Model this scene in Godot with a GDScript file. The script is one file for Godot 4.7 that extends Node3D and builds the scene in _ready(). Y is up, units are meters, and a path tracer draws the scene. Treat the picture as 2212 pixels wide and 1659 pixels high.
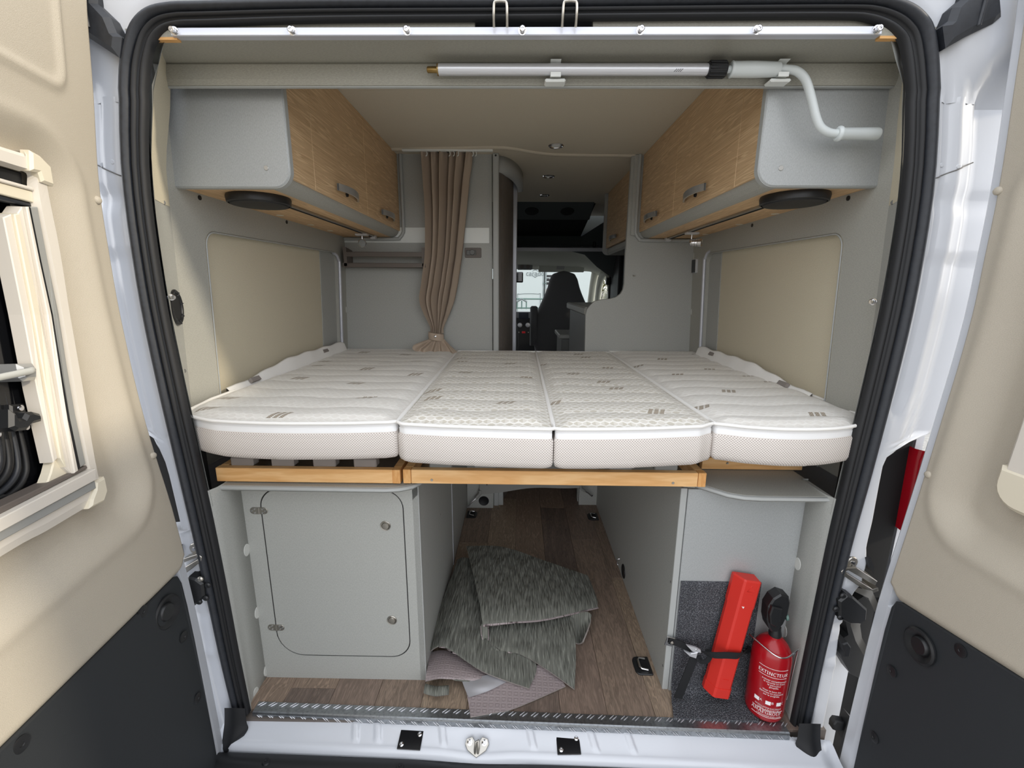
extends Node3D

var M := {}
var rng := RandomNumberGenerator.new()


# collects triangles of one mesh; front faces run clockwise
class Mb:
	var st := SurfaceTool.new()
	var with_uv := false

	func _init() -> void:
		st.begin(Mesh.PRIMITIVE_TRIANGLES)

	func v(p: Vector3, uv := Vector2.ZERO) -> void:
		st.set_uv(uv)
		st.add_vertex(p)

	func tri(a: Vector3, b: Vector3, c: Vector3, out: Vector3) -> void:
		if (b - a).cross(c - a).dot(out) > 0.0:
			v(a); v(c); v(b)
		else:
			v(a); v(b); v(c)

	func quad(a: Vector3, b: Vector3, c: Vector3, d: Vector3, out: Vector3) -> void:
		tri(a, b, c, out)
		tri(a, c, d, out)

	# chamfered box
	func box(c: Vector3, s: Vector3, r := 0.0, b := Basis()) -> Mb:
		st.set_smooth_group(-1)
		var h := s * 0.5
		r = minf(r, minf(h.x, minf(h.y, h.z)) * 0.95)
		if r <= 0.0:
			for ax in 3:
				for sg in [-1.0, 1.0]:
					var n := Vector3.ZERO; n[ax] = sg
					var u := Vector3.ZERO; u[(ax + 1) % 3] = h[(ax + 1) % 3]
					var w := Vector3.ZERO; w[(ax + 2) % 3] = h[(ax + 2) % 3]
					var o := Vector3.ZERO; o[ax] = sg * h[ax]
					quad(c + b * (o - u - w), c + b * (o + u - w), c + b * (o + u + w), c + b * (o - u + w), b * n)
			return self
		for ax in 3:
			var i := (ax + 1) % 3
			var j := (ax + 2) % 3
			for sg in [-1.0, 1.0]:
				var n := Vector3.ZERO; n[ax] = sg
				var u := Vector3.ZERO; u[i] = h[i] - r
				var w := Vector3.ZERO; w[j] = h[j] - r
				var o := Vector3.ZERO; o[ax] = sg * h[ax]
				quad(c + b * (o - u - w), c + b * (o + u - w), c + b * (o + u + w), c + b * (o - u + w), b * n)
			for si in [-1.0, 1.0]:
				for sj in [-1.0, 1.0]:
					var n2 := Vector3.ZERO; n2[i] = si; n2[j] = sj
					var p := Vector3.ZERO; p[i] = si * h[i]; p[j] = sj * (h[j] - r)
					var q := Vector3.ZERO; q[i] = si * (h[i] - r); q[j] = sj * h[j]
					var l := Vector3.ZERO; l[ax] = h[ax] - r
					quad(c + b * (p - l), c + b * (p + l), c + b * (q + l), c + b * (q - l), b * n2)
		for sx in [-1.0, 1.0]:
			for sy in [-1.0, 1.0]:
				for sz in [-1.0, 1.0]:
					var g := Vector3(sx, sy, sz)
					var k := (h - Vector3(r, r, r)) * g
					tri(c + b * (k + Vector3(sx * r, 0, 0)), c + b * (k + Vector3(0, sy * r, 0)), c + b * (k + Vector3(0, 0, sz * r)), b * g)
		return self

	# polygon in the xy plane of f, extruded along its z from z0 to z1, edge of the z1 face chamfered by bev
	func prism(poly: PackedVector2Array, z0: float, z1: float, f := Transform3D(), bev := 0.0) -> Mb:
		st.set_smooth_group(-1)
		var pl := poly.duplicate()
		if Geometry2D.is_polygon_clockwise(pl):
			pl.reverse()
		var top := pl
		if bev > 0.0:
			top = PackedVector2Array()
			var n := pl.size()
			for i in n:
				var e0 := (pl[i] - pl[(i + n - 1) % n]).normalized()
				var e1 := (pl[(i + 1) % n] - pl[i]).normalized()
				var nn := (Vector2(-e0.y, e0.x) + Vector2(-e1.y, e1.x))
				nn = nn / maxf(0.5, 0.5 * nn.length_squared())
				top.append(pl[i] + nn * bev)
		var idx := Geometry2D.triangulate_polygon(pl)
		var zt := z1
		var zs := z1 - bev * signf(z1 - z0)
		var dn: Vector3 = f.basis.z * signf(z1 - z0)
		for k in range(0, idx.size(), 3):
			tri(f * Vector3(pl[idx[k]].x, pl[idx[k]].y, z0), f * Vector3(pl[idx[k + 1]].x, pl[idx[k + 1]].y, z0), f * Vector3(pl[idx[k + 2]].x, pl[idx[k + 2]].y, z0), -dn)
			tri(f * Vector3(top[idx[k]].x, top[idx[k]].y, zt), f * Vector3(top[idx[k + 1]].x, top[idx[k + 1]].y, zt), f * Vector3(top[idx[k + 2]].x, top[idx[k + 2]].y, zt), dn)
		for i in pl.size():
			var j := (i + 1) % pl.size()
			var e := (pl[j] - pl[i])
			if e.length() < 1e-6:
				continue
			var out: Vector3 = f.basis * Vector3(e.y, -e.x, 0)
			quad(f * Vector3(pl[i].x, pl[i].y, z0), f * Vector3(pl[j].x, pl[j].y, z0), f * Vector3(pl[j].x, pl[j].y, zs), f * Vector3(pl[i].x, pl[i].y, zs), out)
			if bev > 0.0:
				quad(f * Vector3(pl[i].x, pl[i].y, zs), f * Vector3(pl[j].x, pl[j].y, zs), f * Vector3(top[j].x, top[j].y, zt), f * Vector3(top[i].x, top[i].y, zt), out + dn)
		return self

	func tube(pts: PackedVector3Array, r: float, n := 10, closed := false, radii := PackedFloat32Array()) -> Mb:
		var m := pts.size()
		var rings: Array[PackedVector3Array] = []
		var up := Vector3.ZERO
		for i in m:
			var a := pts[(i + m - 1) % m] if (closed or i > 0) else pts[0]
			var c := pts[(i + 1) % m] if (closed or i < m - 1) else pts[m - 1]
			var t := (c - a).normalized()
			if up == Vector3.ZERO:
				up = t.cross(Vector3.UP) if absf(t.y) < 0.9 else t.cross(Vector3.RIGHT)
			up = (up - t * up.dot(t)).normalized()
			var w := t.cross(up)
			var ring := PackedVector3Array()
			var rr := radii[i] if radii.size() > i else r
			for k in n:
				var an := TAU * k / n
				ring.append(pts[i] + (up * cos(an) + w * sin(an)) * rr)
			rings.append(ring)
		st.set_smooth_group(1)
		for i in (m if closed else m - 1):
			var i2 := (i + 1) % m
			for k in n:
				var k2 := (k + 1) % n
				var out := (rings[i][k] + rings[i][k2] - pts[i] * 2.0)
				quad(rings[i][k], rings[i][k2], rings[i2][k2], rings[i2][k], out)
		if not closed:
			st.set_smooth_group(-1)
			for e in [0, m - 1]:
				var d := (pts[0] - pts[1]) if e == 0 else (pts[m - 1] - pts[m - 2])
				for k in n:
					tri(pts[e], rings[e][k], rings[e][(k + 1) % n], d)
		return self

	# profile of (radius, height) turned about the y axis of f; neighbouring points closer than 45 degrees shade smoothly
	func lathe(prof: PackedVector2Array, f := Transform3D(), n := 28) -> Mb:
		var grp := 1
		for i in prof.size() - 1:
			var a := prof[i]
			var c := prof[i + 1]
			if i > 0:
				var d0 := (prof[i] - prof[i - 1]).normalized()
				if d0.dot((c - a).normalized()) < 0.75:
					grp += 1
			st.set_smooth_group(grp)
			var e := c - a
			for k in n:
				var a0 := TAU * k / n
				var a1 := TAU * (k + 1) / n
				var am := (a0 + a1) * 0.5
				var out: Vector3 = f.basis * Vector3(cos(am) * e.y, -e.x, sin(am) * e.y)
				var p := f * Vector3(cos(a0) * a.x, a.y, sin(a0) * a.x)
				var q := f * Vector3(cos(a1) * a.x, a.y, sin(a1) * a.x)
				var r := f * Vector3(cos(a1) * c.x, c.y, sin(a1) * c.x)
				var s := f * Vector3(cos(a0) * c.x, c.y, sin(a0) * c.x)
				if c.x > 1e-6:
					tri(p, r, s, out)
				if a.x > 1e-6:
					tri(p, q, r, out)
		return self

	# smooth surface p(u, v), u and v from 0 to 1; uv as given by the second callable or u, v
	func grid(nu: int, nv: int, p: Callable, flip := false, uvf = null, grp := 1) -> Mb:
		st.set_smooth_group(grp)
		var pts := PackedVector3Array()
		var uvs := PackedVector2Array()
		for i in nu + 1:
			for j in nv + 1:
				var u := float(i) / nu
				var w := float(j) / nv
				pts.append(p.call(u, w))
				uvs.append(uvf.call(u, w) if uvf != null else Vector2(u, w))
		for i in nu:
			for j in nv:
				var a := i * (nv + 1) + j
				var b := a + nv + 1
				var q := [a, b, b + 1, a, b + 1, a + 1]
				if flip:
					q = [a, b + 1, b, a, a + 1, b + 1]
				for k in q:
					v(pts[k], uvs[k])
		with_uv = true
		return self

	# strip of rows of points; every row has the same count
	func loft(rows: Array, flip := false, grp := 1, close_rows := false) -> Mb:
		st.set_smooth_group(grp)
		var n: int = rows[0].size()
		for i in rows.size() - 1:
			for j in (n if close_rows else n - 1):
				var j2 := (j + 1) % n
				var a: Vector3 = rows[i][j]
				var b: Vector3 = rows[i + 1][j]
				var c: Vector3 = rows[i + 1][j2]
				var d: Vector3 = rows[i][j2]
				var q := [a, b, c, a, c, d]
				if flip:
					q = [a, c, b, a, d, c]
				for k in q:
					v(k)
		return self

	func mesh() -> ArrayMesh:
		st.generate_normals()
		if with_uv:
			st.generate_tangents()
		return st.commit()


func cat(p0, p1, p2, p3, t: float):
	return 0.5 * ((2.0 * p1) + (p2 - p0) * t + (2.0 * p0 - 5.0 * p1 + 4.0 * p2 - p3) * t * t + (3.0 * p1 - p0 - 3.0 * p2 + p3) * t * t * t)


# smooth curve through points, k steps between each pair
func curve(pts: Array, k: int) -> Array:
	var out := []
	var n := pts.size()
	for i in n - 1:
		for s in k:
			out.append(cat(pts[maxi(i - 1, 0)], pts[i], pts[i + 1], pts[mini(i + 2, n - 1)], float(s) / k))
	out.append(pts[n - 1])
	return out


# smooth sheet through a net of points
func net(rows: Array, k: int) -> Array:
	var fine := []
	for r in rows:
		fine.append(curve(r, k))
	var cols := []
	for j in fine[0].size():
		var c := []
		for r in fine:
			c.append(r[j])
		cols.append(curve(c, k))
	return cols


func at_y(tab: Array, y: float) -> float:
	# tab of Vector2(y, value) with rising y
	for i in tab.size() - 1:
		if y <= tab[i + 1].x or i == tab.size() - 2:
			var t: float = (y - tab[i].x) / (tab[i + 1].x - tab[i].x)
			return cat(tab[maxi(i - 1, 0)].y, tab[i].y, tab[i + 1].y, tab[mini(i + 2, tab.size() - 1)].y, t) if t >= 0.0 and t <= 1.0 else lerpf(tab[i].y, tab[i + 1].y, t)
	return 0.0


func rrect(x0: float, y0: float, x1: float, y1: float, r, n := 6) -> PackedVector2Array:
	# r: one radius, or four (x0y0, x1y0, x1y1, x0y1)
	var rr: Array = r if r is Array else [r, r, r, r]
	var p := PackedVector2Array()
	var cs := [Vector2(x0, y0), Vector2(x1, y0), Vector2(x1, y1), Vector2(x0, y1)]
	var sg := [Vector2(1, 1), Vector2(-1, 1), Vector2(-1, -1), Vector2(1, -1)]
	for i in 4:
		if rr[i] <= 0.0:
			p.append(cs[i])
			continue
		var c: Vector2 = cs[i] + sg[i] * rr[i]
		for k in n + 1:
			var a: float = PI + i * PI / 2.0 + PI / 2.0 * k / n
			p.append(c + Vector2(cos(a), sin(a)) * rr[i])
	return p


func disc(c: Vector2, rx: float, ry := -1.0, n := 20) -> PackedVector2Array:
	var p := PackedVector2Array()
	for k in n:
		p.append(c + Vector2(cos(TAU * k / n) * rx, sin(TAU * k / n) * (rx if ry < 0.0 else ry)))
	return p


func p2(a: Array) -> PackedVector2Array:
	return PackedVector2Array(a)


func p3(a: Array) -> PackedVector3Array:
	return PackedVector3Array(a)


# frames: x, y of a drawing to places in the van
func on_z(z: float) -> Transform3D:
	return Transform3D(Basis(), Vector3(0, 0, z))


func on_y(y: float) -> Transform3D:
	# drawing x, y -> x, z ; extrusion goes up
	return Transform3D(Basis(Vector3(1, 0, 0), Vector3(0, 0, 1), Vector3(0, 1, 0)), Vector3(0, y, 0))


func on_x(x: float) -> Transform3D:
	# drawing x, y -> z, y ; extrusion goes along +x
	return Transform3D(Basis(Vector3(0, 0, 1), Vector3(0, 1, 0), Vector3(1, 0, 0)), Vector3(x, 0, 0))


func wall_frame(side: int) -> Transform3D:
	# drawing x, y -> z, y on the leaning side wall; extrusion goes into the room
	var a := -0.957 if side < 0 else 0.888
	var b := 0.045 if side < 0 else -0.05
	return Transform3D(Basis(Vector3(0, 0, 1), Vector3(b, 1, 0), Vector3(-side, 0, 0)), Vector3(a - b * 0.92, 0, 0))


func aim(at: Vector3, y_to: Vector3) -> Transform3D:
	# a frame whose y axis points along y_to
	var y := y_to.normalized()
	var x := y.cross(Vector3.FORWARD) if absf(y.z) < 0.9 else y.cross(Vector3.UP)
	x = x.normalized()
	return Transform3D(Basis(x, y, x.cross(y)), at)


func thing(called: String, label: String, category: String, base: Vector3, group := "") -> Node3D:
	var o := Node3D.new()
	o.name = called
	o.position = base
	add_child(o, true)
	tag(o, label, category, group)
	return o


func tag(o: Node, label: String, category: String, group := "") -> void:
	o.set_meta("label", label)
	o.set_meta("category", category)
	if group:
		o.set_meta("group", group)


# a mesh drawn in van coordinates, hung under a thing, a part or the root
func part(parent: Node, called: String, mb: Mb, m: Material, label := "") -> MeshInstance3D:
	var o := MeshInstance3D.new()
	o.name = called
	o.mesh = mb.mesh()
	o.material_override = m
	if parent != self and not parent is MeshInstance3D:
		o.position = -parent.position
	parent.add_child(o, true)
	if label:
		o.set_meta("label", label)
	return o


func local(parent: Node, called: String, mesh: Mesh, m: Material, f: Transform3D, label := "") -> MeshInstance3D:
	# a shared mesh placed by f in van coordinates
	var o := MeshInstance3D.new()
	o.name = called
	o.mesh = mesh
	o.material_override = m
	if parent != self and not parent is MeshInstance3D:
		f.origin -= parent.position
	elif parent is MeshInstance3D:
		f = parent.transform.affine_inverse() * f if parent.get_meta("placed", false) else f
	o.transform = f
	parent.add_child(o, true)
	if label:
		o.set_meta("label", label)
	return o


func single(called: String, label: String, category: String, mb: Mb, m: Material, group := "") -> MeshInstance3D:
	var o := part(self, called, mb, m)
	tag(o, label, category, group)
	return o


func struct(called: String, mb: Mb, m: Material, label := "", category := "") -> MeshInstance3D:
	var o := part(self, called, mb, m)
	o.set_meta("kind", "structure")
	if label:
		tag(o, label, category)
	return o


func struct_node(called: String, label: String, category: String, base := Vector3.ZERO) -> Node3D:
	var o := thing(called, label, category, base)
	o.set_meta("kind", "structure")
	return o


func noise_tex(size: int, freq: float, ramp: Array, seed_: int, kind := FastNoiseLite.TYPE_SIMPLEX_SMOOTH, octaves := 4, normal := 0.0, warp := 0.0) -> NoiseTexture2D:
	var n := FastNoiseLite.new()
	n.seed = seed_
	n.noise_type = kind
	n.frequency = freq
	n.fractal_octaves = octaves
	if warp > 0.0:
		n.domain_warp_enabled = true
		n.domain_warp_amplitude = warp
		n.domain_warp_frequency = freq * 0.7
	var t := NoiseTexture2D.new()
	t.width = size
	t.height = size
	t.seamless = true
	t.noise = n
	if normal > 0.0:
		t.as_normal_map = true
		t.bump_strength = normal
	elif ramp:
		var g := Gradient.new()
		var off := PackedFloat32Array()
		var col := PackedColorArray()
		for i in ramp.size():
			off.append(float(i) / (ramp.size() - 1))
			col.append(ramp[i])
		g.offsets = off
		g.colors = col
		t.color_ramp = g
	return t


func c8(r: int, g: int, b: int) -> Color:
	return Color8(r, g, b)


func mat(called: String, c: Color, rough := 0.6, metal := 0.0, tex: Texture2D = null, scale := Vector3.ONE, nrm: Texture2D = null, nscale := 0.4) -> StandardMaterial3D:
	var m := StandardMaterial3D.new()
	m.resource_name = called
	m.albedo_color = c
	m.roughness = rough
	m.metallic = metal
	m.cull_mode = BaseMaterial3D.CULL_DISABLED
	if tex or nrm:
		m.uv1_triplanar = true
		m.uv1_triplanar_sharpness = 8.0
		m.uv1_scale = scale
	if tex:
		m.albedo_texture = tex
	if nrm:
		m.normal_enabled = true
		m.normal_texture = nrm
		m.normal_scale = nscale
	M[called] = m
	return m


func wood_ramp(a: Color, b: Color, n: int) -> Array:
	# growth rings: bands of light and dark
	var r := []
	for i in n:
		var k := rng.randf_range(0.0, 1.0)
		r.append(a.lerp(b, k * 0.55))
		r.append(a.lerp(b, rng.randf_range(0.55, 1.0)))
	return r


func leaf_image(n: int, base: Color, leaf: Color, stripe: Color, leaf_on: float) -> Image:
	# woven cover, 0.66 m a side: rows of pointed leaves, and printed groups of three slanted bars
	var im := Image.create(n, n, false, Image.FORMAT_RGB8)
	var m := 0.66 / n
	for y in n:
		for x in n:
			var u := x * m / 0.022
			var w := y * m / 0.0147
			var row := floorf(w)
			var fu := fposmod(u + (0.5 if int(row) % 2 else 0.0), 1.0)
			var fw := absf(w - row - 0.5) * 2.0
			var k := 0.0
			if fw < sin(PI * fu) * 0.95:
				k = leaf_on if int(floorf(u) + row) % 2 else leaf_on * 0.55
			im.set_pixel(x, y, base.lerp(leaf, k))
	for g in [Vector2(0.08, 0.10), Vector2(0.30, 0.21), Vector2(0.52, 0.05), Vector2(0.14, 0.39), Vector2(0.41, 0.47), Vector2(0.57, 0.31), Vector2(0.24, 0.58), Vector2(0.50, 0.60)]:
		for s in 3:
			for yy in int(0.034 / m):
				for xx in int(0.011 / m):
					var sl: float = 0.014 * (1.0 - yy * m / 0.034)
					var px := int((g.x + s * 0.016 + sl) / m) + xx
					var py := int(g.y / m) + yy
					if px < n and py < n:
						var hatch := (int(px / 3.0) + int(py / 3.0)) % 2 == 0
						im.set_pixel(px, py, stripe if hatch else stripe.lerp(base, 0.35))
	return im


func make_materials() -> void:
	rng.seed = 7
	var white := Color(1, 1, 1)
	var fine := noise_tex(256, 0.09, [c8(204, 204, 204), c8(246, 246, 246), c8(224, 224, 224), c8(255, 255, 255)], 3, FastNoiseLite.TYPE_SIMPLEX_SMOOTH, 3)
	var fine_bump := noise_tex(256, 0.12, [], 5, FastNoiseLite.TYPE_SIMPLEX_SMOOTH, 3, 3.0)
	# brushed grey laminate, streaks up and down, along the van, and across it
	mat("grey_panel", c8(181, 182, 177), 0.5, 0.0, fine, Vector3(17, 4.5, 17))
	mat("grey_side", c8(179, 178, 170), 0.5, 0.0, fine, Vector3(17, 17, 4.5))
	mat("grey_across", c8(170, 168, 157), 0.5, 0.0, fine, Vector3(4.0, 17, 17))
	mat("grey_sheen", c8(181, 184, 184), 0.36, 0.15, fine, Vector3(17, 4.5, 17))
	mat("grey_edge", c8(168, 170, 168), 0.45)
	mat("grey_plastic", c8(120, 122, 120), 0.5)
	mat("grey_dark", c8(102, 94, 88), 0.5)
	mat("cap_grey", c8(196, 197, 192), 0.5)
	mat("screw_dark", c8(98, 98, 96), 0.45)
	var weave := noise_tex(256, 0.22, [c8(232, 232, 232), c8(255, 255, 255)], 11, FastNoiseLite.TYPE_SIMPLEX, 2)
	mat("beige_fabric", c8(210, 201, 178), 0.9, 0.0, weave, Vector3(6, 6, 6), fine_bump, 0.15)
	mat("ceiling_vinyl", c8(208, 199, 180), 0.8, 0.0, weave, Vector3(7, 7, 4), fine_bump, 0.12)
	mat("door_vinyl", c8(190, 181, 165), 0.62, 0.0, weave, Vector3(9, 9, 9), noise_tex(256, 0.3, [], 6, FastNoiseLite.TYPE_SIMPLEX, 2, 2.5), 0.35)
	# woods: the streaks of one texture laid along the van or across it
	var oak := noise_tex(512, 0.018, wood_ramp(c8(232, 203, 163), c8(184, 149, 110), 9), 21, FastNoiseLite.TYPE_SIMPLEX_SMOOTH, 3, 0.0, 3.0)
	mat("oak_door", white, 0.5, 0.0, oak, Vector3(3.4, 3.4, 0.15))
	mat("oak_pale", c8(255, 250, 242), 0.55, 0.0, oak, Vector3(3.4, 3.4, 0.15))
	var beech := noise_tex(256, 0.02, [c8(222, 172, 114), c8(232, 188, 132), c8(216, 164, 104), c8(228, 180, 122)], 23, FastNoiseLite.TYPE_SIMPLEX_SMOOTH, 4)
	mat("beech", white, 0.45, 0.0, beech, Vector3(0.7, 5, 5))
	mat("beech_end", c8(244, 232, 214), 0.6, 0.0, beech, Vector3(9, 3, 9))
	mat("plywood", c8(255, 255, 250), 0.7, 0.0, beech, Vector3(1, 30, 1))
	for i in 5:
		var a: Color = [c8(168, 145, 126), c8(148, 128, 114), c8(178, 156, 134), c8(132, 115, 104), c8(160, 139, 122)][i]
		var pl := noise_tex(256, 0.014, wood_ramp(a, a.darkened(0.34), 8), 40 + i, FastNoiseLite.TYPE_SIMPLEX_SMOOTH, 4, 0.0, 14.0)
		mat("plank_%d" % i, white, 0.5, 0.0, pl, Vector3(7.5, 1, 0.9))
		M["plank_%d" % i].uv1_offset = Vector3(i * 0.31, 0, i * 0.17)
	# paint, rubber, plastics, metals
	mat("paint", c8(199, 202, 208), 0.3, 0.0)
	M["paint"].clearcoat_enabled = true
	M["paint"].clearcoat = 0.5
	M["paint"].clearcoat_roughness = 0.1
	var scuff := noise_tex(256, 0.05, [c8(205, 205, 205), c8(235, 235, 235), c8(255, 255, 255), c8(225, 225, 225)], 61, FastNoiseLite.TYPE_SIMPLEX, 4)
	mat("rubber", c8(40, 43, 49), 0.48, 0.0, scuff, Vector3(3, 3, 3))
	mat("rubber_dark", c8(22, 23, 26), 0.55)
	mat("black_plastic", c8(26, 27, 29), 0.42)
	mat("black_trim", c8(38, 41, 44), 0.66, 0.0, null, Vector3(20, 20, 20), fine_bump, 0.2)
	mat("black_gap", c8(8, 8, 9), 0.8)
	mat("black_gloss", c8(14, 15, 18), 0.12)
	mat("seal_line", c8(112, 110, 108), 0.6)
	mat("alu", c8(214, 215, 219), 0.34, 0.6)
	mat("alu_white", c8(200, 202, 210), 0.38, 0.35)
	mat("chrome", c8(220, 220, 222), 0.14, 1.0)
	mat("steel", c8(176, 172, 164), 0.32, 0.95)
	mat("tread", c8(168, 172, 176), 0.28, 0.9, scuff, Vector3(5, 5, 5))
	mat("handle_grey", c8(186, 186, 184), 0.28, 0.6)
	mat("brass", c8(150, 124, 76), 0.3, 0.9)
	mat("white_plastic", c8(226, 229, 226), 0.35)
	mat("crank_grey", c8(206, 212, 212), 0.32)
	mat("cream_plastic", c8(222, 213, 192), 0.4)
	mat("cream_alu", c8(216, 209, 198), 0.42)
	mat("net_grey", c8(150, 150, 146), 0.8)
	# mattress cover and sides
	var cover := leaf_image(660, c8(231, 228, 222), c8(198, 192, 181), c8(150, 137, 118), 0.24)
	var cover_b := leaf_image(660, c8(231, 228, 221), c8(192, 184, 170), c8(150, 137, 118), 0.75)
	for k in 2:
		var t := ImageTexture.create_from_image([cover, cover_b][k])
		var m := mat("cover_%d" % k, white, 0.9)
		m.albedo_texture = t
		m.rim_enabled = true
		m.rim = 0.25
		var nm: Image = [cover, cover_b][k].duplicate()
		nm.convert(Image.FORMAT_RGBA8)
		nm.bump_map_to_normal_map(5.0 if k else 9.0)
		m.normal_enabled = true
		m.normal_texture = ImageTexture.create_from_image(nm)
		m.normal_scale = 0.8
	mat("piping", c8(240, 238, 234), 0.85)
	mat("zip_white", c8(238, 238, 238), 0.7)
	var dots := Image.create(64, 64, false, Image.FORMAT_RGB8)
	for y in 64:
		for x in 64:
			var row := int(y / 8.0)
			var dx := fposmod(x + (8.0 if row % 2 else 0.0), 16.0) - 8.0
			var dy := fposmod(y, 8.0) - 4.0
			dots.set_pixel(x, y, c8(148, 138, 130) if (dx * dx) / 16.0 + (dy * dy) / 6.0 < 1.0 else c8(216, 209, 203))
	mat("spacer_mesh", white, 0.85, 0.0, ImageTexture.create_from_image(dots), Vector3(38, 38, 38))
	mat("curtain_cloth", c8(184, 166, 148), 0.75, 0.0, weave, Vector3(10, 10, 10))
	M["curtain_cloth"].rim_enabled = true
	M["curtain_cloth"].rim = 0.3
	# floor coverings
	var tuft := noise_tex(512, 0.07, [c8(22, 23, 27), c8(76, 78, 85), c8(38, 40, 46), c8(138, 140, 144), c8(46, 48, 54), c8(168, 170, 172)], 71, FastNoiseLite.TYPE_SIMPLEX, 3)
	mat("carpet", white, 0.95, 0.0, tuft, Vector3(5, 5, 5), noise_tex(512, 0.07, [], 71, FastNoiseLite.TYPE_SIMPLEX, 3, 14.0), 1.0)
	var streak := noise_tex(256, 0.06, [c8(64, 65, 60), c8(116, 117, 109), c8(78, 79, 73), c8(130, 131, 122), c8(86, 87, 81), c8(120, 121, 113)], 81, FastNoiseLite.TYPE_SIMPLEX, 3)
	for k in 2:
		var m2 := mat("mat_top_%d" % k, white, 0.92)
		m2.albedo_texture = streak
		m2.normal_enabled = true
		m2.normal_texture = noise_tex(256, 0.06, [], 81, FastNoiseLite.TYPE_SIMPLEX, 3, 3.0)
		m2.uv1_scale = [Vector3(11, 0.42, 1), Vector3(10, 0.5, 1)][k]
	# waffle of the mat's underside: small raised squares
	var waf := Image.create(128, 128, false, Image.FORMAT_RGB8)
	for y in 128:
		for x in 128:
			var fx := absf(fposmod(x, 32.0) - 15.5)
			var fy := absf(fposmod(y, 32.0) - 15.5)
			var d := maxf(fx, fy)
			var h := 0.85 if d < 11.0 and d > 5.5 else 0.35
			waf.set_pixel(x, y, Color(h, h, h))
	var wn := waf.duplicate()
	wn.convert(Image.FORMAT_RGBA8)
	wn.bump_map_to_normal_map(6.0)
	var mu := mat("mat_under", c8(150, 138, 138), 0.5)
	mu.normal_enabled = true
	mu.normal_texture = ImageTexture.create_from_image(wn)
	mu.uv1_scale = Vector3(5, 5, 1)
	mat("mat_edge", c8(138, 131, 126), 0.9)
	mat("tape", c8(196, 196, 200), 0.3, 0.55)
	mat("red_case", c8(204, 46, 36), 0.42)
	mat("red_can", c8(158, 16, 26), 0.22)
	mat("red_lens", c8(150, 12, 26), 0.12)
	mat("print_white", c8(238, 236, 236), 0.5)
	mat("print_black", c8(24, 24, 26), 0.5)
	mat("webbing", c8(18, 19, 22), 0.85)
	# cab and outdoors
	mat("seat_cloth", c8(122, 123, 125), 0.95, 0.0, weave, Vector3(3, 20, 3))
	mat("cab_lining", c8(176, 178, 166), 0.9)
	mat("cab_dark", c8(74, 80, 82), 0.9)
	mat("dash_black", c8(30, 31, 33), 0.55)
	mat("screen_blue", c8(22, 34, 48), 0.15)
	mat("radio_red", c8(190, 30, 38), 0.4)
	mat("motorhome_white", c8(188, 198, 197), 0.3)
	mat("motorhome_line", c8(104, 114, 114), 0.5)
	mat("rail_green", c8(84, 112, 104), 0.5)
	mat("asphalt", c8(160, 158, 154), 0.9, 0.0, noise_tex(256, 0.1, [c8(200, 200, 200), c8(255, 255, 255)], 91), Vector3(0.8, 0.8, 0.8))
	mat("leaf_a", c8(84, 92, 60), 0.8)
	mat("leaf_b", c8(112, 112, 76), 0.8)
	mat("bark", c8(100, 86, 70), 0.9)
	var g := mat("glass", Color(0.9, 0.95, 0.94, 0.12), 0.03)
	g.transparency = BaseMaterial3D.TRANSPARENCY_ALPHA
	var ga := mat("dark_glass", Color(0.03, 0.035, 0.04, 0.75), 0.05)
	ga.transparency = BaseMaterial3D.TRANSPARENCY_ALPHA


# outer and inner edge of the rear opening, as Vector2(height, x)
const OUT_L := [Vector2(-0.2, -0.842), Vector2(0.00, -0.854), Vector2(0.20, -0.868), Vector2(0.40, -0.878), Vector2(0.60, -0.889), Vector2(0.80, -0.902), Vector2(1.00, -0.914), Vector2(1.20, -0.921), Vector2(1.40, -0.917), Vector2(1.52, -0.907), Vector2(1.64, -0.888)]
const IN_L := [Vector2(-0.2, -0.808), Vector2(0.00, -0.815), Vector2(0.20, -0.824), Vector2(0.40, -0.830), Vector2(0.60, -0.838), Vector2(0.80, -0.850), Vector2(1.00, -0.863), Vector2(1.20, -0.872), Vector2(1.40, -0.870), Vector2(1.52, -0.859), Vector2(1.64, -0.837)]
const OUT_R := [Vector2(-0.2, 0.815), Vector2(0.00, 0.820), Vector2(0.20, 0.822), Vector2(0.40, 0.830), Vector2(0.60, 0.841), Vector2(0.80, 0.857), Vector2(1.00, 0.870), Vector2(1.20, 0.878), Vector2(1.40, 0.873), Vector2(1.52, 0.861), Vector2(1.64, 0.842)]
const IN_R := [Vector2(-0.2, 0.766), Vector2(0.00, 0.773), Vector2(0.20, 0.778), Vector2(0.40, 0.783), Vector2(0.60, 0.788), Vector2(0.80, 0.798), Vector2(1.00, 0.810), Vector2(1.20, 0.819), Vector2(1.40, 0.817), Vector2(1.52, 0.806), Vector2(1.64, 0.786)]
var seal_o := []
var seal_i := []


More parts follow.
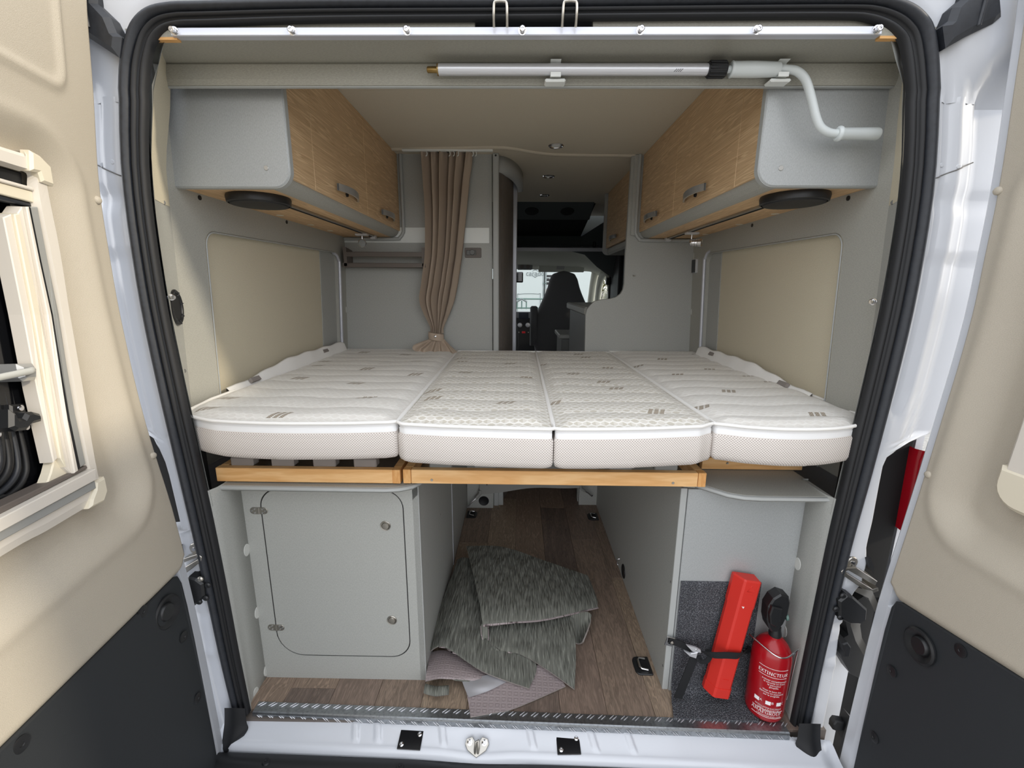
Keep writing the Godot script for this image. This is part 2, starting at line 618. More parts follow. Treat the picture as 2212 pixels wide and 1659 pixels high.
func opening() -> void:
	var o := []
	var i := []
	for k in 27:
		var y := 0.0 + 1.62 * k / 26.0
		o.append(Vector2(at_y(OUT_L, y), y)); i.append(Vector2(at_y(IN_L, y), y))
	var co := [Vector2(-0.888, 1.64), Vector2(-0.876, 1.69), Vector2(-0.856, 1.736), Vector2(-0.834, 1.769), Vector2(-0.800, 1.792), Vector2(-0.755, 1.801), Vector2(-0.69, 1.803), Vector2(-0.44, 1.806), Vector2(-0.05, 1.806), Vector2(0.40, 1.810), Vector2(0.63, 1.811), Vector2(0.70, 1.809), Vector2(0.755, 1.795), Vector2(0.790, 1.772), Vector2(0.809, 1.746), Vector2(0.826, 1.70), Vector2(0.842, 1.64)]
	var ci := [Vector2(-0.837, 1.64), Vector2(-0.826, 1.684), Vector2(-0.812, 1.718), Vector2(-0.798, 1.739), Vector2(-0.776, 1.755), Vector2(-0.742, 1.763), Vector2(-0.68, 1.765), Vector2(-0.44, 1.771), Vector2(-0.05, 1.773), Vector2(0.40, 1.775), Vector2(0.62, 1.775), Vector2(0.675, 1.771), Vector2(0.712, 1.760), Vector2(0.736, 1.747), Vector2(0.753, 1.730), Vector2(0.770, 1.69), Vector2(0.786, 1.64)]
	var fo := curve(co, 4)
	var fi := curve(ci, 4)
	o += fo; i += fi
	for k in 27:
		var y := 1.62 - 1.62 * k / 26.0
		o.append(Vector2(at_y(OUT_R, y), y)); i.append(Vector2(at_y(IN_R, y), y))
	seal_o = o
	seal_i = i


func bell(x: float, c: float, w: float) -> float:
	return exp(-(x - c) * (x - c) / (w * w))


# reach of the painted pillar skin past the seal; it stops short at the tail lamp pockets
const POCKET_L := [Vector2(0.50, 0.12), Vector2(0.585, 0.12), Vector2(0.592, 0.036), Vector2(0.62, 0.034), Vector2(0.68, 0.0335), Vector2(0.75, 0.033), Vector2(0.79, 0.035), Vector2(0.825, 0.042), Vector2(0.845, 0.055), Vector2(0.858, 0.075), Vector2(0.864, 0.15), Vector2(1.0, 0.16)]
const POCKET_R := [Vector2(0.0, 0.045), Vector2(0.16, 0.045), Vector2(0.26, 0.038), Vector2(0.30, 0.034), Vector2(0.40, 0.036), Vector2(0.48, 0.055), Vector2(0.52, 0.060), Vector2(0.555, 0.052), Vector2(0.575, 0.047), Vector2(0.65, 0.044), Vector2(0.75, 0.034), Vector2(0.80, 0.030), Vector2(0.825, 0.034), Vector2(0.84, 0.05), Vector2(0.852, 0.075), Vector2(0.862, 0.10), Vector2(0.868, 0.16), Vector2(1.0, 0.24)]


func reach(side: int, y: float) -> float:
	var t: Array = POCKET_L if side < 0 else POCKET_R
	if y < t[0].x or y > t[t.size() - 1].x:
		return t[0].y if y < t[0].x else t[t.size() - 1].y
	for k in t.size() - 1:
		if y <= t[k + 1].x:
			return lerpf(t[k].y, t[k + 1].y, (y - t[k].x) / (t[k + 1].x - t[k].x))
	return 0.12


func skin(side: int, s: float, y: float) -> float:
	# pressed relief of the pillar: depth at distance s from the seal, height y
	var rib := smoothstep(0.004, 0.014, s)
	var z := -0.012 + 0.018 * rib
	var w := 0.045 if side < 0 else 0.036
	if side > 0:
		z -= 0.010 * smoothstep(0.014, 0.024, s) * (1.0 - smoothstep(0.034, 0.044, s)) * smoothstep(0.90, 0.96, y)
		w = 0.058
	z -= 0.012 * smoothstep(w, w + 0.014, s)
	z -= 0.030 * smoothstep(w + 0.03, w + 0.06, s)
	z -= (0.009 if side < 0 else 0.005) * bell(y, 1.425, 0.024) * rib
	z += 0.004 * (smoothstep(1.300, 1.312, y) - 1.0) * rib
	z += 0.006 * bell(y, 0.47, 0.02) * rib
	z -= 0.006 * bell(y, 0.33, 0.008) * smoothstep(0.006, 0.02, s)
	z += 0.005 * bell(y, 0.21, 0.015) * smoothstep(0.006, 0.02, s)
	return z


func build_shell() -> void:
	opening()
	# rear frame of the body: pillars, corners and header in paint, rolled from the seal outwards
	var wr := struct_node("wall_rear", "white painted rear body frame around the open back of the van", "van body")
	var n := seal_o.size()
	for side: int in [-1, 1]:
		var rows := []
		for k in 150:
			var y := -0.16 + 1.79 * k / 149.0
			var ox := at_y(OUT_L if side < 0 else OUT_R, y)
			var most := reach(side, y)
			var row := PackedVector3Array([Vector3(ox - side * 0.006, y, -0.03)])
			for q in 21:
				row.append(Vector3(ox + side * most * q / 20.0, y, skin(side, most * q / 20.0, y)))
			row.append(Vector3(ox + side * most, y, -0.07))
			rows.append(row)
		part(wr, "pillar", Mb.new().loft(rows, side < 0), M.paint)
	var top := []
	for i in range(26, n - 26):
		var o: Vector2 = seal_o[i]
		var out: Vector2 = (o - seal_i[i]).normalized()
		var e := smoothstep(1.62, 1.70, o.y)
		out = Vector2(signf(o.x), 0).lerp(out, e).normalized()
		var row := PackedVector3Array([Vector3(o.x - out.x * 0.006, o.y - out.y * 0.006, -0.03)])
		for q in 21:
			var s := 0.26 * q / 20.0
			var z := lerpf(skin(-1 if o.x < 0.0 else 1, s, 1.62), -0.010 + 0.012 * smoothstep(0.0, 0.02, s) + 0.02 * smoothstep(0.02, 0.1, s), e)
			row.append(Vector3(o.x + out.x * s, o.y + out.y * s, z))
		top.append(row)
	part(wr, "header_skin", Mb.new().loft(top, true), M.paint)
	for side: int in [-1, 1]:
		# folded sheet joint across the pillar
		var y0 := 1.468
		var o3 := at_y(OUT_L if side < 0 else OUT_R, y0)
		var pts := []
		for k in 9:
			var s := 0.002 + 0.011 * k
			pts.append(Vector3(o3 + side * s, y0 + s * 0.42, skin(side, s, y0 + s * 0.42) + 0.0012))
		part(wr, "sheet_joint", Mb.new().tube(p3(pts), 0.0013, 6), M.seal_line)
		for q in [Vector2(0.022, 1.50), Vector2(0.05, 1.495)]:
			part(wr, "weld_spot", Mb.new().lathe(p2([Vector2(0.005, 0), Vector2(0.004, 0.001), Vector2(0, 0.0012)]), Transform3D(Basis(Vector3(1, 0, 0), Vector3(0, 0, 1), Vector3(0, -1, 0)), Vector3(o3 + side * q.x, q.y, skin(side, q.x, q.y))), 12), M.paint)
	# sill: step under the tread plate with its pressings, and the black bumper below
	var sill_rows := []
	for i in 400:
		var x := -0.90 + 1.78 * i / 399.0
		var row := PackedVector3Array()
		var sk := 0.02 * x
		var ends := smoothstep(0.0, 0.05, minf(x + 0.885, 0.865 - x))
		for k in 15:
			var t := k / 14.0
			var y := -0.016 - 0.020 * smoothstep(0.0, 0.9, t) - 0.004 * t
			var z := 0.012 + 0.068 * t
			if t > 0.86:
				y -= (t - 0.86) * (t - 0.86) * 0.6
			var dish := bell(x, -0.135, 0.075) * smoothstep(0.15, 0.4, t)
			y -= 0.012 * dish
			for c in [-0.50, -0.435, -0.245, 0.01, 0.185, 0.29]:
				y += 0.0048 * smoothstep(0.011, 0.007, absf(x - c - 0.02 * t)) * smoothstep(0.05, 0.12, t) * (1.0 - smoothstep(0.62, 0.72, t))
			row.append(Vector3(x, y - 0.02 * (1.0 - ends), z + sk - 0.012 * (1.0 - ends)))
		row.append(Vector3(x, -0.075, 0.078 + sk))
		row.append(Vector3(x, -0.12, 0.07 + sk))
		sill_rows.append(row)
	part(wr, "sill", Mb.new().loft(sill_rows, false), M.paint)
	var bump := single("rear_bumper", "black plastic bumper edge below the white sill", "bumper", Mb.new().loft(_bumper_rows(), false), M.black_plastic)
	for x: float in [-0.72, -0.345, 0.02, 0.40]:
		part(bump, "bumper_clip", Mb.new().lathe(p2([Vector2(0.011, 0), Vector2(0.009, 0.004), Vector2(0.004, 0.004), Vector2(0.003, 0.002), Vector2(0, 0.002)]), Transform3D(Basis(), Vector3(x, -0.058, 0.105 + 0.016 * x)), 14), M.rubber_dark)
	# floor: base slab, then vinyl planks laid along the van
	var fl := struct("floor", Mb.new().box(Vector3(0, -0.045, -2.1), Vector3(1.74, 0.07, 4.22)), M.grey_dark, "brown wood look plank floor of the van", "floor")
	rng.seed = 5
	var xs := [-0.835, -0.735, -0.595, -0.455, -0.315, -0.175, -0.035, 0.105, 0.245, 0.385, 0.525, 0.665, 0.79]
	for c in xs.size() - 1:
		var z: float = 0.006 + 0.02 * xs[c]
		var first: float = [0.6, 0.075, 0.42, 0.5, 0.9, 0.45, 0.62, 0.35, 0.95, 0.66, 0.52, 0.9][c]
		var k := 0
		while z > -1.75:
			var z2 := maxf(z - (first if k == 0 else 0.92), -1.76)
			var b := Mb.new().box(Vector3((xs[c] + xs[c + 1]) * 0.5, -0.0045, (z + z2) * 0.5), Vector3(xs[c + 1] - xs[c] - 0.0009, 0.009, z - z2 - 0.0009), 0.0006)
			part(fl, "plank", b, M["plank_%d" % ((c * 3 + k * 2) % 5)])
			z = z2
			k += 1
			if z < -0.2 and (c < 3 or c > 9):
				break
	# side walls: grey boards with a pocket cut for the fabric panel, behind them the outer body
	for side: int in [-1, 1]:
		var f := wall_frame(side)
		var zr: float = -0.138 if side < 0 else -0.090
		var za: float = -0.264 if side < 0 else -0.236
		var zb: float = -1.212 if side < 0 else -1.145
		var yt := 1.400
		var poly := PackedVector2Array([Vector2(zr, 0.70), Vector2(zr, 1.88), Vector2(-1.34, 1.88), Vector2(-1.34, 0.70), Vector2(zb, 0.70)])
		for k in 7:
			var a := k / 6.0 * PI / 2
			poly.append(Vector2(zb + 0.05 - 0.05 * cos(a), yt - 0.05 + 0.05 * sin(a)))
		for k in 7:
			var a := k / 6.0 * PI / 2
			poly.append(Vector2(za - 0.04 + 0.04 * sin(a), yt - 0.052 + 0.04 * cos(a)))
		poly.append(Vector2(za, 0.70))
		var w := struct("wall_left" if side < 0 else "wall_right", Mb.new().prism(poly, -0.03, 0.0, f, 0.004), M.grey_side, "grey brushed side wall of the bed bay on the " + ("left" if side < 0 else "right"), "wall")
		var zs: float = -1.048 if side < 0 else -1.020
		part(w, "fabric_panel", Mb.new().prism(rrect(zs, 0.72, za + 0.03, 1.44, 0.0), -0.05, -0.022, f, 0.001), M.beige_fabric, "beige fabric covered panel")
		part(w, "pocket_strip", Mb.new().prism(rrect(zb - 0.03, 0.72, zs - 0.001, 1.44, 0.0), -0.05, -0.020, f, 0.001), M.grey_panel)
		var rim := []
		for q in poly:
			rim.append(f * Vector3(q.x, q.y, 0.001))
		part(w, "pocket_edge", Mb.new().tube(p3(rim.slice(4)), 0.0022, 6), M.grey_edge)
		for q in ([Vector2(-0.255, 1.476), Vector2(-0.725, 1.478)] if side < 0 else [Vector2(-0.233, 1.476), Vector2(-0.730, 1.474)]):
			part(w, "cap", Mb.new().prism(disc(q, 0.0065), 0.0, 0.002, f), M.black_plastic)
		for q in ([Vector2(-1.292, 1.118)] if side < 0 else [Vector2(-1.292, 1.402), Vector2(-1.292, 1.119)]):
			part(w, "cap", Mb.new().prism(disc(q, 0.006, 0.016), 0.0, 0.0015, f, 0.0007), M.cap_grey)
		# low wall beside the locker, flush with the seal
		var xl: float = -0.834 if side < 0 else 0.782
		var lrows := []
		for k in 16:
			var y := -0.004 + 0.71 * k / 15.0
			var xi := at_y(IN_L if side < 0 else IN_R, y)
			lrows.append(p3([Vector3(xi + side * 0.004, y, -0.003), Vector3(xi + side * 0.001, y, -0.008), Vector3(lerpf(xi, xl, 0.8), y, -0.03), Vector3(xl, y, -0.055), Vector3(xl, y, -0.13), Vector3(xl + side * 0.02, y, -0.13)]))
		var low := Mb.new().loft(lrows, side > 0)
		var wl := part(w, "low_board", low, M.grey_panel)
		for q in ([Vector3(-0.834, 0.466, -0.109), Vector3(-0.834, 0.243, -0.118), Vector3(-0.834, 0.023, -0.123), Vector3(-0.834, 0.001, -0.062)] if side < 0 else [Vector3(0.782, 0.460, -0.090), Vector3(0.782, 0.225, -0.100), Vector3(0.782, -0.036, -0.058)]):
			part(wl, "cap", Mb.new().prism(disc(Vector2(q.z, q.y), 0.0135, 0.019), 0.0, -side * 0.0015, on_x(xl), 0.0007), M.cap_grey)
		# jamb between the seal and the wall board
		var rows := []
		for k in 25:
			var y := 0.66 + 1.09 * k / 24.0
			var xi := at_y(IN_L if side < 0 else IN_R, minf(y, 1.64)) - side * 0.002
			if y > 1.64:
				xi -= side * smoothstep(1.64, 1.76, y) * 0.05
			var xo := (-0.957 + 0.045 * (y - 0.92)) if side < 0 else (0.888 - 0.05 * (y - 0.92))
			xo = lerpf(xo, -0.885 if side < 0 else 0.842, smoothstep(1.5, 1.75, y))
			var row := PackedVector3Array()
			for t in [0.0, 0.25, 0.6, 1.0]:
				row.append(Vector3(lerpf(xi, xo, pow(t, 0.7)), y, lerpf(-0.010, zr - 0.004, t)))
			rows.append(row)
		var jb := part(w, "jamb", Mb.new().loft(rows, side > 0), M.grey_panel, "grey rear jamb board beside the door seal")
		var up := []
		for r in rows.slice(17):
			var u := PackedVector3Array()
			for q in r.slice(1):
				u.append(q + Vector3(-side * 0.0012, 0, 0.001))
			up.append(u)
		part(w, "jamb_liner", Mb.new().loft(up, side > 0), M.beige_fabric)
		for q in ([[345, 443], [383, 802]] if side < 0 else [[1940, 443], [1886, 795]]):
			var y: float = 1.436 if q[1] == 443 else 1.008
			var xi2 := at_y(IN_L if side < 0 else IN_R, y)
			var xo2 := (-0.957 + 0.045 * (y - 0.92)) if side < 0 else (0.888 - 0.05 * (y - 0.92))
			var c := Vector3(lerpf(xi2, xo2, 0.80), y, lerpf(-0.02, zr, 0.72))
			part(w, "screw", Mb.new().lathe(p2([Vector2(0.006, 0), Vector2(0.005, 0.002), Vector2(0, 0.002)]), aim(c, Vector3(-side, 0, 0.5)), 12), M.screw_dark)
		# outer skin of the body, so that light enters only through the openings
		var skin_poly := PackedVector2Array([Vector2(-0.075, -0.1), Vector2(-0.075, 1.95), Vector2(-3.0, 1.95), Vector2(-3.35, 1.55), Vector2(-4.1, 0.95), Vector2(-4.1, -0.1), Vector2(-4.05, -0.1), Vector2(-4.05, 0.92), Vector2(-3.30, 0.92), Vector2(-3.30, 1.40), Vector2(-3.1, 1.45), Vector2(-3.1, -0.1)])
		part(w, "outer_skin", Mb.new().prism(skin_poly, side * 0.0, side * 0.02, on_x(side * 1.03)), M.paint)
		part(w, "front_board", Mb.new().box(Vector3((-0.97 if side < 0 else 0.90), 0.93, -2.2), Vector3(0.03, 1.9, 1.74)), M.cab_dark)
		part(w, "rear_closer", Mb.new().box(Vector3(-1.002 if side < 0 else 0.975, 0.85, -0.10), Vector3(0.07 if side < 0 else 0.125, 1.95, 0.03)), M.black_gap)
	var cl := struct("ceiling", Mb.new().box(Vector3(-0.03, 1.915, -1.6), Vector3(2.1, 0.07, 3.06)), M.ceiling_vinyl, "beige vinyl ceiling of the van", "ceiling")
	var joint := curve([Vector3(-0.647, 1.880, -1.220), Vector3(-0.300, 1.880, -1.197), Vector3(-0.147, 1.880, -1.190), Vector3(-0.060, 1.880, -1.210), Vector3(0.063, 1.880, -1.274), Vector3(0.201, 1.880, -1.303), Vector3(0.603, 1.880, -1.315)], 6)
	var jr := []
	for q in joint:
		jr.append(p3([q + Vector3(0, 0.001, 0.016), q + Vector3(0, -0.006, 0.013), q + Vector3(0, -0.008, 0), q + Vector3(0, -0.006, -0.013), q + Vector3(0, 0.001, -0.016)]))
	part(cl, "joint_strip", Mb.new().loft(jr), M.ceiling_vinyl)
	part(cl, "roof_skin", Mb.new().box(Vector3(0, 1.965, -1.53), Vector3(2.1, 0.03, 2.98)), M.paint)
	part(cl, "edge_beam", Mb.new().box(Vector3(0, 1.89, -0.09), Vector3(2.1, 0.16, 0.03)), M.black_gap)
	struct("ground", Mb.new().box(Vector3(0, -0.62, 0), Vector3(60, 0.1, 60)), M.asphalt, "grey asphalt ground around the van", "ground")


func _bumper_rows() -> Array:
	var rows := []
	for i in 50:
		var x := -0.98 + 1.96 * i / 49.0
		var sk := 0.016 * x
		var dip := 0.012 * bell(x, -0.135, 0.11)
		rows.append(p3([Vector3(x, -0.13, 0.06 + sk), Vector3(x, -0.066 - dip * 0.4, 0.077 + sk), Vector3(x, -0.058 - dip, 0.086 + sk + dip), Vector3(x, -0.058 - dip, 0.125 + sk), Vector3(x, -0.066 - dip, 0.130 + sk), Vector3(x, -0.068, 0.22 + sk), Vector3(x, -0.10, 0.25 + sk), Vector3(x, -0.3, 0.26 + sk)]))
	return rows


func build_seal() -> void:
	var s := thing("door_seal", "thick black rubber seal running round the whole rear door opening", "door seal", Vector3(-0.03, 0, 0))
	var lip := [Vector2(0.0, -0.006), Vector2(0.02, 0.002), Vector2(0.08, 0.009), Vector2(0.16, 0.011), Vector2(0.24, 0.008), Vector2(0.29, 0.001), Vector2(0.34, 0.010), Vector2(0.42, 0.016), Vector2(0.50, 0.014), Vector2(0.53, 0.004)]
	var bulb := [Vector2(0.53, 0.002), Vector2(0.56, 0.012), Vector2(0.66, 0.021), Vector2(0.78, 0.023), Vector2(0.88, 0.021), Vector2(0.96, 0.013), Vector2(1.0, 0.0), Vector2(1.0, -0.03)]
	for pr in [["inner_lip", lip, M.rubber_dark], ["bulb", bulb, M.rubber]]:
		var rows := []
		for i in seal_o.size():
			var row := PackedVector3Array()
			for q in pr[1]:
				var p: Vector2 = seal_i[i].lerp(seal_o[i], q.x)
				row.append(Vector3(p.x, p.y, q.y))
			rows.append(row)
		part(s, pr[0], Mb.new().loft(rows, true), pr[2])
	for side: int in [-1, 1]:
		var x := -0.838 if side < 0 else 0.797
		var boot := [[Vector3(x - 0.030, 0.045, 0.026), Vector3(x, 0.055, 0.034), Vector3(x + 0.030, 0.045, 0.026)], [Vector3(x - 0.032, 0.0, 0.032), Vector3(x, 0.0, 0.044), Vector3(x + 0.033, 0.005, 0.032)], [Vector3(x - 0.036, -0.035, 0.040), Vector3(x - 0.004, -0.038, 0.058), Vector3(x + 0.036, -0.020, 0.036)], [Vector3(x - 0.042, -0.066, 0.042), Vector3(x - 0.018, -0.068, 0.064), Vector3(x + 0.006 , -0.060, 0.05)]]
		if side > 0:
			for r in boot:
				for k in 3:
					r[k].x = 2.0 * x - r[k].x
					r[k].z += 0.012
				r.reverse()
		part(s, "boot", Mb.new().loft(net(boot, 5), false), M.rubber_dark)
	# latch loops at the top
	for x in [[1035, 1071], [1222, 1259]]:
		var a: float = (x[0] - 1113.0) / 1340.0 - 0.028
		var b: float = (x[1] - 1113.0) / 1340.0 - 0.028
		var o := single("striker_loop", "", "latch", Mb.new().tube(p3(curve([Vector3(a, 1.755, 0.012), Vector3(a, 1.770, 0.022), Vector3(a + 0.001, 1.789, 0.026), Vector3(a + 0.006, 1.793, 0.026), Vector3(b - 0.006, 1.793, 0.026), Vector3(b - 0.001, 1.789, 0.026), Vector3(b, 1.770, 0.022), Vector3(b, 1.755, 0.012)], 4)), 0.0028, 8), M.steel)
		tag(o, "steel latch loop above the aluminium rail, " + ("the left one of the pair" if x[0] < 1100 else "the right one, above the crank handle"), "latch", "latch loops in the door header")


func build_sill_fittings() -> void:
	var t := thing("tread_plate", "checkered aluminium edge plate along the front of the floor", "edge plate", Vector3(-0.03, 0, 0.01))
	var rows := []
	for i in 41:
		var x := -0.806 + 1.556 * i / 40.0
		var sk := 0.02 * x
		rows.append(p3([Vector3(x, 0.001, -0.016 + sk), Vector3(x, 0.004, -0.016 + sk), Vector3(x, 0.0045, 0.014 + sk), Vector3(x, 0.003, 0.018 + sk), Vector3(x, -0.002, 0.0195 + sk), Vector3(x, -0.022, 0.0205 + sk), Vector3(x, -0.022, 0.016 + sk)]))
	part(t, "plate", Mb.new().loft(rows, false, -1), M.tread)
	var bars := Mb.new()
	for i in 48:
		var x := -0.795 + 1.54 * i / 47.0
		var sk := 0.02 * x
		for d in [[Vector3(x, 0.0052, -0.009 + sk), Vector3(0.7, 0, -0.55)], [Vector3(x + 0.008, 0.0052, -0.006 + sk), Vector3(0.7, 0, -0.55)], [Vector3(x + 0.010, -0.010, 0.0212 + sk), Vector3(0.55, -0.6, 0)], [Vector3(x + 0.018, -0.011, 0.0212 + sk), Vector3(0.55, -0.6, 0)]]:
			var dir: Vector3 = d[1].normalized()
			bars.tube(p3([d[0] - dir * 0.010, d[0] - dir * 0.005, d[0] + dir * 0.005, d[0] + dir * 0.010]), 0.0012, 5, false, PackedFloat32Array([0.0003, 0.0013, 0.0013, 0.0003]))
	part(t, "tear_bars", bars, M.alu).set_meta("kind", "stuff")
	for side: int in [-1, 1]:
		var c := Vector3(-0.328, -0.030, 0.047) if side < 0 else Vector3(0.122, -0.030, 0.051)
		var b := Basis(Vector3.RIGHT, 0.30) * Basis(Vector3.UP, 0.03 * side)
		var p := thing("cover_plate", "black screwed plate on the white sill, " + ("left of the latch striker" if side < 0 else "right of the latch striker"), "plate", c, "black plates on the sill")
		part(p, "plate", Mb.new().box(c, Vector3(0.066, 0.004, 0.046), 0.001, b), M.black_gloss)
		for q in [Vector3(0.024, 0.002, -0.014), Vector3(-0.022, 0.002, 0.012)]:
			part(p, "screw", Mb.new().lathe(p2([Vector2(0.006, 0), Vector2(0.006, 0.0015), Vector2(0.003, 0.0028), Vector2(0.0025, 0.0012), Vector2(0, 0.0012)]), Transform3D(b, c + b * q), 14), M.chrome)
	var lc := Vector3(-0.137, -0.036, 0.055)
	var lb := Basis(Vector3.RIGHT, 0.55)
	var l := thing("latch_striker", "steel door latch striker in the dip at the middle of the sill", "latch", lc)
	var lf := Transform3D(lb * Basis(Vector3(1, 0, 0), Vector3(0, 0, -1), Vector3(0, 1, 0)), lc)
	part(l, "base_plate", Mb.new().prism(p2([Vector2(-0.03, 0.016), Vector2(-0.014, 0.020), Vector2(-0.006, 0.010), Vector2(0.006, 0.010), Vector2(0.014, 0.020), Vector2(0.03, 0.016), Vector2(0.034, 0.004), Vector2(0.026, -0.010), Vector2(0, -0.026), Vector2(-0.026, -0.010), Vector2(-0.034, 0.004)]), 0.0, 0.003, lf, 0.001), M.steel)
	for x: float in [-0.021, 0.021]:
		part(l, "bolt", Mb.new().lathe(p2([Vector2(0.008, 0), Vector2(0.008, 0.003), Vector2(0.004, 0.004), Vector2(0.003, 0.002), Vector2(0, 0.002)]), Transform3D(lb, lc + lb * Vector3(x, 0.003, -0.007)), 14), M.chrome)
	part(l, "hook", Mb.new().tube(p3([lc + lb * Vector3(-0.004, 0.002, 0.016), lc + lb * Vector3(-0.004, 0.016, 0.010), lc + lb * Vector3(-0.003, 0.024, -0.006), lc + lb * Vector3(0.004, 0.024, -0.010), lc + lb * Vector3(0.005, 0.012, 0.006), lc + lb * Vector3(0.004, 0.002, 0.016)]), 0.0034, 8), M.steel)


# hinge edge of the open rear doors, as Vector2(height, x)
const HINGE_L := [Vector2(-0.4, -0.868), Vector2(-0.156, -0.879), Vector2(0.107, -0.885), Vector2(0.407, -0.895), Vector2(0.678, -0.915), Vector2(0.922, -0.945), Vector2(1.145, -0.957), Vector2(1.3, -0.957), Vector2(1.445, -0.951), Vector2(1.624, -0.928), Vector2(1.79, -0.908), Vector2(2.0, -0.875)]
const HINGE_R := [Vector2(-0.4, 0.892), Vector2(-0.107, 0.899), Vector2(0.149, 0.904), Vector2(0.441, 0.913), Vector2(0.705, 0.936), Vector2(0.943, 0.955), Vector2(1.16, 0.969), Vector2(1.3, 0.968), Vector2(1.45, 0.964), Vector2(1.624, 0.950), Vector2(1.785, 0.935), Vector2(2.0, 0.905)]


# a place on a door's inner face: u from the hinge edge, v height, off towards the van's middle
func dp(side: int, u: float, v: float, off: float) -> Vector3:
	var a := deg_to_rad(12.0) if side < 0 else deg_to_rad(1.0)
	var h := at_y(HINGE_L if side < 0 else HINGE_R, v)
	return Vector3(h + u * sin(a) - side * off * cos(a), v, 0.04 + u * cos(a) - off * sin(a) * (1.0 if side < 0 else -1.0))


# polygon drawn on the door face, standing off it from o0 to o1, edge eased by bev
func dpoly(mb: Mb, side: int, poly: PackedVector2Array, o0: float, o1: float, bev := 0.0) -> Mb:
	var pl := PackedVector2Array()
	for i in poly.size():
		var a := poly[i]
		var b := poly[(i + 1) % poly.size()]
		var m := maxi(1, int(a.distance_to(b) / 0.09))
		for k in m:
			pl.append(a.lerp(b, float(k) / m))
	if Geometry2D.is_polygon_clockwise(pl):
		pl.reverse()
	var n := pl.size()
	var inner := pl
	if bev > 0.0:
		inner = PackedVector2Array()
		for i in n:
			var e0 := (pl[i] - pl[(i + n - 1) % n]).normalized()
			var e1 := (pl[(i + 1) % n] - pl[i]).normalized()
			var nn := Vector2(-e0.y, e0.x) + Vector2(-e1.y, e1.x)
			inner.append(pl[i] + nn / maxf(0.5, 0.5 * nn.length_squared()) * bev)
	mb.st.set_smooth_group(-1)
	var idx := Geometry2D.triangulate_polygon(inner)
	var dir := Vector3(-side, 0, 0)
	for k in range(0, idx.size(), 3):
		mb.tri(dp(side, inner[idx[k]].x, inner[idx[k]].y, o1), dp(side, inner[idx[k + 1]].x, inner[idx[k + 1]].y, o1), dp(side, inner[idx[k + 2]].x, inner[idx[k + 2]].y, o1), dir)
	for i in n:
		var j := (i + 1) % n
		var e := pl[j] - pl[i]
		var out := Vector3(0, -e.x, e.y)
		mb.quad(dp(side, pl[i].x, pl[i].y, o0), dp(side, pl[j].x, pl[j].y, o0), dp(side, pl[j].x, pl[j].y, o1 - bev), dp(side, pl[i].x, pl[i].y, o1 - bev), out)
		if bev > 0.0:
			mb.quad(dp(side, pl[i].x, pl[i].y, o1 - bev), dp(side, pl[j].x, pl[j].y, o1 - bev), dp(side, inner[j].x, inner[j].y, o1), dp(side, inner[i].x, inner[i].y, o1), out + dir)
	return mb


func rr_dist(p: Vector2, a: Vector2, b: Vector2, r: float) -> float:
	var q := (p - (a + b) * 0.5).abs() - (b - a) * 0.5 + Vector2(r, r)
	return Vector2(maxf(q.x, 0), maxf(q.y, 0)).length() + minf(maxf(q.x, q.y), 0.0) - r


func door_dish(side: int, u: float, v: float) -> float:
	# pressing of the lining: a dished field round the window, a raised loop at the top
	var c := at_y([Vector2(0.6, 0.090), Vector2(0.8, 0.086), Vector2(1.1, 0.088), Vector2(1.45, 0.098)], v)
	var d := rr_dist(Vector2(u, v), Vector2(c, 0.735 if side < 0 else 0.715), Vector2(0.72, 1.485), 0.075)
	var h := 0.014 - 0.030 * smoothstep(0.030, -0.034, d)
	h += 0.003 * bell(d, 0.035, 0.012)
	if side < 0:
		var e := at_y([Vector2(0.83, Vector2(0.209, 0.888).x), Vector2(1.14, Vector2(0.177, 1.177).x), Vector2(1.40, Vector2(0.176, 1.407).x)], v)
		h -= 0.045 * smoothstep(-0.004, 0.012, u - e) * smoothstep(0.862, 0.878, v) * (1.0 - smoothstep(1.392, 1.405, v))
	if v > 1.55:
		var d2 := rr_dist(Vector2(u, v), Vector2(0.092, 1.595), Vector2(0.70, 1.95), 0.03)
		h += 0.006 * bell(d2, 0.0, 0.008)
	return h


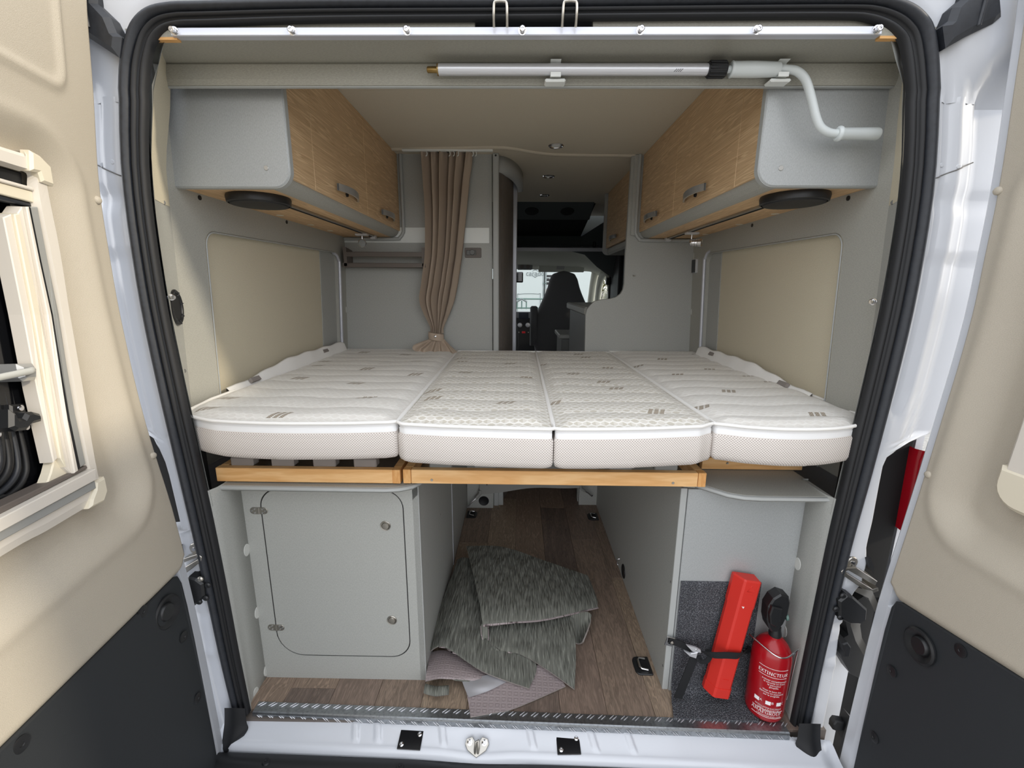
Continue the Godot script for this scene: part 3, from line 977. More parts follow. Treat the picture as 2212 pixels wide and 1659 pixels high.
func build_doors() -> void:
	for side: int in [-1, 1]:
		var d := struct_node("door_1" if side < 0 else "door_2", "open rear van door lined in beige, " + ("left one, window blind in view" if side < 0 else "right one, only its window corner in view"), "van door", Vector3(side * 0.93, -0.4, 0.04))
		var rows := []
		var lim: Array = [Vector2(0.043, 0.520), Vector2(0.501, 0.557)] if side < 0 else [Vector2(0.052, 0.487), Vector2(0.304, 0.522)]
		var slope: float = (lim[1].y - lim[0].y) / (lim[1].x - lim[0].x)
		var low: float = lim[0].y - slope * lim[0].x
		# painted door leaf
		for k in 45:
			var v := -0.42 + 2.26 * k / 44.0
			rows.append(p3([dp(side, 0.0, v, -0.09), dp(side, -0.004, v, -0.02), dp(side, 0.0, v, 0.002), dp(side, 0.004, v, 0.005), dp(side, 0.030 if v < low + 0.05 or side > 0 else 0.014, v, 0.005), dp(side, 0.046, v, 0.003 if v < low - 0.02 else -0.075), dp(side, 0.4, v, 0.003 if v < low - 0.02 else -0.075), dp(side, 0.78, v, 0.003), dp(side, 0.785, v, -0.02), dp(side, 0.78, v, -0.09), dp(side, 0.4, v, -0.09)]))
		part(d, "leaf", Mb.new().loft(rows, side > 0, -1, true), M.paint)
		# beige lining, its lower edge rising slightly towards the free edge
		var f := func(u: float, w: float) -> Vector3:
			var uu := (0.007 if side < 0 else 0.024) + 0.735 * pow(u, 1.35)
			var v0 := low + slope * uu + 0.001
			v0 += 0.022 * (1.0 - smoothstep(0.0, 0.03, uu - (0.007 if side < 0 else 0.024)))
			var v := lerpf(v0, 1.83, w)
			var edge := smoothstep(0.0, 0.02, minf(minf(u, (1.0 - u) * 2.0), minf(w, 1.0 - w) * 2.0))
			return dp(side, uu, v, 0.003 + (door_dish(side, uu, v) - 0.003) * edge)
		var lining := part(d, "lining", Mb.new().grid(110, 190, f, side < 0), M.door_vinyl, "beige door lining")
		for q in ([Vector2(0.022, 1.411), Vector2(0.020, 0.829)] if side < 0 else [Vector2(0.027, 1.433), Vector2(0.035, 0.812)]):
			var fr := aim(dp(side, q.x, q.y, 0.013), Vector3(-side, 0, 0.1))
			part(lining, "trim_clip", Mb.new().lathe(p2([Vector2(0.0085, 0), Vector2(0.0085, 0.002), Vector2(0.007, 0.005), Vector2(0.004, 0.0066), Vector2(0, 0.007)]), fr, 16), M.door_vinyl)
		# black lower trim set in a painted border
		var u0 := 0.036 if side < 0 else 0.040
		var tr := PackedVector2Array([Vector2(0.77, low + slope * 0.77 + 0.002)])
		tr.append(Vector2(u0 + 0.022, low + slope * (u0 + 0.022) + 0.001))
		tr.append(Vector2(u0 + 0.008, low + slope * u0 - 0.004))
		tr.append(Vector2(u0 + 0.001, low + slope * u0 - 0.026))
		for k in 9:
			tr.append(Vector2(u0 + 0.002 * k, low - 0.09 - 0.1 * k))
		tr.append(Vector2(0.77, -0.40))
		var trim := part(d, "lower_trim", dpoly(Mb.new(), side, tr, 0.002, 0.009, 0.003), M.black_trim, "black lower door trim")
		var big := Vector2(0.116, 0.470) if side < 0 else Vector2(0.130, 0.429)
		var fb := aim(dp(side, big.x, big.y, 0.008), Vector3(-side, 0, -0.03))
		part(trim, "speaker_cap", Mb.new().lathe(p2([Vector2(0.040, 0), Vector2(0.040, 0.004), Vector2(0.036, 0.007), Vector2(0.031, 0.005), Vector2(0.022, -0.001), Vector2(0.020, 0.004), Vector2(0.018, 0.006), Vector2(0, 0.0065)]), fb, 30), M.black_plastic)
		for q in ([Vector2(0.186, 0.528), Vector2(0.079, 0.368), Vector2(0.078, 0.178), Vector2(0.485, 0.537)] if side < 0 else [Vector2(0.206, 0.489), Vector2(0.085, 0.313), Vector2(0.084, 0.108)]):
			part(trim, "plug", Mb.new().lathe(p2([Vector2(0.0135, 0), Vector2(0.0135, 0.0014), Vector2(0.012, 0.002), Vector2(0.004, 0.002), Vector2(0.0035, 0.001), Vector2(0, 0.001)]), aim(dp(side, q.x, q.y, 0.0085), Vector3(-side, 0, -0.03)), 18), M.black_plastic)
		build_door_window(side, d)


func build_door_window(side: int, d: Node3D) -> void:
	if side > 0:
		# only the near edge of this frame reaches into view
		var rr := rrect(0.0, 0.0, 0.5, 0.62, 0.045)
		var o := PackedVector2Array()
		for q in rr:
			o.append(Vector2(Vector2(0.189, 0.822).x - 0.008 + q.x, 0.822 + q.y))
		var fr := part(d, "window_frame", dpoly(Mb.new(), side, o, -0.01, 0.03, 0.010), M.cream_alu, "cream window frame")
		var corner := PackedVector2Array()
		for q in rrect(-0.003, -0.003, 0.075, 0.075, [0.047, 0.0, 0.012, 0.0]):
			corner.append(Vector2(Vector2(0.189, 0.822).x - 0.008 + q.x, 0.822 + q.y))
		part(fr, "corner_piece", dpoly(Mb.new(), side, corner, 0.0, 0.034, 0.008), M.cream_plastic)
		return
	var um := 0.66
	# nested rings of the frame, from the edge of the door lining to the glass: places read along the right side, then the lower edge
	var ring_o := [Vector2(0.220, 1.456), Vector2(0.186, 1.463), Vector2(0.164, 1.460), Vector2(0.146, 1.446), Vector2(0.144, 1.413), Vector2(0.141, 1.298), Vector2(0.149, 1.175), Vector2(0.163, 1.014), Vector2(0.189, 0.848), Vector2(0.193, 0.819), Vector2(0.209, 0.805), Vector2(0.246, 0.808), Vector2(0.334, 0.811), Vector2(0.406, 0.816)]
	var ring_i := [Vector2(0.225, 1.428), Vector2(0.201, 1.428), Vector2(0.174, 1.428), Vector2(0.176, 1.407), Vector2(0.177, 1.376), Vector2(0.175, 1.279), Vector2(0.177, 1.177), Vector2(0.191, 1.030), Vector2(0.209, 0.888), Vector2(0.209, 0.881), Vector2(0.210, 0.875), Vector2(0.240, 0.875), Vector2(0.317, 0.876), Vector2(0.381, 0.878)]
	var rings := [ring_o, ring_i]
	var face := Mb.new()
	var rows := [PackedVector3Array(), PackedVector3Array(), PackedVector3Array(), PackedVector3Array(), PackedVector3Array()]
	var path_o := curve([Vector2(um, ring_o[0].y + 0.004)] + ring_o + [Vector2(um, ring_o[13].y)], 4)
	var path_i := curve([Vector2(um, ring_i[0].y + 0.004)] + ring_i + [Vector2(um, ring_i[13].y)], 4)
	for k in path_o.size():
		for q in 5:
			var p: Vector2 = path_o[k].lerp(path_i[k], [0.0, 0.0, 0.22, 0.85, 1.0][q])
			rows[q].append(dp(side, p.x, p.y, [-0.03, 0.009, 0.014, 0.014, 0.0][q]))
	var fr := part(d, "window_frame", face.loft(rows, false, -1), M.cream_alu, "cream window frame with roller blind rails")
	# corner mouldings
	for q in [[Vector2(0.186, 1.464), Vector2(0.164, 1.460), Vector2(0.144, 1.448), Vector2(0.142, 1.413), Vector2(0.169, 1.415), Vector2(0.173, 1.430), Vector2(0.190, 1.429)], [Vector2(0.186, 0.848), Vector2(0.191, 0.818), Vector2(0.208, 0.803), Vector2(0.246, 0.807), Vector2(0.235, 0.822), Vector2(0.220, 0.834), Vector2(0.212, 0.848)]]:
		part(fr, "corner_piece", dpoly(Mb.new(), side, p2(q), 0.004, 0.021, 0.004), M.cream_plastic)
	# side rails between frame and glass
	var edge := [[Vector2(0.178, 1.177), Vector2(0.210, 0.886), Vector2(0.177, 1.371)], [Vector2(0.194, 1.178), Vector2(0.227, 0.884), Vector2(0.195, 1.368)], [Vector2(0.202, 1.178), Vector2(0.238, 0.883), Vector2(0.203, 1.367)], [Vector2(0.211, 1.179), Vector2(0.248, 0.882), Vector2(0.209, 1.366)], [Vector2(0.222, 1.179), Vector2(0.258, 0.899), Vector2(0.221, 1.353)], [Vector2(0.236, 1.180), Vector2(0.263, 0.919), Vector2(0.232, 1.350)], [Vector2(0.252, 1.181), Vector2(0.274, 0.915), Vector2(0.249, 1.342)]]
	var what := [["net_strip", "net_grey", 0.012], ["brush", "rubber_dark", 0.014], ["rail", "cream_alu", 0.017], ["rail", "cream_alu", 0.011], ["rail", "cream_plastic", 0.014], ["rail", "cream_alu", 0.010]]
	for k in 6:
		var a: Array = edge[k]
		var b: Array = edge[k + 1]
		part(fr, what[k][0], dpoly(Mb.new(), side, p2([a[2], a[0], a[1], b[1], b[0], b[2]]), -0.012, what[k][2], 0.0015), M[what[k][1]])
	part(fr, "corner_piece", dpoly(Mb.new(), side, p2([Vector2(0.252, 0.915), Vector2(0.239, 0.910), Vector2(0.244, 0.876), Vector2(0.321, 0.878), Vector2(0.307, 0.880), Vector2(0.291, 0.885), Vector2(0.278, 0.898), Vector2(0.263, 0.918)]), -0.012, 0.004, 0.002), M.cream_plastic)
	# blind cassette along the top and its lower rail
	for q in [[Vector2(0.174, 1.428), Vector2(0.176, 1.405), Vector2(0.230, 1.405), Vector2(0.225, 1.428), "blind_slot", "rubber_dark", -0.006], [Vector2(0.178, 1.404), Vector2(0.175, 1.398), Vector2(0.231, 1.399), Vector2(0.230, 1.405), "blind_rail", "cream_alu", 0.010], [Vector2(0.175, 1.398), Vector2(0.176, 1.378), Vector2(0.235, 1.380), Vector2(0.231, 1.399), "blind_rail", "cream_plastic", 0.006], [Vector2(0.176, 1.377), Vector2(0.176, 1.371), Vector2(0.237, 1.371), Vector2(0.236, 1.379), "blind_rail", "rubber", 0.002], [Vector2(0.209, 0.882), Vector2(0.209, 0.876), Vector2(0.382, 0.877), Vector2(0.378, 0.887), "sill_rail", "grey_dark", 0.012], [Vector2(0.208, 0.874), Vector2(0.214, 0.853), Vector2(0.389, 0.857), Vector2(0.382, 0.877), "sill_rail", "cream_alu", 0.024], [Vector2(0.213, 0.851), Vector2(0.216, 0.836), Vector2(0.395, 0.842), Vector2(0.390, 0.857), "sill_rail", "net_grey", 0.0200]]:
		var sl0: float = (q[3].y - q[0].y) / (q[3].x - q[0].x)
		var sl1: float = (q[2].y - q[1].y) / (q[2].x - q[1].x)
		part(fr, q[4], dpoly(Mb.new(), side, p2([q[0], q[1], q[2], Vector2(um, q[2].y + sl1 * (um - q[2].x)), Vector2(um, q[3].y + sl0 * (um - q[3].x)), q[3]]), -0.014, q[6], 0.0015), M[q[5]])
	# tinted pane with its ribbed rubber
	var pane := part(d, "window_pane", dpoly(Mb.new(), side, p2([Vector2(0.174, 1.428), Vector2(0.177, 1.376), Vector2(0.177, 1.177), Vector2(0.209, 0.888), Vector2(0.240, 0.875), Vector2(0.381, 0.878), Vector2(um, 0.87), Vector2(um, 1.42)]), -0.045, -0.030), M.black_gloss, "dark tinted window pane")
	for k in 5:
		var off := 0.012 * k
		var ln := []
		for q in [Vector2(0.251, 1.274), Vector2(0.256, 1.181), Vector2(0.271, 1.044), Vector2(0.278, 0.934), Vector2(0.293, 0.896), Vector2(0.330, 0.880), Vector2(0.379, 0.885)]:
			ln.append(dp(side, q.x + off * 1.1, q.y + (off * 0.9 if q.y < 0.95 else 0.0), -0.027))
		ln.append(dp(side, um, 0.872 + off * 0.9, -0.027))
		part(pane, "rubber_rib", Mb.new().tube(p3(curve(ln, 5)), 0.0050, 7), M.rubber if k % 2 else M.rubber_dark)
	var h := part(d, "pull_bar", Mb.new().tube(p3([dp(side, 0.62, Vector2(0.311, 1.089).y, 0.03), dp(side, Vector2(0.295, 1.088).x, Vector2(0.295, 1.088).y, 0.03), dp(side, Vector2(0.276, 1.087).x, Vector2(0.276, 1.087).y, 0.020), dp(side, Vector2(0.269, 1.086).x, Vector2(0.269, 1.086).y, -0.02)]), 0.0055, 10), M.cap_grey, "grey pull bar across the pane")
	part(h, "bar_foot", dpoly(Mb.new(), side, p2([Vector2(0.296, 1.101), Vector2(0.265, 1.097), Vector2(0.263, 1.082), Vector2(0.268, 1.068), Vector2(0.292, 1.070), Vector2(0.298, 1.077)]), -0.03, 0.020, 0.006), M.handle_grey)
	var la := part(d, "window_latch", dpoly(Mb.new(), side, p2([Vector2(0.330, 1.031), Vector2(0.321, 1.022), Vector2(0.319, 1.012), Vector2(0.311, 1.010), Vector2(0.303, 1.017), Vector2(0.291, 1.016), Vector2(0.277, 1.008), Vector2(0.278, 0.995), Vector2(0.296, 0.996), Vector2(0.311, 0.989), Vector2(0.330, 0.993), Vector2(0.339, 1.002)]), -0.02, 0.018, 0.005), M.black_plastic, "black window latch")
	part(la, "latch_plate", dpoly(Mb.new(), side, p2([Vector2(0.292, 1.030), Vector2(0.266, 1.025), Vector2(0.267, 0.979), Vector2(0.296, 0.984), Vector2(0.302, 0.993)]), -0.03, -0.012, 0.003), M.black_plastic)
	part(la, "latch_plate", dpoly(Mb.new(), side, p2([Vector2(0.349, 1.005), Vector2(0.327, 0.996), Vector2(0.326, 0.986), Vector2(0.336, 0.979), Vector2(0.352, 0.987)]), -0.03, -0.008, 0.003), M.black_plastic)
	for q in [Vector2(0.281, 1.021), Vector2(0.281, 0.986), Vector2(0.334, 0.990)]:
		part(la, "screw", Mb.new().lathe(p2([Vector2(0.0058, 0), Vector2(0.0052, 0.002), Vector2(0.002, 0.003), Vector2(0, 0.0022)]), aim(dp(side, q.x, q.y, -0.009), Vector3(1, 0, -0.2)), 12), M.chrome)


func build_body_fittings() -> void:
	# black hinge covers at the upper corners
	for side: int in [-1, 1]:
		var pts: Array = [Vector2(-0.940, 1.837), Vector2(-0.882, 1.836), Vector2(-0.891, 1.791), Vector2(-0.870, 1.768), Vector2(-0.862, 1.740), Vector2(-0.853, 1.732), Vector2(-0.865, 1.695), Vector2(-0.892, 1.712), Vector2(-0.923, 1.732), Vector2(-0.945, 1.745)] if side < 0 else [Vector2(0.837, 1.831), Vector2(0.901, 1.831), Vector2(0.923, 1.765), Vector2(0.910, 1.753), Vector2(0.869, 1.735), Vector2(0.826, 1.710), Vector2(0.812, 1.749), Vector2(0.820, 1.757), Vector2(0.824, 1.781), Vector2(0.839, 1.796)]
		var h := thing("hinge_cover", "black rubbery upper hinge cover at the " + ("left" if side < 0 else "right") + " top corner of the rear opening", "hinge cover", Vector3(side * 0.92, 1.76, 0.0), "upper hinge covers")
		part(h, "cover", Mb.new().prism(p2(pts), -0.03, 0.034, Transform3D(), 0.010), M.rubber)
		var rx: float = (pts[0].x * 0.45 + pts[1].x * 0.55)
		part(h, "fold", Mb.new().tube(p3([Vector3(rx, 1.83, 0.034), Vector3(rx + side * 0.004, 1.79, 0.035), Vector3(rx + side * 0.002, 1.745, 0.034)]), 0.004, 8), M.rubber)
	# tail lamps, seen edge on behind the pillars
	for side: int in [-1, 1]:
		var t := thing("tail_lamp", "dark tail lamp housing in the pocket " + ("between left pillar and left door" if side < 0 else "beside the right door, red lens showing"), "tail lamp", Vector3(side * 0.95, 0.5, -0.06), "tail lamps")
		var xi := -0.90 if side < 0 else 0.855
		var b := Mb.new()
		b.box(Vector3(xi + side * 0.075, 0.64, -0.075), Vector3(0.15, 0.52, 0.05), 0.006)
		part(t, "housing", b, M.black_gap)
		if side > 0:
			var lens := []
			for k in 9:
				var y := lerpf(Vector3(0.979, 0.606, -0.020).y, Vector3(0.976, 0.837, -0.020).y, k / 8.0)
				var x := lerpf(Vector3(0.996, 0.606, -0.020).x, Vector3(0.989, 0.834, -0.020).x, k / 8.0)
				lens.append(p3([Vector3(x + 0.004, y, -0.055), Vector3(x, y, -0.03), Vector3(x + 0.012, y, -0.008), Vector3(x + 0.05, y, 0.0), Vector3(x + 0.06, y, -0.05)]))
			part(t, "lens", Mb.new().loft(lens, true), M.red_lens, "red lens")
			part(t, "gasket", Mb.new().prism(p2([Vector2(0.888, 0.545), Vector2(0.896, 0.549), Vector2(0.911, 0.519), Vector2(0.909, 0.505), Vector2(0.898, 0.519)]), -0.03, 0.012), M.rubber_dark)
			part(t, "lower_housing", Mb.new().prism(p2([Vector2(0.879, 0.365), Vector2(0.928, 0.409), Vector2(0.965, 0.381), Vector2(0.964, 0.138), Vector2(0.935, 0.153), Vector2(0.904, 0.200), Vector2(0.881, 0.261), Vector2(0.907, 0.284)]), -0.06, -0.022), M.black_plastic)
		else:
			part(t, "gasket", Mb.new().prism(p2([Vector2(-0.942, 0.546), Vector2(-0.928, 0.555), Vector2(-0.938, 0.533), Vector2(-0.944, 0.518)]), -0.03, 0.012), M.rubber_dark)
	# check straps and their black catch boxes
	for side: int in [-1, 1]:
		var k := thing("check_bracket", "steel door check bracket on the " + ("left" if side < 0 else "right") + " pillar, above the black catch box", "bracket", Vector3(side * 0.90, 0.52, 0.02), "door check brackets")
		var pl: Array = [Vector3(-0.894, 0.544, 0.020), Vector3(-0.889, 0.512, 0.020), Vector3(-0.868, 0.522, 0.020), Vector3(-0.862, 0.545, 0.030)] if side < 0 else [Vector3(0.855, 0.532, 0.020), Vector3(0.844, 0.513, 0.020), Vector3(0.824, 0.518, 0.020), Vector3(0.821, 0.536, 0.030)]
		var ear := Vector2(pl[0].x, pl[0].y)
		part(k, "ear", Mb.new().prism(disc(ear, 0.014, 0.016), 0.002, 0.008, Transform3D(), 0.002), M.steel)
		part(k, "bolt", Mb.new().lathe(p2([Vector2(0.006, 0), Vector2(0.005, 0.003), Vector2(0, 0.003)]), aim(Vector3(ear.x, ear.y, 0.008), Vector3(0, 0, 1)), 12), M.chrome)
		var loop: Array = [Vector2(-0.873, 0.539), Vector2(-0.866, 0.529), Vector2(-0.869, 0.517), Vector2(-0.917, 0.479), Vector2(-0.919, 0.496), Vector2(-0.878, 0.522), Vector2(-0.873, 0.527), Vector2(-0.877, 0.530), Vector2(-0.920, 0.510), Vector2(-0.915, 0.524)] if side < 0 else [Vector2(0.823, 0.526), Vector2(0.818, 0.515), Vector2(0.821, 0.506), Vector2(0.906, 0.449), Vector2(0.924, 0.459), Vector2(0.921, 0.469), Vector2(0.908, 0.464), Vector2(0.833, 0.510), Vector2(0.829, 0.518), Vector2(0.836, 0.519), Vector2(0.913, 0.475), Vector2(0.916, 0.488), Vector2(0.856, 0.527)]
		part(k, "loop", Mb.new().prism(p2(loop), -0.02, 0.022, Transform3D(), 0.001), M.steel)
		var c := thing("catch_box", "black plastic door catch box with bolts on the " + ("left" if side < 0 else "right") + " pillar", "door catch", Vector3(side * 0.88, 0.44, 0.02), "door catch boxes")
		var bx: Array = [Vector2(-0.917, 0.460), Vector2(-0.902, 0.477), Vector2(-0.883, 0.472), Vector2(-0.866, 0.456), Vector2(-0.868, 0.418), Vector2(-0.880, 0.403), Vector2(-0.903, 0.385), Vector2(-0.918, 0.405)] if side < 0 else [Vector2(0.817, 0.435), Vector2(0.835, 0.455), Vector2(0.852, 0.449), Vector2(0.896, 0.411), Vector2(0.899, 0.379), Vector2(0.876, 0.356), Vector2(0.827, 0.381)]
		part(c, "box", Mb.new().prism(p2(bx), -0.02, 0.034, Transform3D(), 0.005), M.black_plastic)
		for q in ([Vector2(-0.872, 0.469), Vector2(-0.855, 0.451), Vector2(-0.866, 0.411), Vector2(-0.886, 0.399)] if side < 0 else [Vector2(0.827, 0.450), Vector2(0.816, 0.409), Vector2(0.831, 0.384)]):
			part(c, "bolt", Mb.new().lathe(p2([Vector2(0.008, 0), Vector2(0.008, 0.003), Vector2(0.005, 0.006), Vector2(0, 0.006)]), aim(Vector3(q.x, q.y, 0.028), Vector3(0, 0, 1)), 12), M.steel if q.y > 0.46 else M.black_plastic)
		if side > 0:
			part(c, "arm", Mb.new().loft([p3([Vector3(0.856, 0.401, 0.030), Vector3(0.886, 0.396, 0.030)]), p3([Vector3(0.858, 0.363, 0.035), Vector3(0.883, 0.363, 0.035)]), p3([Vector3(0.879, 0.316, 0.035), Vector3(0.894, 0.326, 0.035)]), p3([Vector3(0.913, 0.266, 0.030), Vector3(0.923, 0.284, 0.030)])], false), M.steel, "curved steel check arm")
			part(c, "stop", Mb.new().prism(p2([Vector2(0.860, 0.290), Vector2(0.873, 0.297), Vector2(0.886, 0.280), Vector2(0.886, 0.250), Vector2(0.868, 0.249), Vector2(0.868, 0.267)]), -0.02, 0.02, Transform3D(), 0.003), M.rubber_dark)
			part(c, "arm", Mb.new().loft([p3([Vector3(0.855, 0.463, 0.030), Vector3(0.860, 0.474, 0.030)]), p3([Vector3(0.889, 0.448, 0.035), Vector3(0.895, 0.470, 0.035)]), p3([Vector3(0.925, 0.391, 0.030), Vector3(0.931, 0.411, 0.030)])], false), M.steel)
	var g := thing("bumper_end", "black plastic bumper end beside the right pillar foot", "bumper end", Vector3(0.90, -0.02, -0.03))
	part(g, "panel", Mb.new().prism(p2([Vector2(0.932, 0.036), Vector2(0.968, -0.002), Vector2(0.970, -0.200), Vector2(0.907, -0.202), Vector2(0.924, -0.132), Vector2(0.924, -0.045)]), -0.02, 0.005), M.black_plastic)
	part(g, "tab", Mb.new().prism(p2([Vector2(0.898, -0.003), Vector2(0.904, 0.010), Vector2(0.929, 0.006), Vector2(0.931, -0.021), Vector2(0.916, -0.030), Vector2(0.899, -0.022)]), 0.0, 0.02, on_z(-0.02), 0.003), M.black_plastic)
	part(g, "backing", Mb.new().box(Vector3(0.905, 0.12, -0.085), Vector3(0.14, 0.6, 0.02)), M.paint)


# ring between a rectangle and a rounded opening, extruded
func ring(mb: Mb, x0: float, y0: float, x1: float, y1: float, hole: PackedVector2Array, z0: float, z1: float, f: Transform3D) -> Mb:
	var h := hole.duplicate()
	if Geometry2D.is_polygon_clockwise(h):
		h.reverse()
	var c := Vector2.ZERO
	for q in h:
		c += q / h.size()
	var outer := PackedVector2Array()
	for q in h:
		var d := (q - c)
		var t := INF
		if d.x > 1e-6: t = minf(t, (x1 - c.x) / d.x)
		if d.x < -1e-6: t = minf(t, (x0 - c.x) / d.x)
		if d.y > 1e-6: t = minf(t, (y1 - c.y) / d.y)
		if d.y < -1e-6: t = minf(t, (y0 - c.y) / d.y)
		outer.append(c + d * t)
	mb.st.set_smooth_group(-1)
	var dn: Vector3 = f.basis.z * signf(z1 - z0)
	for i in h.size():
		var j := (i + 1) % h.size()
		for zz in [z0, z1]:
			var o: Vector3 = dn if zz == z1 else -dn
			var p := func(q: Vector2) -> Vector3: return f * Vector3(q.x, q.y, zz)
			mb.quad(p.call(h[i]), p.call(h[j]), p.call(outer[j]), p.call(outer[i]), o)
			if absf(outer[i].x - outer[j].x) > 1e-5 and absf(outer[i].y - outer[j].y) > 1e-5:
				var k := Vector2(x0 if minf(outer[i].x, outer[j].x) < x0 + 1e-4 else x1, y0 if minf(outer[i].y, outer[j].y) < y0 + 1e-4 else y1)
				mb.tri(p.call(outer[i]), p.call(outer[j]), p.call(k), o)
		var e := h[j] - h[i]
		mb.quad(f * Vector3(h[i].x, h[i].y, z0), f * Vector3(h[j].x, h[j].y, z0), f * Vector3(h[j].x, h[j].y, z1), f * Vector3(h[i].x, h[i].y, z1), f.basis * Vector3(-e.y, e.x, 0))
	mb.prism(rrect(x0, y0, x1, y1, 0.0), z0, z0 + (z1 - z0) * 0.02, f)
	return mb


func build_header() -> void:
	var h := thing("header_panel", "grey boxed panel across the top of the rear opening, behind the crank handle", "panel", Vector3(-0.03, 1.70, -0.1))
	var top := Mb.new()
	top.prism(p2([Vector2(0.0, 1.7600), Vector2(-0.004, 1.7610), Vector2(-0.14, 1.765), Vector2(-0.14, 1.751), Vector2(-0.118, 1.748), Vector2(-0.002, 1.7455)]), -0.90, 0.85, on_x(0.0), 0.0)
	part(h, "upper_board", top, M.grey_across)
	var lip := Mb.new()
	lip.prism(rrect(-0.75, 1.758, -0.128, 1.80, 0.0), -0.03, -0.012)
	lip.prism(rrect(0.120, 1.758, 0.70, 1.80, 0.0), -0.03, -0.012)
	part(h, "lip", lip, M.grey_across)
	part(h, "slot_back", Mb.new().box(Vector3(-0.004, 1.785, -0.05), Vector3(0.27, 0.05, 0.01)), M.black_gap)
	part(h, "lower_board", Mb.new().prism(p2([Vector2(-0.119, 1.752), Vector2(-0.113, 1.744), Vector2(-0.116, 1.714), Vector2(-0.121, 1.703), Vector2(-0.134, 1.701), Vector2(-0.14, 1.708), Vector2(-0.14, 1.752)]), -0.90, 0.85, on_x(0.0)), M.grey_across)
	part(h, "lower_edge", Mb.new().box(Vector3(-0.025, 1.7015, -0.128), Vector3(1.75, 0.003, 0.010), 0.001), M.grey_edge)
	for x: float in [-0.782, 0.735]:
		part(h, "board_end", Mb.new().box(Vector3(x, 1.7455, -0.008), Vector3(0.05, 0.010, 0.012)), M.plywood)
	var r := thing("stud_rail", "aluminium rail with seven press studs along the top edge of the opening", "rail", Vector3(-0.03, 1.752, 0.004))
	part(r, "rail", Mb.new().prism(p2([Vector2(0.0, 1.7600), Vector2(0.0035, 1.7595), Vector2(0.0055, 1.7455), Vector2(0.004, 1.7440), Vector2(-0.012, 1.7440), Vector2(-0.012, 1.7458), Vector2(0.0, 1.7465)]), -0.763, 0.707, on_x(0.0)), M.alu_white)
	var stud := Mb.new().lathe(p2([Vector2(0.0085, 0), Vector2(0.0085, 0.0015), Vector2(0.005, 0.002), Vector2(0.0042, 0.005), Vector2(0.0062, 0.0065), Vector2(0.0064, 0.010), Vector2(0.0048, 0.0115), Vector2(0.0028, 0.0115), Vector2(0.0022, 0.0085), Vector2(0, 0.008)]), Transform3D(), 18).mesh()
	for x: float in [Vector3(-0.755, 1.750, 0.006).x, Vector3(-0.507, 1.750, 0.006).x, Vector3(-0.267, 1.750, 0.006).x, Vector3(-0.028, 1.750, 0.006).x, Vector3(0.215, 1.750, 0.006).x, Vector3(0.453, 1.750, 0.006).x, Vector3(0.696, 1.750, 0.006).x]:
		local(r, "press_stud", stud, M.chrome, aim(Vector3(x, 1.7525, 0.0045), Vector3(0.02, -0.08, 1)))
	# crank
	var y := 1.7215
	var z := -0.088
	var c := thing("awning_crank", "white and silver awning crank with bent end clipped under the header", "crank", Vector3(0.3, y, z))
	var xa: float = Vector3(-0.219, 1.725, -0.088).x
	var xb: float = Vector3(0.396, 1.724, -0.088).x
	part(c, "tube", Mb.new().tube(p3([Vector3(xa, y, z), Vector3(xb, y, z)]), 0.0122, 20), M.alu, "silver tube")
	part(c, "tube_collar", Mb.new().tube(p3([Vector3(xa - 0.003, y, z), Vector3(xa, y, z)]), 0.0126, 20), M.brass)
	part(c, "tip", Mb.new().tube(p3([Vector3(xa - 0.027, y, z), Vector3(xa - 0.025, y, z), Vector3(xa - 0.003, y, z)]), 0.0068, 10, false, PackedFloat32Array([0.005, 0.0068, 0.0068])), M.brass, "brass coloured tip")
	var knob := PackedVector3Array()
	var nob := Mb.new()
	nob.tube(p3([Vector3(xb - 0.002, y, z), Vector3(xb + 0.004, y, z), Vector3(xb + 0.036, y, z), Vector3(xb + 0.040, y, z)]), 0.016, 24, false, PackedFloat32Array([0.0145, 0.0155, 0.0165, 0.015]))
	for k in 14:
		var a := TAU * k / 14
		var o := Vector3(0, cos(a), sin(a)) * 0.016
		nob.tube(p3([Vector3(xb + 0.001, y, z) + o, Vector3(xb + 0.038, y, z) + o]), 0.0018, 6)
	part(c, "clamp_collar", nob, M.rubber_dark)
	var xg := xb + 0.052
	part(c, "rod", Mb.new().tube(p3([Vector3(xb + 0.036, y, z), Vector3(xg + 0.004, y, z)]), 0.0075, 14), M.crank_grey)
	part(c, "grip", Mb.new().tube(p3([Vector3(xg - 0.002, y, z), Vector3(xg, y, z), Vector3(xg + 0.004, y, z), Vector3(xg + 0.05, y, z), Vector3(xg + 0.105, y, z), Vector3(xg + 0.108, y, z)]), 0.015, 20, false, PackedFloat32Array([0.014, 0.0172, 0.0160, 0.0165, 0.0150, 0.0135])), M.crank_grey, "white plastic grip")
	var bend := curve([Vector3(xg + 0.106, y, z), Vector3(xg + 0.125, y, z), Vector3(xg + 0.150, y - 0.004, z), Vector3(xg + 0.172, y - 0.022, z), Vector3(xg + 0.190, y - 0.058, z), Vector3(xg + 0.207, y - 0.098, z), Vector3(xg + 0.222, y - 0.120, z), Vector3(xg + 0.245, y - 0.131, z), Vector3(xg + 0.27, y - 0.132, z)], 6)
	part(c, "bent_rod", Mb.new().tube(p3(bend), 0.0090, 16), M.crank_grey)
	var xe := xg + 0.262
	var ye := y - 0.133
	part(c, "end_grip", Mb.new().tube(p3([Vector3(xe - 0.003, ye, z), Vector3(xe, ye, z), Vector3(xe + 0.005, ye, z), Vector3(xe + 0.01, ye, z), Vector3(xe + 0.090, ye, z), Vector3(xe + 0.094, ye, z)]), 0.014, 20, false, PackedFloat32Array([0.013, 0.0165, 0.0165, 0.0130, 0.0138, 0.012])), M.crank_grey, "white plastic end grip")
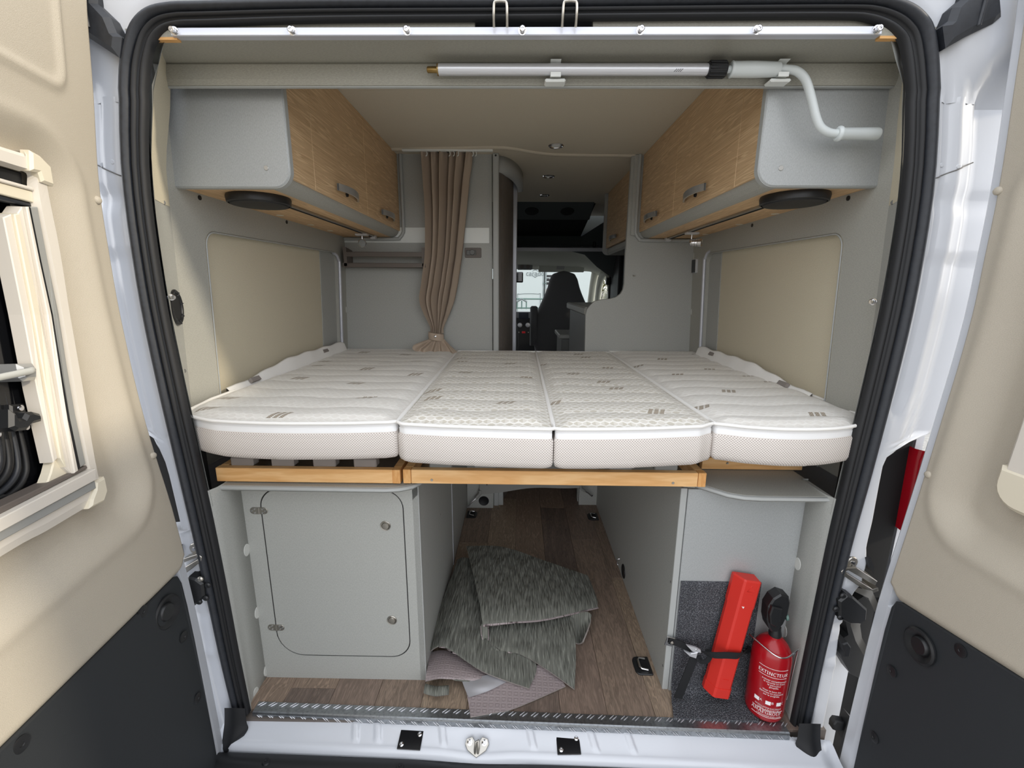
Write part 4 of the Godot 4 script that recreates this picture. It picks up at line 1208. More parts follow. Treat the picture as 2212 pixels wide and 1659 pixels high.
	for q in [[Vector3(0.049, 1.725, -0.088).x, 0], [Vector3(0.563, 1.724, -0.088).x, 1]]:
		var x: float = q[0]
		var k := thing("crank_clip", "white plastic clip holding the crank " + ("near the middle of its silver tube" if q[1] == 0 else "at its bend, right of the grip"), "clip", Vector3(x, y, z - 0.02), "clips of the crank handle")
		part(k, "jaw", Mb.new().loft([p3([Vector3(x - 0.012, y - 0.017, z + 0.010), Vector3(x - 0.012, y - 0.0155, z - 0.004), Vector3(x - 0.012, y - 0.009, z - 0.016), Vector3(x - 0.012, y + 0.009, z - 0.016), Vector3(x - 0.012, y + 0.0155, z - 0.004), Vector3(x - 0.012, y + 0.017, z + 0.010)]), p3([Vector3(x + 0.012, y - 0.017, z + 0.010), Vector3(x + 0.012, y - 0.0155, z - 0.004), Vector3(x + 0.012, y - 0.009, z - 0.016), Vector3(x + 0.012, y + 0.009, z - 0.016), Vector3(x + 0.012, y + 0.0155, z - 0.004), Vector3(x + 0.012, y + 0.017, z + 0.010)])]), M.white_plastic)
		part(k, "jaw_lip", Mb.new().box(Vector3(x, y - 0.0135, z + 0.010), Vector3(0.024, 0.010, 0.002), 0.0008), M.white_plastic)
		part(k, "foot", Mb.new().box(Vector3(x, y - 0.021, z - 0.013), Vector3(0.048, 0.007, 0.030), 0.003), M.white_plastic)
	# small sticker on the tube
	var st := Mb.new()
	for k in 4:
		var x2: float = Vector3(0.319, 1.725, -0.088).x + 0.0045 * k
		st.tube(p3([Vector3(x2 - 0.003, y - 0.0085, z + 0.0092), Vector3(x2 + 0.003, y - 0.0035, z + 0.0120)]), 0.0006, 4)
	part(c, "print", st, M.print_black)


func handle_mesh(len: float) -> Mb:
	# bowed bar along -z, standing off in +x
	var m := Mb.new()
	var top := []
	for k in 17:
		var t := k / 16.0
		var x := 0.004 + 0.030 * pow(sin(PI * clampf(0.06 + t * 0.94, 0, 1)), 0.75) * (1.0 - 0.25 * t)
		top.append([x, -t * len])
	var rows := []
	for q in top:
		rows.append(p3([Vector3(q[0] + 0.003, -0.011, q[1]), Vector3(q[0] + 0.003, 0.011, q[1]), Vector3(q[0] - 0.003, 0.011, q[1]), Vector3(q[0] - 0.003, -0.011, q[1]), Vector3(q[0] + 0.003, -0.011, q[1])]))
	m.loft(rows, true, -1)
	return m


func build_cabinets() -> void:
	for side: int in [-1, 1]:
		var xd := -0.642 if side < 0 else 0.578
		var xw := -0.950 if side < 0 else 0.893
		var z0 := -0.168 if side < 0 else -0.138
		var zb := -1.299
		var yb := 1.487
		var yt := 1.878
		var cuts := [z0 - 0.018, -0.350, -0.813, zb] if side < 0 else [z0 - 0.018, -0.296, -0.804, zb]
		var c := thing("overhead_cabinet", "oak overhead cabinet with three doors and grey end panel, " + ("left of the bed" if side < 0 else "right of the bed"), "cabinet", Vector3((xd + xw) * 0.5, yb, -0.7), "overhead cabinets of the bed bay")
		var e := rrect(minf(xd - side * -0.012, xw), yb - 0.002, maxf(xd - side * -0.012, xw), 1.74, 0.0)
		var xi := xd - side * 0.016
		e = rrect(minf(xi, xw), yb - 0.002, maxf(xi, xw), 1.74, [0.0, 0.044, 0.0, 0.0] if side < 0 else [0.044, 0.0, 0.0, 0.0], 10)
		part(c, "end_panel", Mb.new().prism(e, z0 - 0.018, z0, Transform3D(), 0.0025), M.grey_sheen, "grey brushed end panel")
		part(c, "end_edge", Mb.new().prism(e, z0 - 0.020, z0 - 0.0035, Transform3D(Basis(), Vector3(-side * 0.0012, -0.0012, 0))), M.grey_edge)
		var bolt := Vector2(-0.686, 1.532) if side < 0 else Vector2(0.616, 1.527)
		part(c, "screw_cap", Mb.new().lathe(p2([Vector2(0.0062, 0), Vector2(0.0062, 0.0012), Vector2(0.0054, 0.002), Vector2(0, 0.002)]), aim(Vector3(bolt.x, bolt.y, z0), Vector3(0, 0, 1)), 18), M.handle_grey)
		part(c, "base_board", Mb.new().box(Vector3((xw + xd - side * -0.046) * 0.5, yb + 0.008, (z0 + zb) * 0.5 - 0.009), Vector3(absf(xw - xd) - 0.046, 0.016, z0 - zb - 0.018)), M.oak_pale, "oak base board")
		# grey rounded profile between the base board and the doors
		var prof := []
		for k in 9:
			var a := PI / 2 * k / 8.0
			prof.append(Vector2(xd - side * (-0.046 + 0.040 * sin(a)), yb + 0.036 - 0.037 * cos(a)))
		prof.append(Vector2(xd - side * -0.008, yb + 0.036))
		prof.append(Vector2(xd - side * -0.046, yb + 0.012))
		part(c, "base_profile", Mb.new().prism(p2(prof), zb, z0 - 0.018), M.grey_side)
		part(c, "carcass", Mb.new().box(Vector3((xw + xd) * 0.5 + side * 0.012, (yb + yt) * 0.5, (z0 + zb) * 0.5 - 0.02), Vector3(absf(xw - xd) - 0.03, yt - yb - 0.02, z0 - zb - 0.05)), M.grey_dark)
		for k in 3:
			var za: float = cuts[k] - 0.0012
			var zc: float = cuts[k + 1] + 0.0012
			var door := part(c, "cabinet_door", Mb.new().box(Vector3(xd + side * 0.008, (yb + 0.0275 + yt) * 0.5 + 0.002, (za + zc) * 0.5), Vector3(0.016, yt - yb - 0.0275, za - zc), 0.0012), M.oak_door)
			if k == 0:
				continue
			var hz := ([-0.490, -0.966][k - 1] if side < 0 else [-0.473, -0.980][k - 1]) as float
			var hl := 0.205
			var f := Transform3D(Basis(Vector3(-side, 0, 0), Vector3(0, 1, 0), Vector3(0, 0, 1)), Vector3(xd, yb + 0.069, hz))
			local(door, "handle", handle_mesh(hl).mesh(), M.handle_grey, f, "grey bowed handle")
			local(door, "keyhole", Mb.new().lathe(p2([Vector2(0.007, 0), Vector2(0.007, 0.006), Vector2(0.005, 0.007), Vector2(0, 0.005)]), Transform3D(), 14).mesh(), M.black_plastic, aim(Vector3(xd, yb + 0.064, hz - hl * 0.5), Vector3(-side, 0, 0)))
		for z in [-0.62, -0.86, -1.05] if side < 0 else [-0.55, -0.80, -1.12]:
			part(c, "cover_cap", Mb.new().prism(disc(Vector2(xw + -side * 0.05, z), 0.013), 0.0, -0.0012, on_y(yb)), M.cream_plastic)
		# upright trim where the cabinet meets the bulkhead
		var tr := []
		var xo := xd - side * 0.020
		for q in [Vector2(xo, yt), Vector2(xo, 1.70), Vector2(xo, yb + 0.045), Vector2(xo + side * 0.005, yb + 0.018), Vector2(xo + side * 0.022, yb - 0.003), Vector2(xo + side * 0.052, yb - 0.010), Vector2(xw + -side * 0.02, yb - 0.010)]:
			tr.append(Vector3(q.x, q.y, -1.290))
		part(c, "end_trim", Mb.new().tube(p3(curve(tr, 4)), 0.0085, 8), M.grey_edge)
		# speaker under the cabinet
		var sc := Vector3(-0.788, yb, -0.300) if side < 0 else Vector3(0.727, yb, -0.255)
		var sp := thing("speaker", "round black speaker under the " + ("left" if side < 0 else "right") + " overhead cabinet", "speaker", sc, "speakers under the overhead cabinets")
		part(sp, "ring", Mb.new().lathe(p2([Vector2(0, 0), Vector2(0.083, 0), Vector2(0.085, -0.006), Vector2(0.083, -0.020), Vector2(0.079, -0.022), Vector2(0.079, -0.018), Vector2(0, -0.018)]), Transform3D(Basis(), sc), 48), M.black_plastic)
		part(sp, "grille", Mb.new().lathe(p2([Vector2(0.078, -0.018), Vector2(0.074, -0.024), Vector2(0.05, -0.027), Vector2(0, -0.028)]), Transform3D(Basis(), sc), 40), M.rubber_dark)
		# lamp rail with its spot lamp
		var xr := -0.757 if side < 0 else 0.716
		var zr := -1.215 if side < 0 else -1.255
		var rl := thing("lamp_rail", "thin aluminium lamp rail under the " + ("left" if side < 0 else "right") + " overhead cabinet", "rail", Vector3(xr, yb, -0.8), "lamp rails under the cabinets")
		part(rl, "rail", Mb.new().box(Vector3(xr, yb - 0.004, (zr - 0.34) * 0.5), Vector3(0.020, 0.008, -0.34 - zr), 0.001), M.steel)
		part(rl, "groove", Mb.new().box(Vector3(xr + side * 0.004, yb - 0.0085, (zr - 0.34) * 0.5), Vector3(0.007, 0.002, -0.36 - zr)), M.black_gap)
		part(rl, "end_cap", Mb.new().box(Vector3(xr, yb - 0.009, zr - 0.010), Vector3(0.026, 0.018, 0.030), 0.002), M.alu)
		var lz := -1.085 if side < 0 else -0.975
		var lm := thing("spot_lamp", "small chrome reading spot lamp hanging from the " + ("left" if side < 0 else "right") + " lamp rail", "lamp", Vector3(xr, yb - 0.02, lz), "reading spot lamps")
		part(lm, "slider", Mb.new().box(Vector3(xr + side * 0.010, yb - 0.013, lz), Vector3(0.055, 0.010, 0.030), 0.002), M.alu)
		var px := xr + side * 0.012
		part(lm, "stem", Mb.new().tube(p3([Vector3(px, yb - 0.016, lz - 0.006), Vector3(px, yb - 0.048, lz - 0.006)]), 0.0042, 10), M.chrome)
		var hd := Vector3(0.30, -0.03, 0.95).normalized() if side < 0 else Vector3(0.86, -0.06, 0.50).normalized()
		var hc := Vector3(px, yb - 0.052, lz - 0.006) - hd * (0.014 if side < 0 else 0.006)
		part(lm, "head", Mb.new().lathe(p2([Vector2(0, 0), Vector2(0.013, 0.0), Vector2(0.016, 0.004), Vector2(0.016, 0.011), Vector2(0.0145, 0.0125), Vector2(0.016, 0.014), Vector2(0.016, 0.021), Vector2(0.0145, 0.0225), Vector2(0.016, 0.024), Vector2(0.016, 0.031), Vector2(0.0145, 0.0325), Vector2(0.017, 0.034), Vector2(0.018, 0.048), Vector2(0.016, 0.050), Vector2(0.014, 0.047)]), aim(hc, hd), 24), M.chrome)
		part(lm, "lens", Mb.new().lathe(p2([Vector2(0.0145, 0.047), Vector2(0.010, 0.049), Vector2(0, 0.050)]), aim(hc, hd), 20), M.grey_plastic)


func build_bulkheads() -> void:
	var zb := -1.30
	var w := struct("wall_front_left", Mb.new().box(Vector3(-0.565, 0.94, zb - 0.010), Vector3(0.79, 1.88, 0.02)), M.grey_panel, "grey bulkhead behind the curtain at the front end of the bed", "wall")
	part(w, "white_band", Mb.new().box(Vector3(-0.565, 1.4975, zb + 0.001), Vector3(0.76, 0.075, 0.004), 0.0005), M.white_plastic, "white band across the bulkhead")
	part(w, "joint", Mb.new().box(Vector3(-0.186, 1.2, zb + 0.0006), Vector3(0.0018, 1.36, 0.002)), M.grey_edge)
	part(w, "post", Mb.new().box(Vector3(-0.150, 0.94, zb + 0.006), Vector3(0.030, 1.88, 0.040), 0.004), M.grey_edge)
	part(w, "screw", Mb.new().lathe(p2([Vector2(0.005, 0), Vector2(0.004, 0.001), Vector2(0, 0.001)]), aim(Vector3(-0.150, 1.868, zb + 0.026), Vector3(0, 0, 1)), 10), M.black_plastic)
	for k in 2:
		pass
	var lk := thing("flap_lock", "dark grey recessed turn lock on the bulkhead right of the curtain", "lock", Vector3(-0.269, 1.412, zb))
	part(lk, "plate", Mb.new().prism(rrect(-0.312, 1.387, -0.226, 1.437, 0.006), 0.0, 0.004, on_z(zb), 0.0015), M.grey_dark)
	part(lk, "tongue", Mb.new().box(Vector3(-0.278, 1.412, zb + 0.006), Vector3(0.050, 0.024, 0.006), 0.002), M.screw_dark)
	part(lk, "knob", Mb.new().lathe(p2([Vector2(0.014, 0), Vector2(0.014, 0.006), Vector2(0.012, 0.009), Vector2(0, 0.009)]), aim(Vector3(-0.272, 1.414, zb + 0.004), Vector3(0, 0, 1)), 20), M.screw_dark)
	# right bulkhead with its stepped inner edge
	var pl := [Vector2(0.519, 1.882), Vector2(0.517, 1.405), Vector2(0.520, 1.263), Vector2(0.515, 1.232), Vector2(0.502, 1.209), Vector2(0.479, 1.192), Vector2(0.450, 1.184), Vector2(0.402, 1.179), Vector2(0.368, 1.170), Vector2(0.347, 1.150), Vector2(0.331, 1.128), Vector2(0.325, 1.099), Vector2(0.328, 0.909), Vector2(0.33, 0.0), Vector2(0.93, 0.0), Vector2(0.93, 1.885), Vector2(0.52, 1.885)]
	var r := struct("wall_front_right", Mb.new().prism(p2(pl), -0.022, 0.0, on_z(zb), 0.002), M.grey_panel, "grey stepped partition at the front end of the bed on the right", "wall")
	part(r, "post", Mb.new().box(Vector3(0.548, 1.69, zb + 0.004), Vector3(0.030, 0.38, 0.012), 0.004), M.grey_panel)
	part(r, "screw", Mb.new().lathe(p2([Vector2(0.005, 0), Vector2(0.004, 0.001), Vector2(0, 0.001)]), aim(Vector3(0.556, 1.868, zb + 0.010), Vector3(0, 0, 1)), 10), M.screw_dark)
	var hk := part(r, "hook", Mb.new().box(Vector3(0.568, 1.301, zb + 0.003), Vector3(0.012, 0.006, 0.006), 0.001), M.steel)
	part(r, "hook", Mb.new().tube(p3([Vector3(0.561, 1.305, zb + 0.002), Vector3(0.561, 1.302, zb + 0.012), Vector3(0.572, 1.301, zb + 0.012)]), 0.0018, 6), M.steel)
	# curtain track and curtain
	var tk := thing("curtain_track", "slim white curtain track on the ceiling joint above the curtain", "curtain track", Vector3(-0.4, 1.87, -1.20))
	part(tk, "track", Mb.new().box(Vector3(-0.375, 1.870, -1.205), Vector3(0.43, 0.008, 0.018), 0.001), M.white_plastic)
	for x: float in [-0.475, -0.365, -0.345, -0.325, -0.255, -0.240]:
		part(tk, "runner", Mb.new().tube(p3([Vector3(x, 1.866, -1.205), Vector3(x + 0.003, 1.858, -1.205), Vector3(x + 0.002, 1.848, -1.202), Vector3(x - 0.003, 1.844, -1.200)]), 0.0024, 6), M.white_plastic)
	build_curtain()
	build_shelf()
	# control display and grab tubes on the side walls
	var fr := wall_frame(1)
	var cp := thing("control_display", "small black square control display on the right side wall", "display", fr * Vector3(-1.20, 1.35, 0.0))
	var ct := Vector2(-1.266, 1.350)
	part(cp, "bezel", Mb.new().prism(rrect(ct.x - 0.028, ct.y - 0.035, ct.x + 0.028, ct.y + 0.035, 0.004), 0.0, 0.008, fr, 0.002), M.alu)
	part(cp, "screen", Mb.new().prism(rrect(ct.x - 0.026, ct.y - 0.032, ct.x + 0.018, ct.y + 0.032, 0.002), 0.007, 0.0095, fr, 0.001), M.black_gloss)
	for side: int in [-1, 1]:
		var f := wall_frame(side)
		var z := -1.213 if side < 0 else -1.147
		var y1 := 1.352 if side < 0 else 1.366
		var t := thing("edge_tube", "pale metal edge tube at the front end of the beige wall panel on the " + ("left" if side < 0 else "right"), "tube", f * Vector3(z, 0.9, 0.0), "edge tubes of the wall pockets")
		var pts := [f * Vector3(z, 0.80, 0.004), f * Vector3(z, 1.1, 0.004), f * Vector3(z, y1 - 0.012, 0.004), f * Vector3(z + 0.006, y1 + 0.014, 0.003), f * Vector3(z + 0.024, y1 + 0.036, 0.001), f * Vector3(z + 0.05, y1 + 0.046, -0.004)]
		part(t, "tube", Mb.new().tube(p3(curve(pts, 5)), 0.0075, 12), M.alu_white)
	# vent outlet on the left jamb
	var vc := Vector3(-0.9255, 1.178, -0.100)
	var vf := Transform3D(Basis(Vector3(0.60, 0, 0.80), Vector3(0, 1, 0), Vector3(0.80, 0, -0.60)), vc)
	vf.basis = Basis(Vector3(-0.39, 0, -0.92).normalized(), Vector3(0, 1, 0), Vector3(0.92, 0, -0.39).normalized())
	var v := thing("vent_ring", "round black cable outlet ring on the left jamb, left of the bed", "outlet", vc)
	var lf := Transform3D(Basis(vf.basis.x, vf.basis.z, vf.basis.y), vc)
	part(v, "ring", Mb.new().lathe(p2([Vector2(0.046, 0), Vector2(0.046, 0.003), Vector2(0.043, 0.005), Vector2(0.038, 0.004), Vector2(0.036, 0.0), Vector2(0.034, -0.02)]), lf, 32), M.black_plastic)
	part(v, "bore", Mb.new().lathe(p2([Vector2(0.037, 0.0015), Vector2(0, 0.0015)]), lf, 28), M.rubber_dark)
	for k in 8:
		var a := TAU * k / 8 + 0.2
		part(v, "rib", Mb.new().tube(p3([lf * Vector3(cos(a) * 0.034, 0.002, sin(a) * 0.034), lf * Vector3(cos(a) * 0.045, 0.005, sin(a) * 0.045)]), 0.0016, 6), M.rubber)
	for side: int in [-1, 1]:
		for y in ([1.205] if side < 0 else [1.205]):
			var x := (at_y(IN_L, y) - 0.034) if side < 0 else (at_y(IN_R, y) + 0.024)
			var k := thing("press_stud", "chrome press stud on the " + ("left jamb beside the black outlet ring" if side < 0 else "right jamb near the door seal"), "press stud", Vector3(x, y, -0.062), "press studs on the jambs")
			part(k, "stud", Mb.new().lathe(p2([Vector2(0.0085, 0), Vector2(0.0085, 0.0015), Vector2(0.005, 0.002), Vector2(0.0042, 0.005), Vector2(0.0062, 0.0065), Vector2(0.0064, 0.010), Vector2(0.0048, 0.0115), Vector2(0, 0.011)]), aim(Vector3(x, y, -0.064), Vector3(-side, 0, 0.5)), 16), M.chrome)


func build_curtain() -> void:
	var c := thing("curtain", "taupe curtain gathered by a tie band, hanging in front of the grey bulkhead", "curtain", Vector3(-0.42, 0.92, -1.24))
	# outline on the plane z = -1.24: left and right edge by height
	var lft := [Vector2(1.000, Vector3(-0.498, 1.020, -1.240).x), Vector2(1.03, Vector3(-0.495, 1.049, -1.240).x), Vector2(1.10, Vector3(-0.524, 1.125, -1.240).x), Vector2(1.17, Vector3(-0.543, 1.179, -1.240).x), Vector2(1.25, Vector3(-0.529, 1.249, -1.240).x), Vector2(1.40, Vector3(-0.505, 1.375, -1.240).x), Vector2(1.60, Vector3(-0.500, 1.574, -1.240).x), Vector2(1.75, Vector3(-0.508, 1.724, -1.240).x), Vector2(1.865, Vector3(-0.514, 1.870, -1.240).x)]
	var rgt := [Vector2(1.000, Vector3(-0.428, 1.021, -1.240).x), Vector2(1.03, Vector3(-0.425, 1.050, -1.240).x), Vector2(1.10, Vector3(-0.394, 1.126, -1.240).x), Vector2(1.17, Vector3(-0.366, 1.192, -1.240).x), Vector2(1.25, Vector3(-0.347, 1.273, -1.240).x), Vector2(1.40, Vector3(-0.321, 1.410, -1.240).x), Vector2(1.60, Vector3(-0.297, 1.597, -1.240).x), Vector2(1.75, Vector3(-0.279, 1.735, -1.240).x), Vector2(1.865, Vector3(-0.261, 1.870, -1.240).x)]
	# folds: cloth runs back and forth in depth, each fold half overlapping the next
	var f := func(u: float, w: float) -> Vector3:
		var y := lerpf(1.000, 1.868, w)
		var a := at_y(lft, y)
		var b := at_y(rgt, y)
		var ph := u * TAU * 6.0 + 0.5 * sin(w * 4.0) + 0.4 * sin(u * 9.0)
		var amp := lerpf(0.016, 0.036, smoothstep(0.0, 0.25, w)) * (1.0 + 0.35 * sin(u * 17.0 + 1.0))
		var x := lerpf(a, b, u) + 0.22 * (b - a) / 6.0 * sin(ph + 1.2)
		x = clampf(x, a, b)
		var z := -1.268 + amp * (1.7 * absf(sin(ph * 0.5)) - 0.3)
		if w > 0.94:
			z += 0.003 * sin(u * 190.0) * smoothstep(0.94, 0.97, w)
		return Vector3(x, y, z)
	part(c, "cloth", Mb.new().grid(170, 70, f, true), M.curtain_cloth)
	# gathered heading
	var hd := func(u: float, w: float) -> Vector3:
		var p: Vector3 = f.call(u, 0.93 + 0.075 * w)
		return p + Vector3(0, 0.002, 0.0025)
	part(c, "heading_tape", Mb.new().grid(170, 6, hd, true), M.curtain_cloth)
	# hem fanning out below the band
	var base := 0.903
	var fan := func(u: float, w: float) -> Vector3:
		var top := Vector3(lerpf(Vector3(-0.490, 1.003, -1.220).x, Vector3(-0.423, 0.994, -1.220).x, u), 0.975, -1.235)
		var bl := Vector3(lerpf(Vector3(-0.569, 0.971, -1.180).x, Vector3(-0.342, 0.934, -1.200).x, u), lerpf(0.945, 0.912, u) - 0.030 * sin(PI * minf(1.0, u * 1.1)) , -1.165 - 0.02 * u)
		var p := top.lerp(bl, pow(w, 0.85))
		p.z += (0.014 * sin(u * TAU * 4.5 + 0.7 * w) + 0.012) * smoothstep(0.0, 0.5, w)
		p.y += 0.006 * sin(u * TAU * 3.5 + 1.0 + 2.0 * w) * w
		if w > 0.9:
			p.y -= 0.01 * (w - 0.9) / 0.1
		p.y = maxf(p.y, base + 0.004)
		return p
	part(c, "hem", Mb.new().grid(90, 22, fan, true), M.curtain_cloth)
	var pts := PackedVector3Array()
	var band := []
	for k in 25:
		var a := TAU * k / 24
		var ctr := Vector3(Vector3(-0.462, 1.002, -1.235).x, 0.985, -1.238)
		var o := Vector3(cos(a) * 0.040, -0.006 * cos(a), sin(a) * 0.030)
		band.append(p3([ctr + o + Vector3(0, -0.018, 0), ctr + o * 1.03, ctr + o + Vector3(0, 0.018, 0)]))
	part(c, "tie_band", Mb.new().loft(band, false), M.curtain_cloth)
	part(c, "snap", Mb.new().lathe(p2([Vector2(0.0075, 0), Vector2(0.007, 0.002), Vector2(0.004, 0.0035), Vector2(0, 0.004)]), aim(Vector3(Vector3(-0.462, 1.007, -1.200).x, 0.988, -1.2075), Vector3(0, 0.1, 1)), 16), M.chrome)


func build_shelf() -> void:
	var a := Vector3(-0.935, 1.342, -1.28)
	var s := thing("wall_rack", "brown grey wall rack with two rails, left of the curtain", "rack", a)
	var z0 := -1.298
	var zf := -1.215
	var xl: float = Vector3(-0.912, 1.371, -1.215).x
	var xr: float = Vector3(-0.509, 1.376, -1.250).x
	var yb: float = Vector3(-0.779, 1.334, -1.215).y
	for x: float in [xl + 0.008, xr]:
		part(s, "end_board", Mb.new().prism(p2([Vector2(z0, yb + 0.004), Vector2(z0, yb + 0.085), Vector2(zf, yb + 0.096), Vector2(zf, yb + 0.004)]), -0.008, 0.008, on_x(x)), M.grey_dark)
	part(s, "base_board", Mb.new().box(Vector3((xl + xr) * 0.5, yb + 0.010, (z0 + zf) * 0.5), Vector3(xr - xl + 0.016, 0.022, zf - z0), 0.002), M.grey_dark)
	part(s, "front_rail", Mb.new().box(Vector3((xl + xr) * 0.5 + 0.008, yb + 0.062, zf - 0.008), Vector3(xr - xl - 0.012, 0.024, 0.014), 0.002), M.grey_dark)


# quilted mattress: plan corners (front left, back left, front right, back right), front edge depth by u
func mattress(label: String, x: Array, front: Array, zb: float, yt: float, yb: float, cover: int, seed_: int) -> void:
	var t := thing("mattress", label, "mattress", Vector3((x[0] + x[2]) * 0.5, yb, zb * 0.5), "mattresses side by side on the bed")
	var plan := func(u: float, w: float, inset: float) -> Vector2:
		var xx := lerpf(lerpf(x[0], x[1], w), lerpf(x[2], x[3], w), u)
		var zz := lerpf(at_y(front, u), zb, w)
		var c := Vector2((x[0] + x[2]) * 0.5, zb * 0.5)
		var p := Vector2(xx, zz)
		return p - Vector2(signf(p.x - c.x) * minf(inset, absf(p.x - c.x)), signf(p.y - c.y) * inset)
	var off := 0.013 * seed_
	var surf := func(u: float, w: float) -> Vector3:
		var uu := u * u * (3.0 - 2.0 * u) * 0.45 + u * 0.55
		var ww := pow(w, 1.25)
		var p: Vector2 = plan.call(uu, ww, 0.0)
		var d := minf(minf(absf(p.x - lerpf(x[0], x[1], ww)), absf(p.x - lerpf(x[2], x[3], ww))), minf(absf(p.y - at_y(front, uu)), absf(p.y - zb)))
		var h := 0.013 * smoothstep(0.0, 0.05, d)
		var s := fposmod(-p.y + off + 0.004 * sin(p.x * 30.0), 0.112) / 0.112
		h += (0.0065 * pow(sin(PI * s), 0.5) - 0.0065) * smoothstep(0.008, 0.04, d)
		h += 0.0015 * sin(p.x * 23.0 + p.y * 9.0 + seed_)
		return Vector3(p.x, yt - 0.002 + h, p.y)
	var uvf := func(u: float, w: float) -> Vector2:
		var p: Vector3 = surf.call(u, w)
		return Vector2(p.x / 0.66 + 0.13 * seed_, p.z / 0.66 + 0.21 * seed_)
	part(t, "cover", Mb.new().grid(60, 220, surf, true, uvf), M["cover_%d" % cover], "white quilted top cover")
	var edge := []
	for k in 61:
		edge.append(Vector2(k / 60.0, 0.0))
	for k in range(1, 41):
		edge.append(Vector2(1.0, k / 40.0))
	for k in range(1, 11):
		edge.append(Vector2(1.0 - k / 10.0, 1.0))
	for k in range(1, 40):
		edge.append(Vector2(0.0, 1.0 - k / 40.0))
	edge.append(edge[0])
	var pipe := []
	var zipper := []
	var side := []
	for e in edge:
		var p: Vector2 = plan.call(e.x, e.y, 0.0)
		var q: Vector2 = plan.call(e.x, e.y, 0.003)
		var r: Vector2 = plan.call(e.x, e.y, 0.012)
		pipe.append(Vector3(p.x, yt, p.y))
		zipper.append(p3([Vector3(q.x, yt, q.y), Vector3(q.x, yt - 0.010, q.y), Vector3(r.x * 0.15 + q.x * 0.85, yt - 0.012, r.y * 0.15 + q.y * 0.85), Vector3(q.x, yt - 0.014, q.y), Vector3(q.x, yt - 0.026, q.y)]))
		side.append(p3([Vector3(q.x, yt - 0.026, q.y), Vector3(p.x, yt - 0.032, p.y), Vector3(p.x, yb + 0.018, p.y), Vector3(q.x, yb + 0.007, q.y), Vector3(r.x, yb, r.y)]))
	pipe.pop_back()
	part(t, "piping", Mb.new().tube(p3(pipe), 0.0045, 8, true), M.piping)
	part(t, "zip_band", Mb.new().loft(zipper, false), M.zip_white)
	part(t, "side_mesh", Mb.new().loft(side, false), M.spacer_mesh, "dotted mesh side")
	part(t, "underside", Mb.new().box(Vector3((x[0] + x[2]) * 0.5, yb + 0.004, zb * 0.5 - 0.05), Vector3(absf(x[2] - x[0]) - 0.06, 0.006, absf(zb) - 0.18)), M.spacer_mesh)


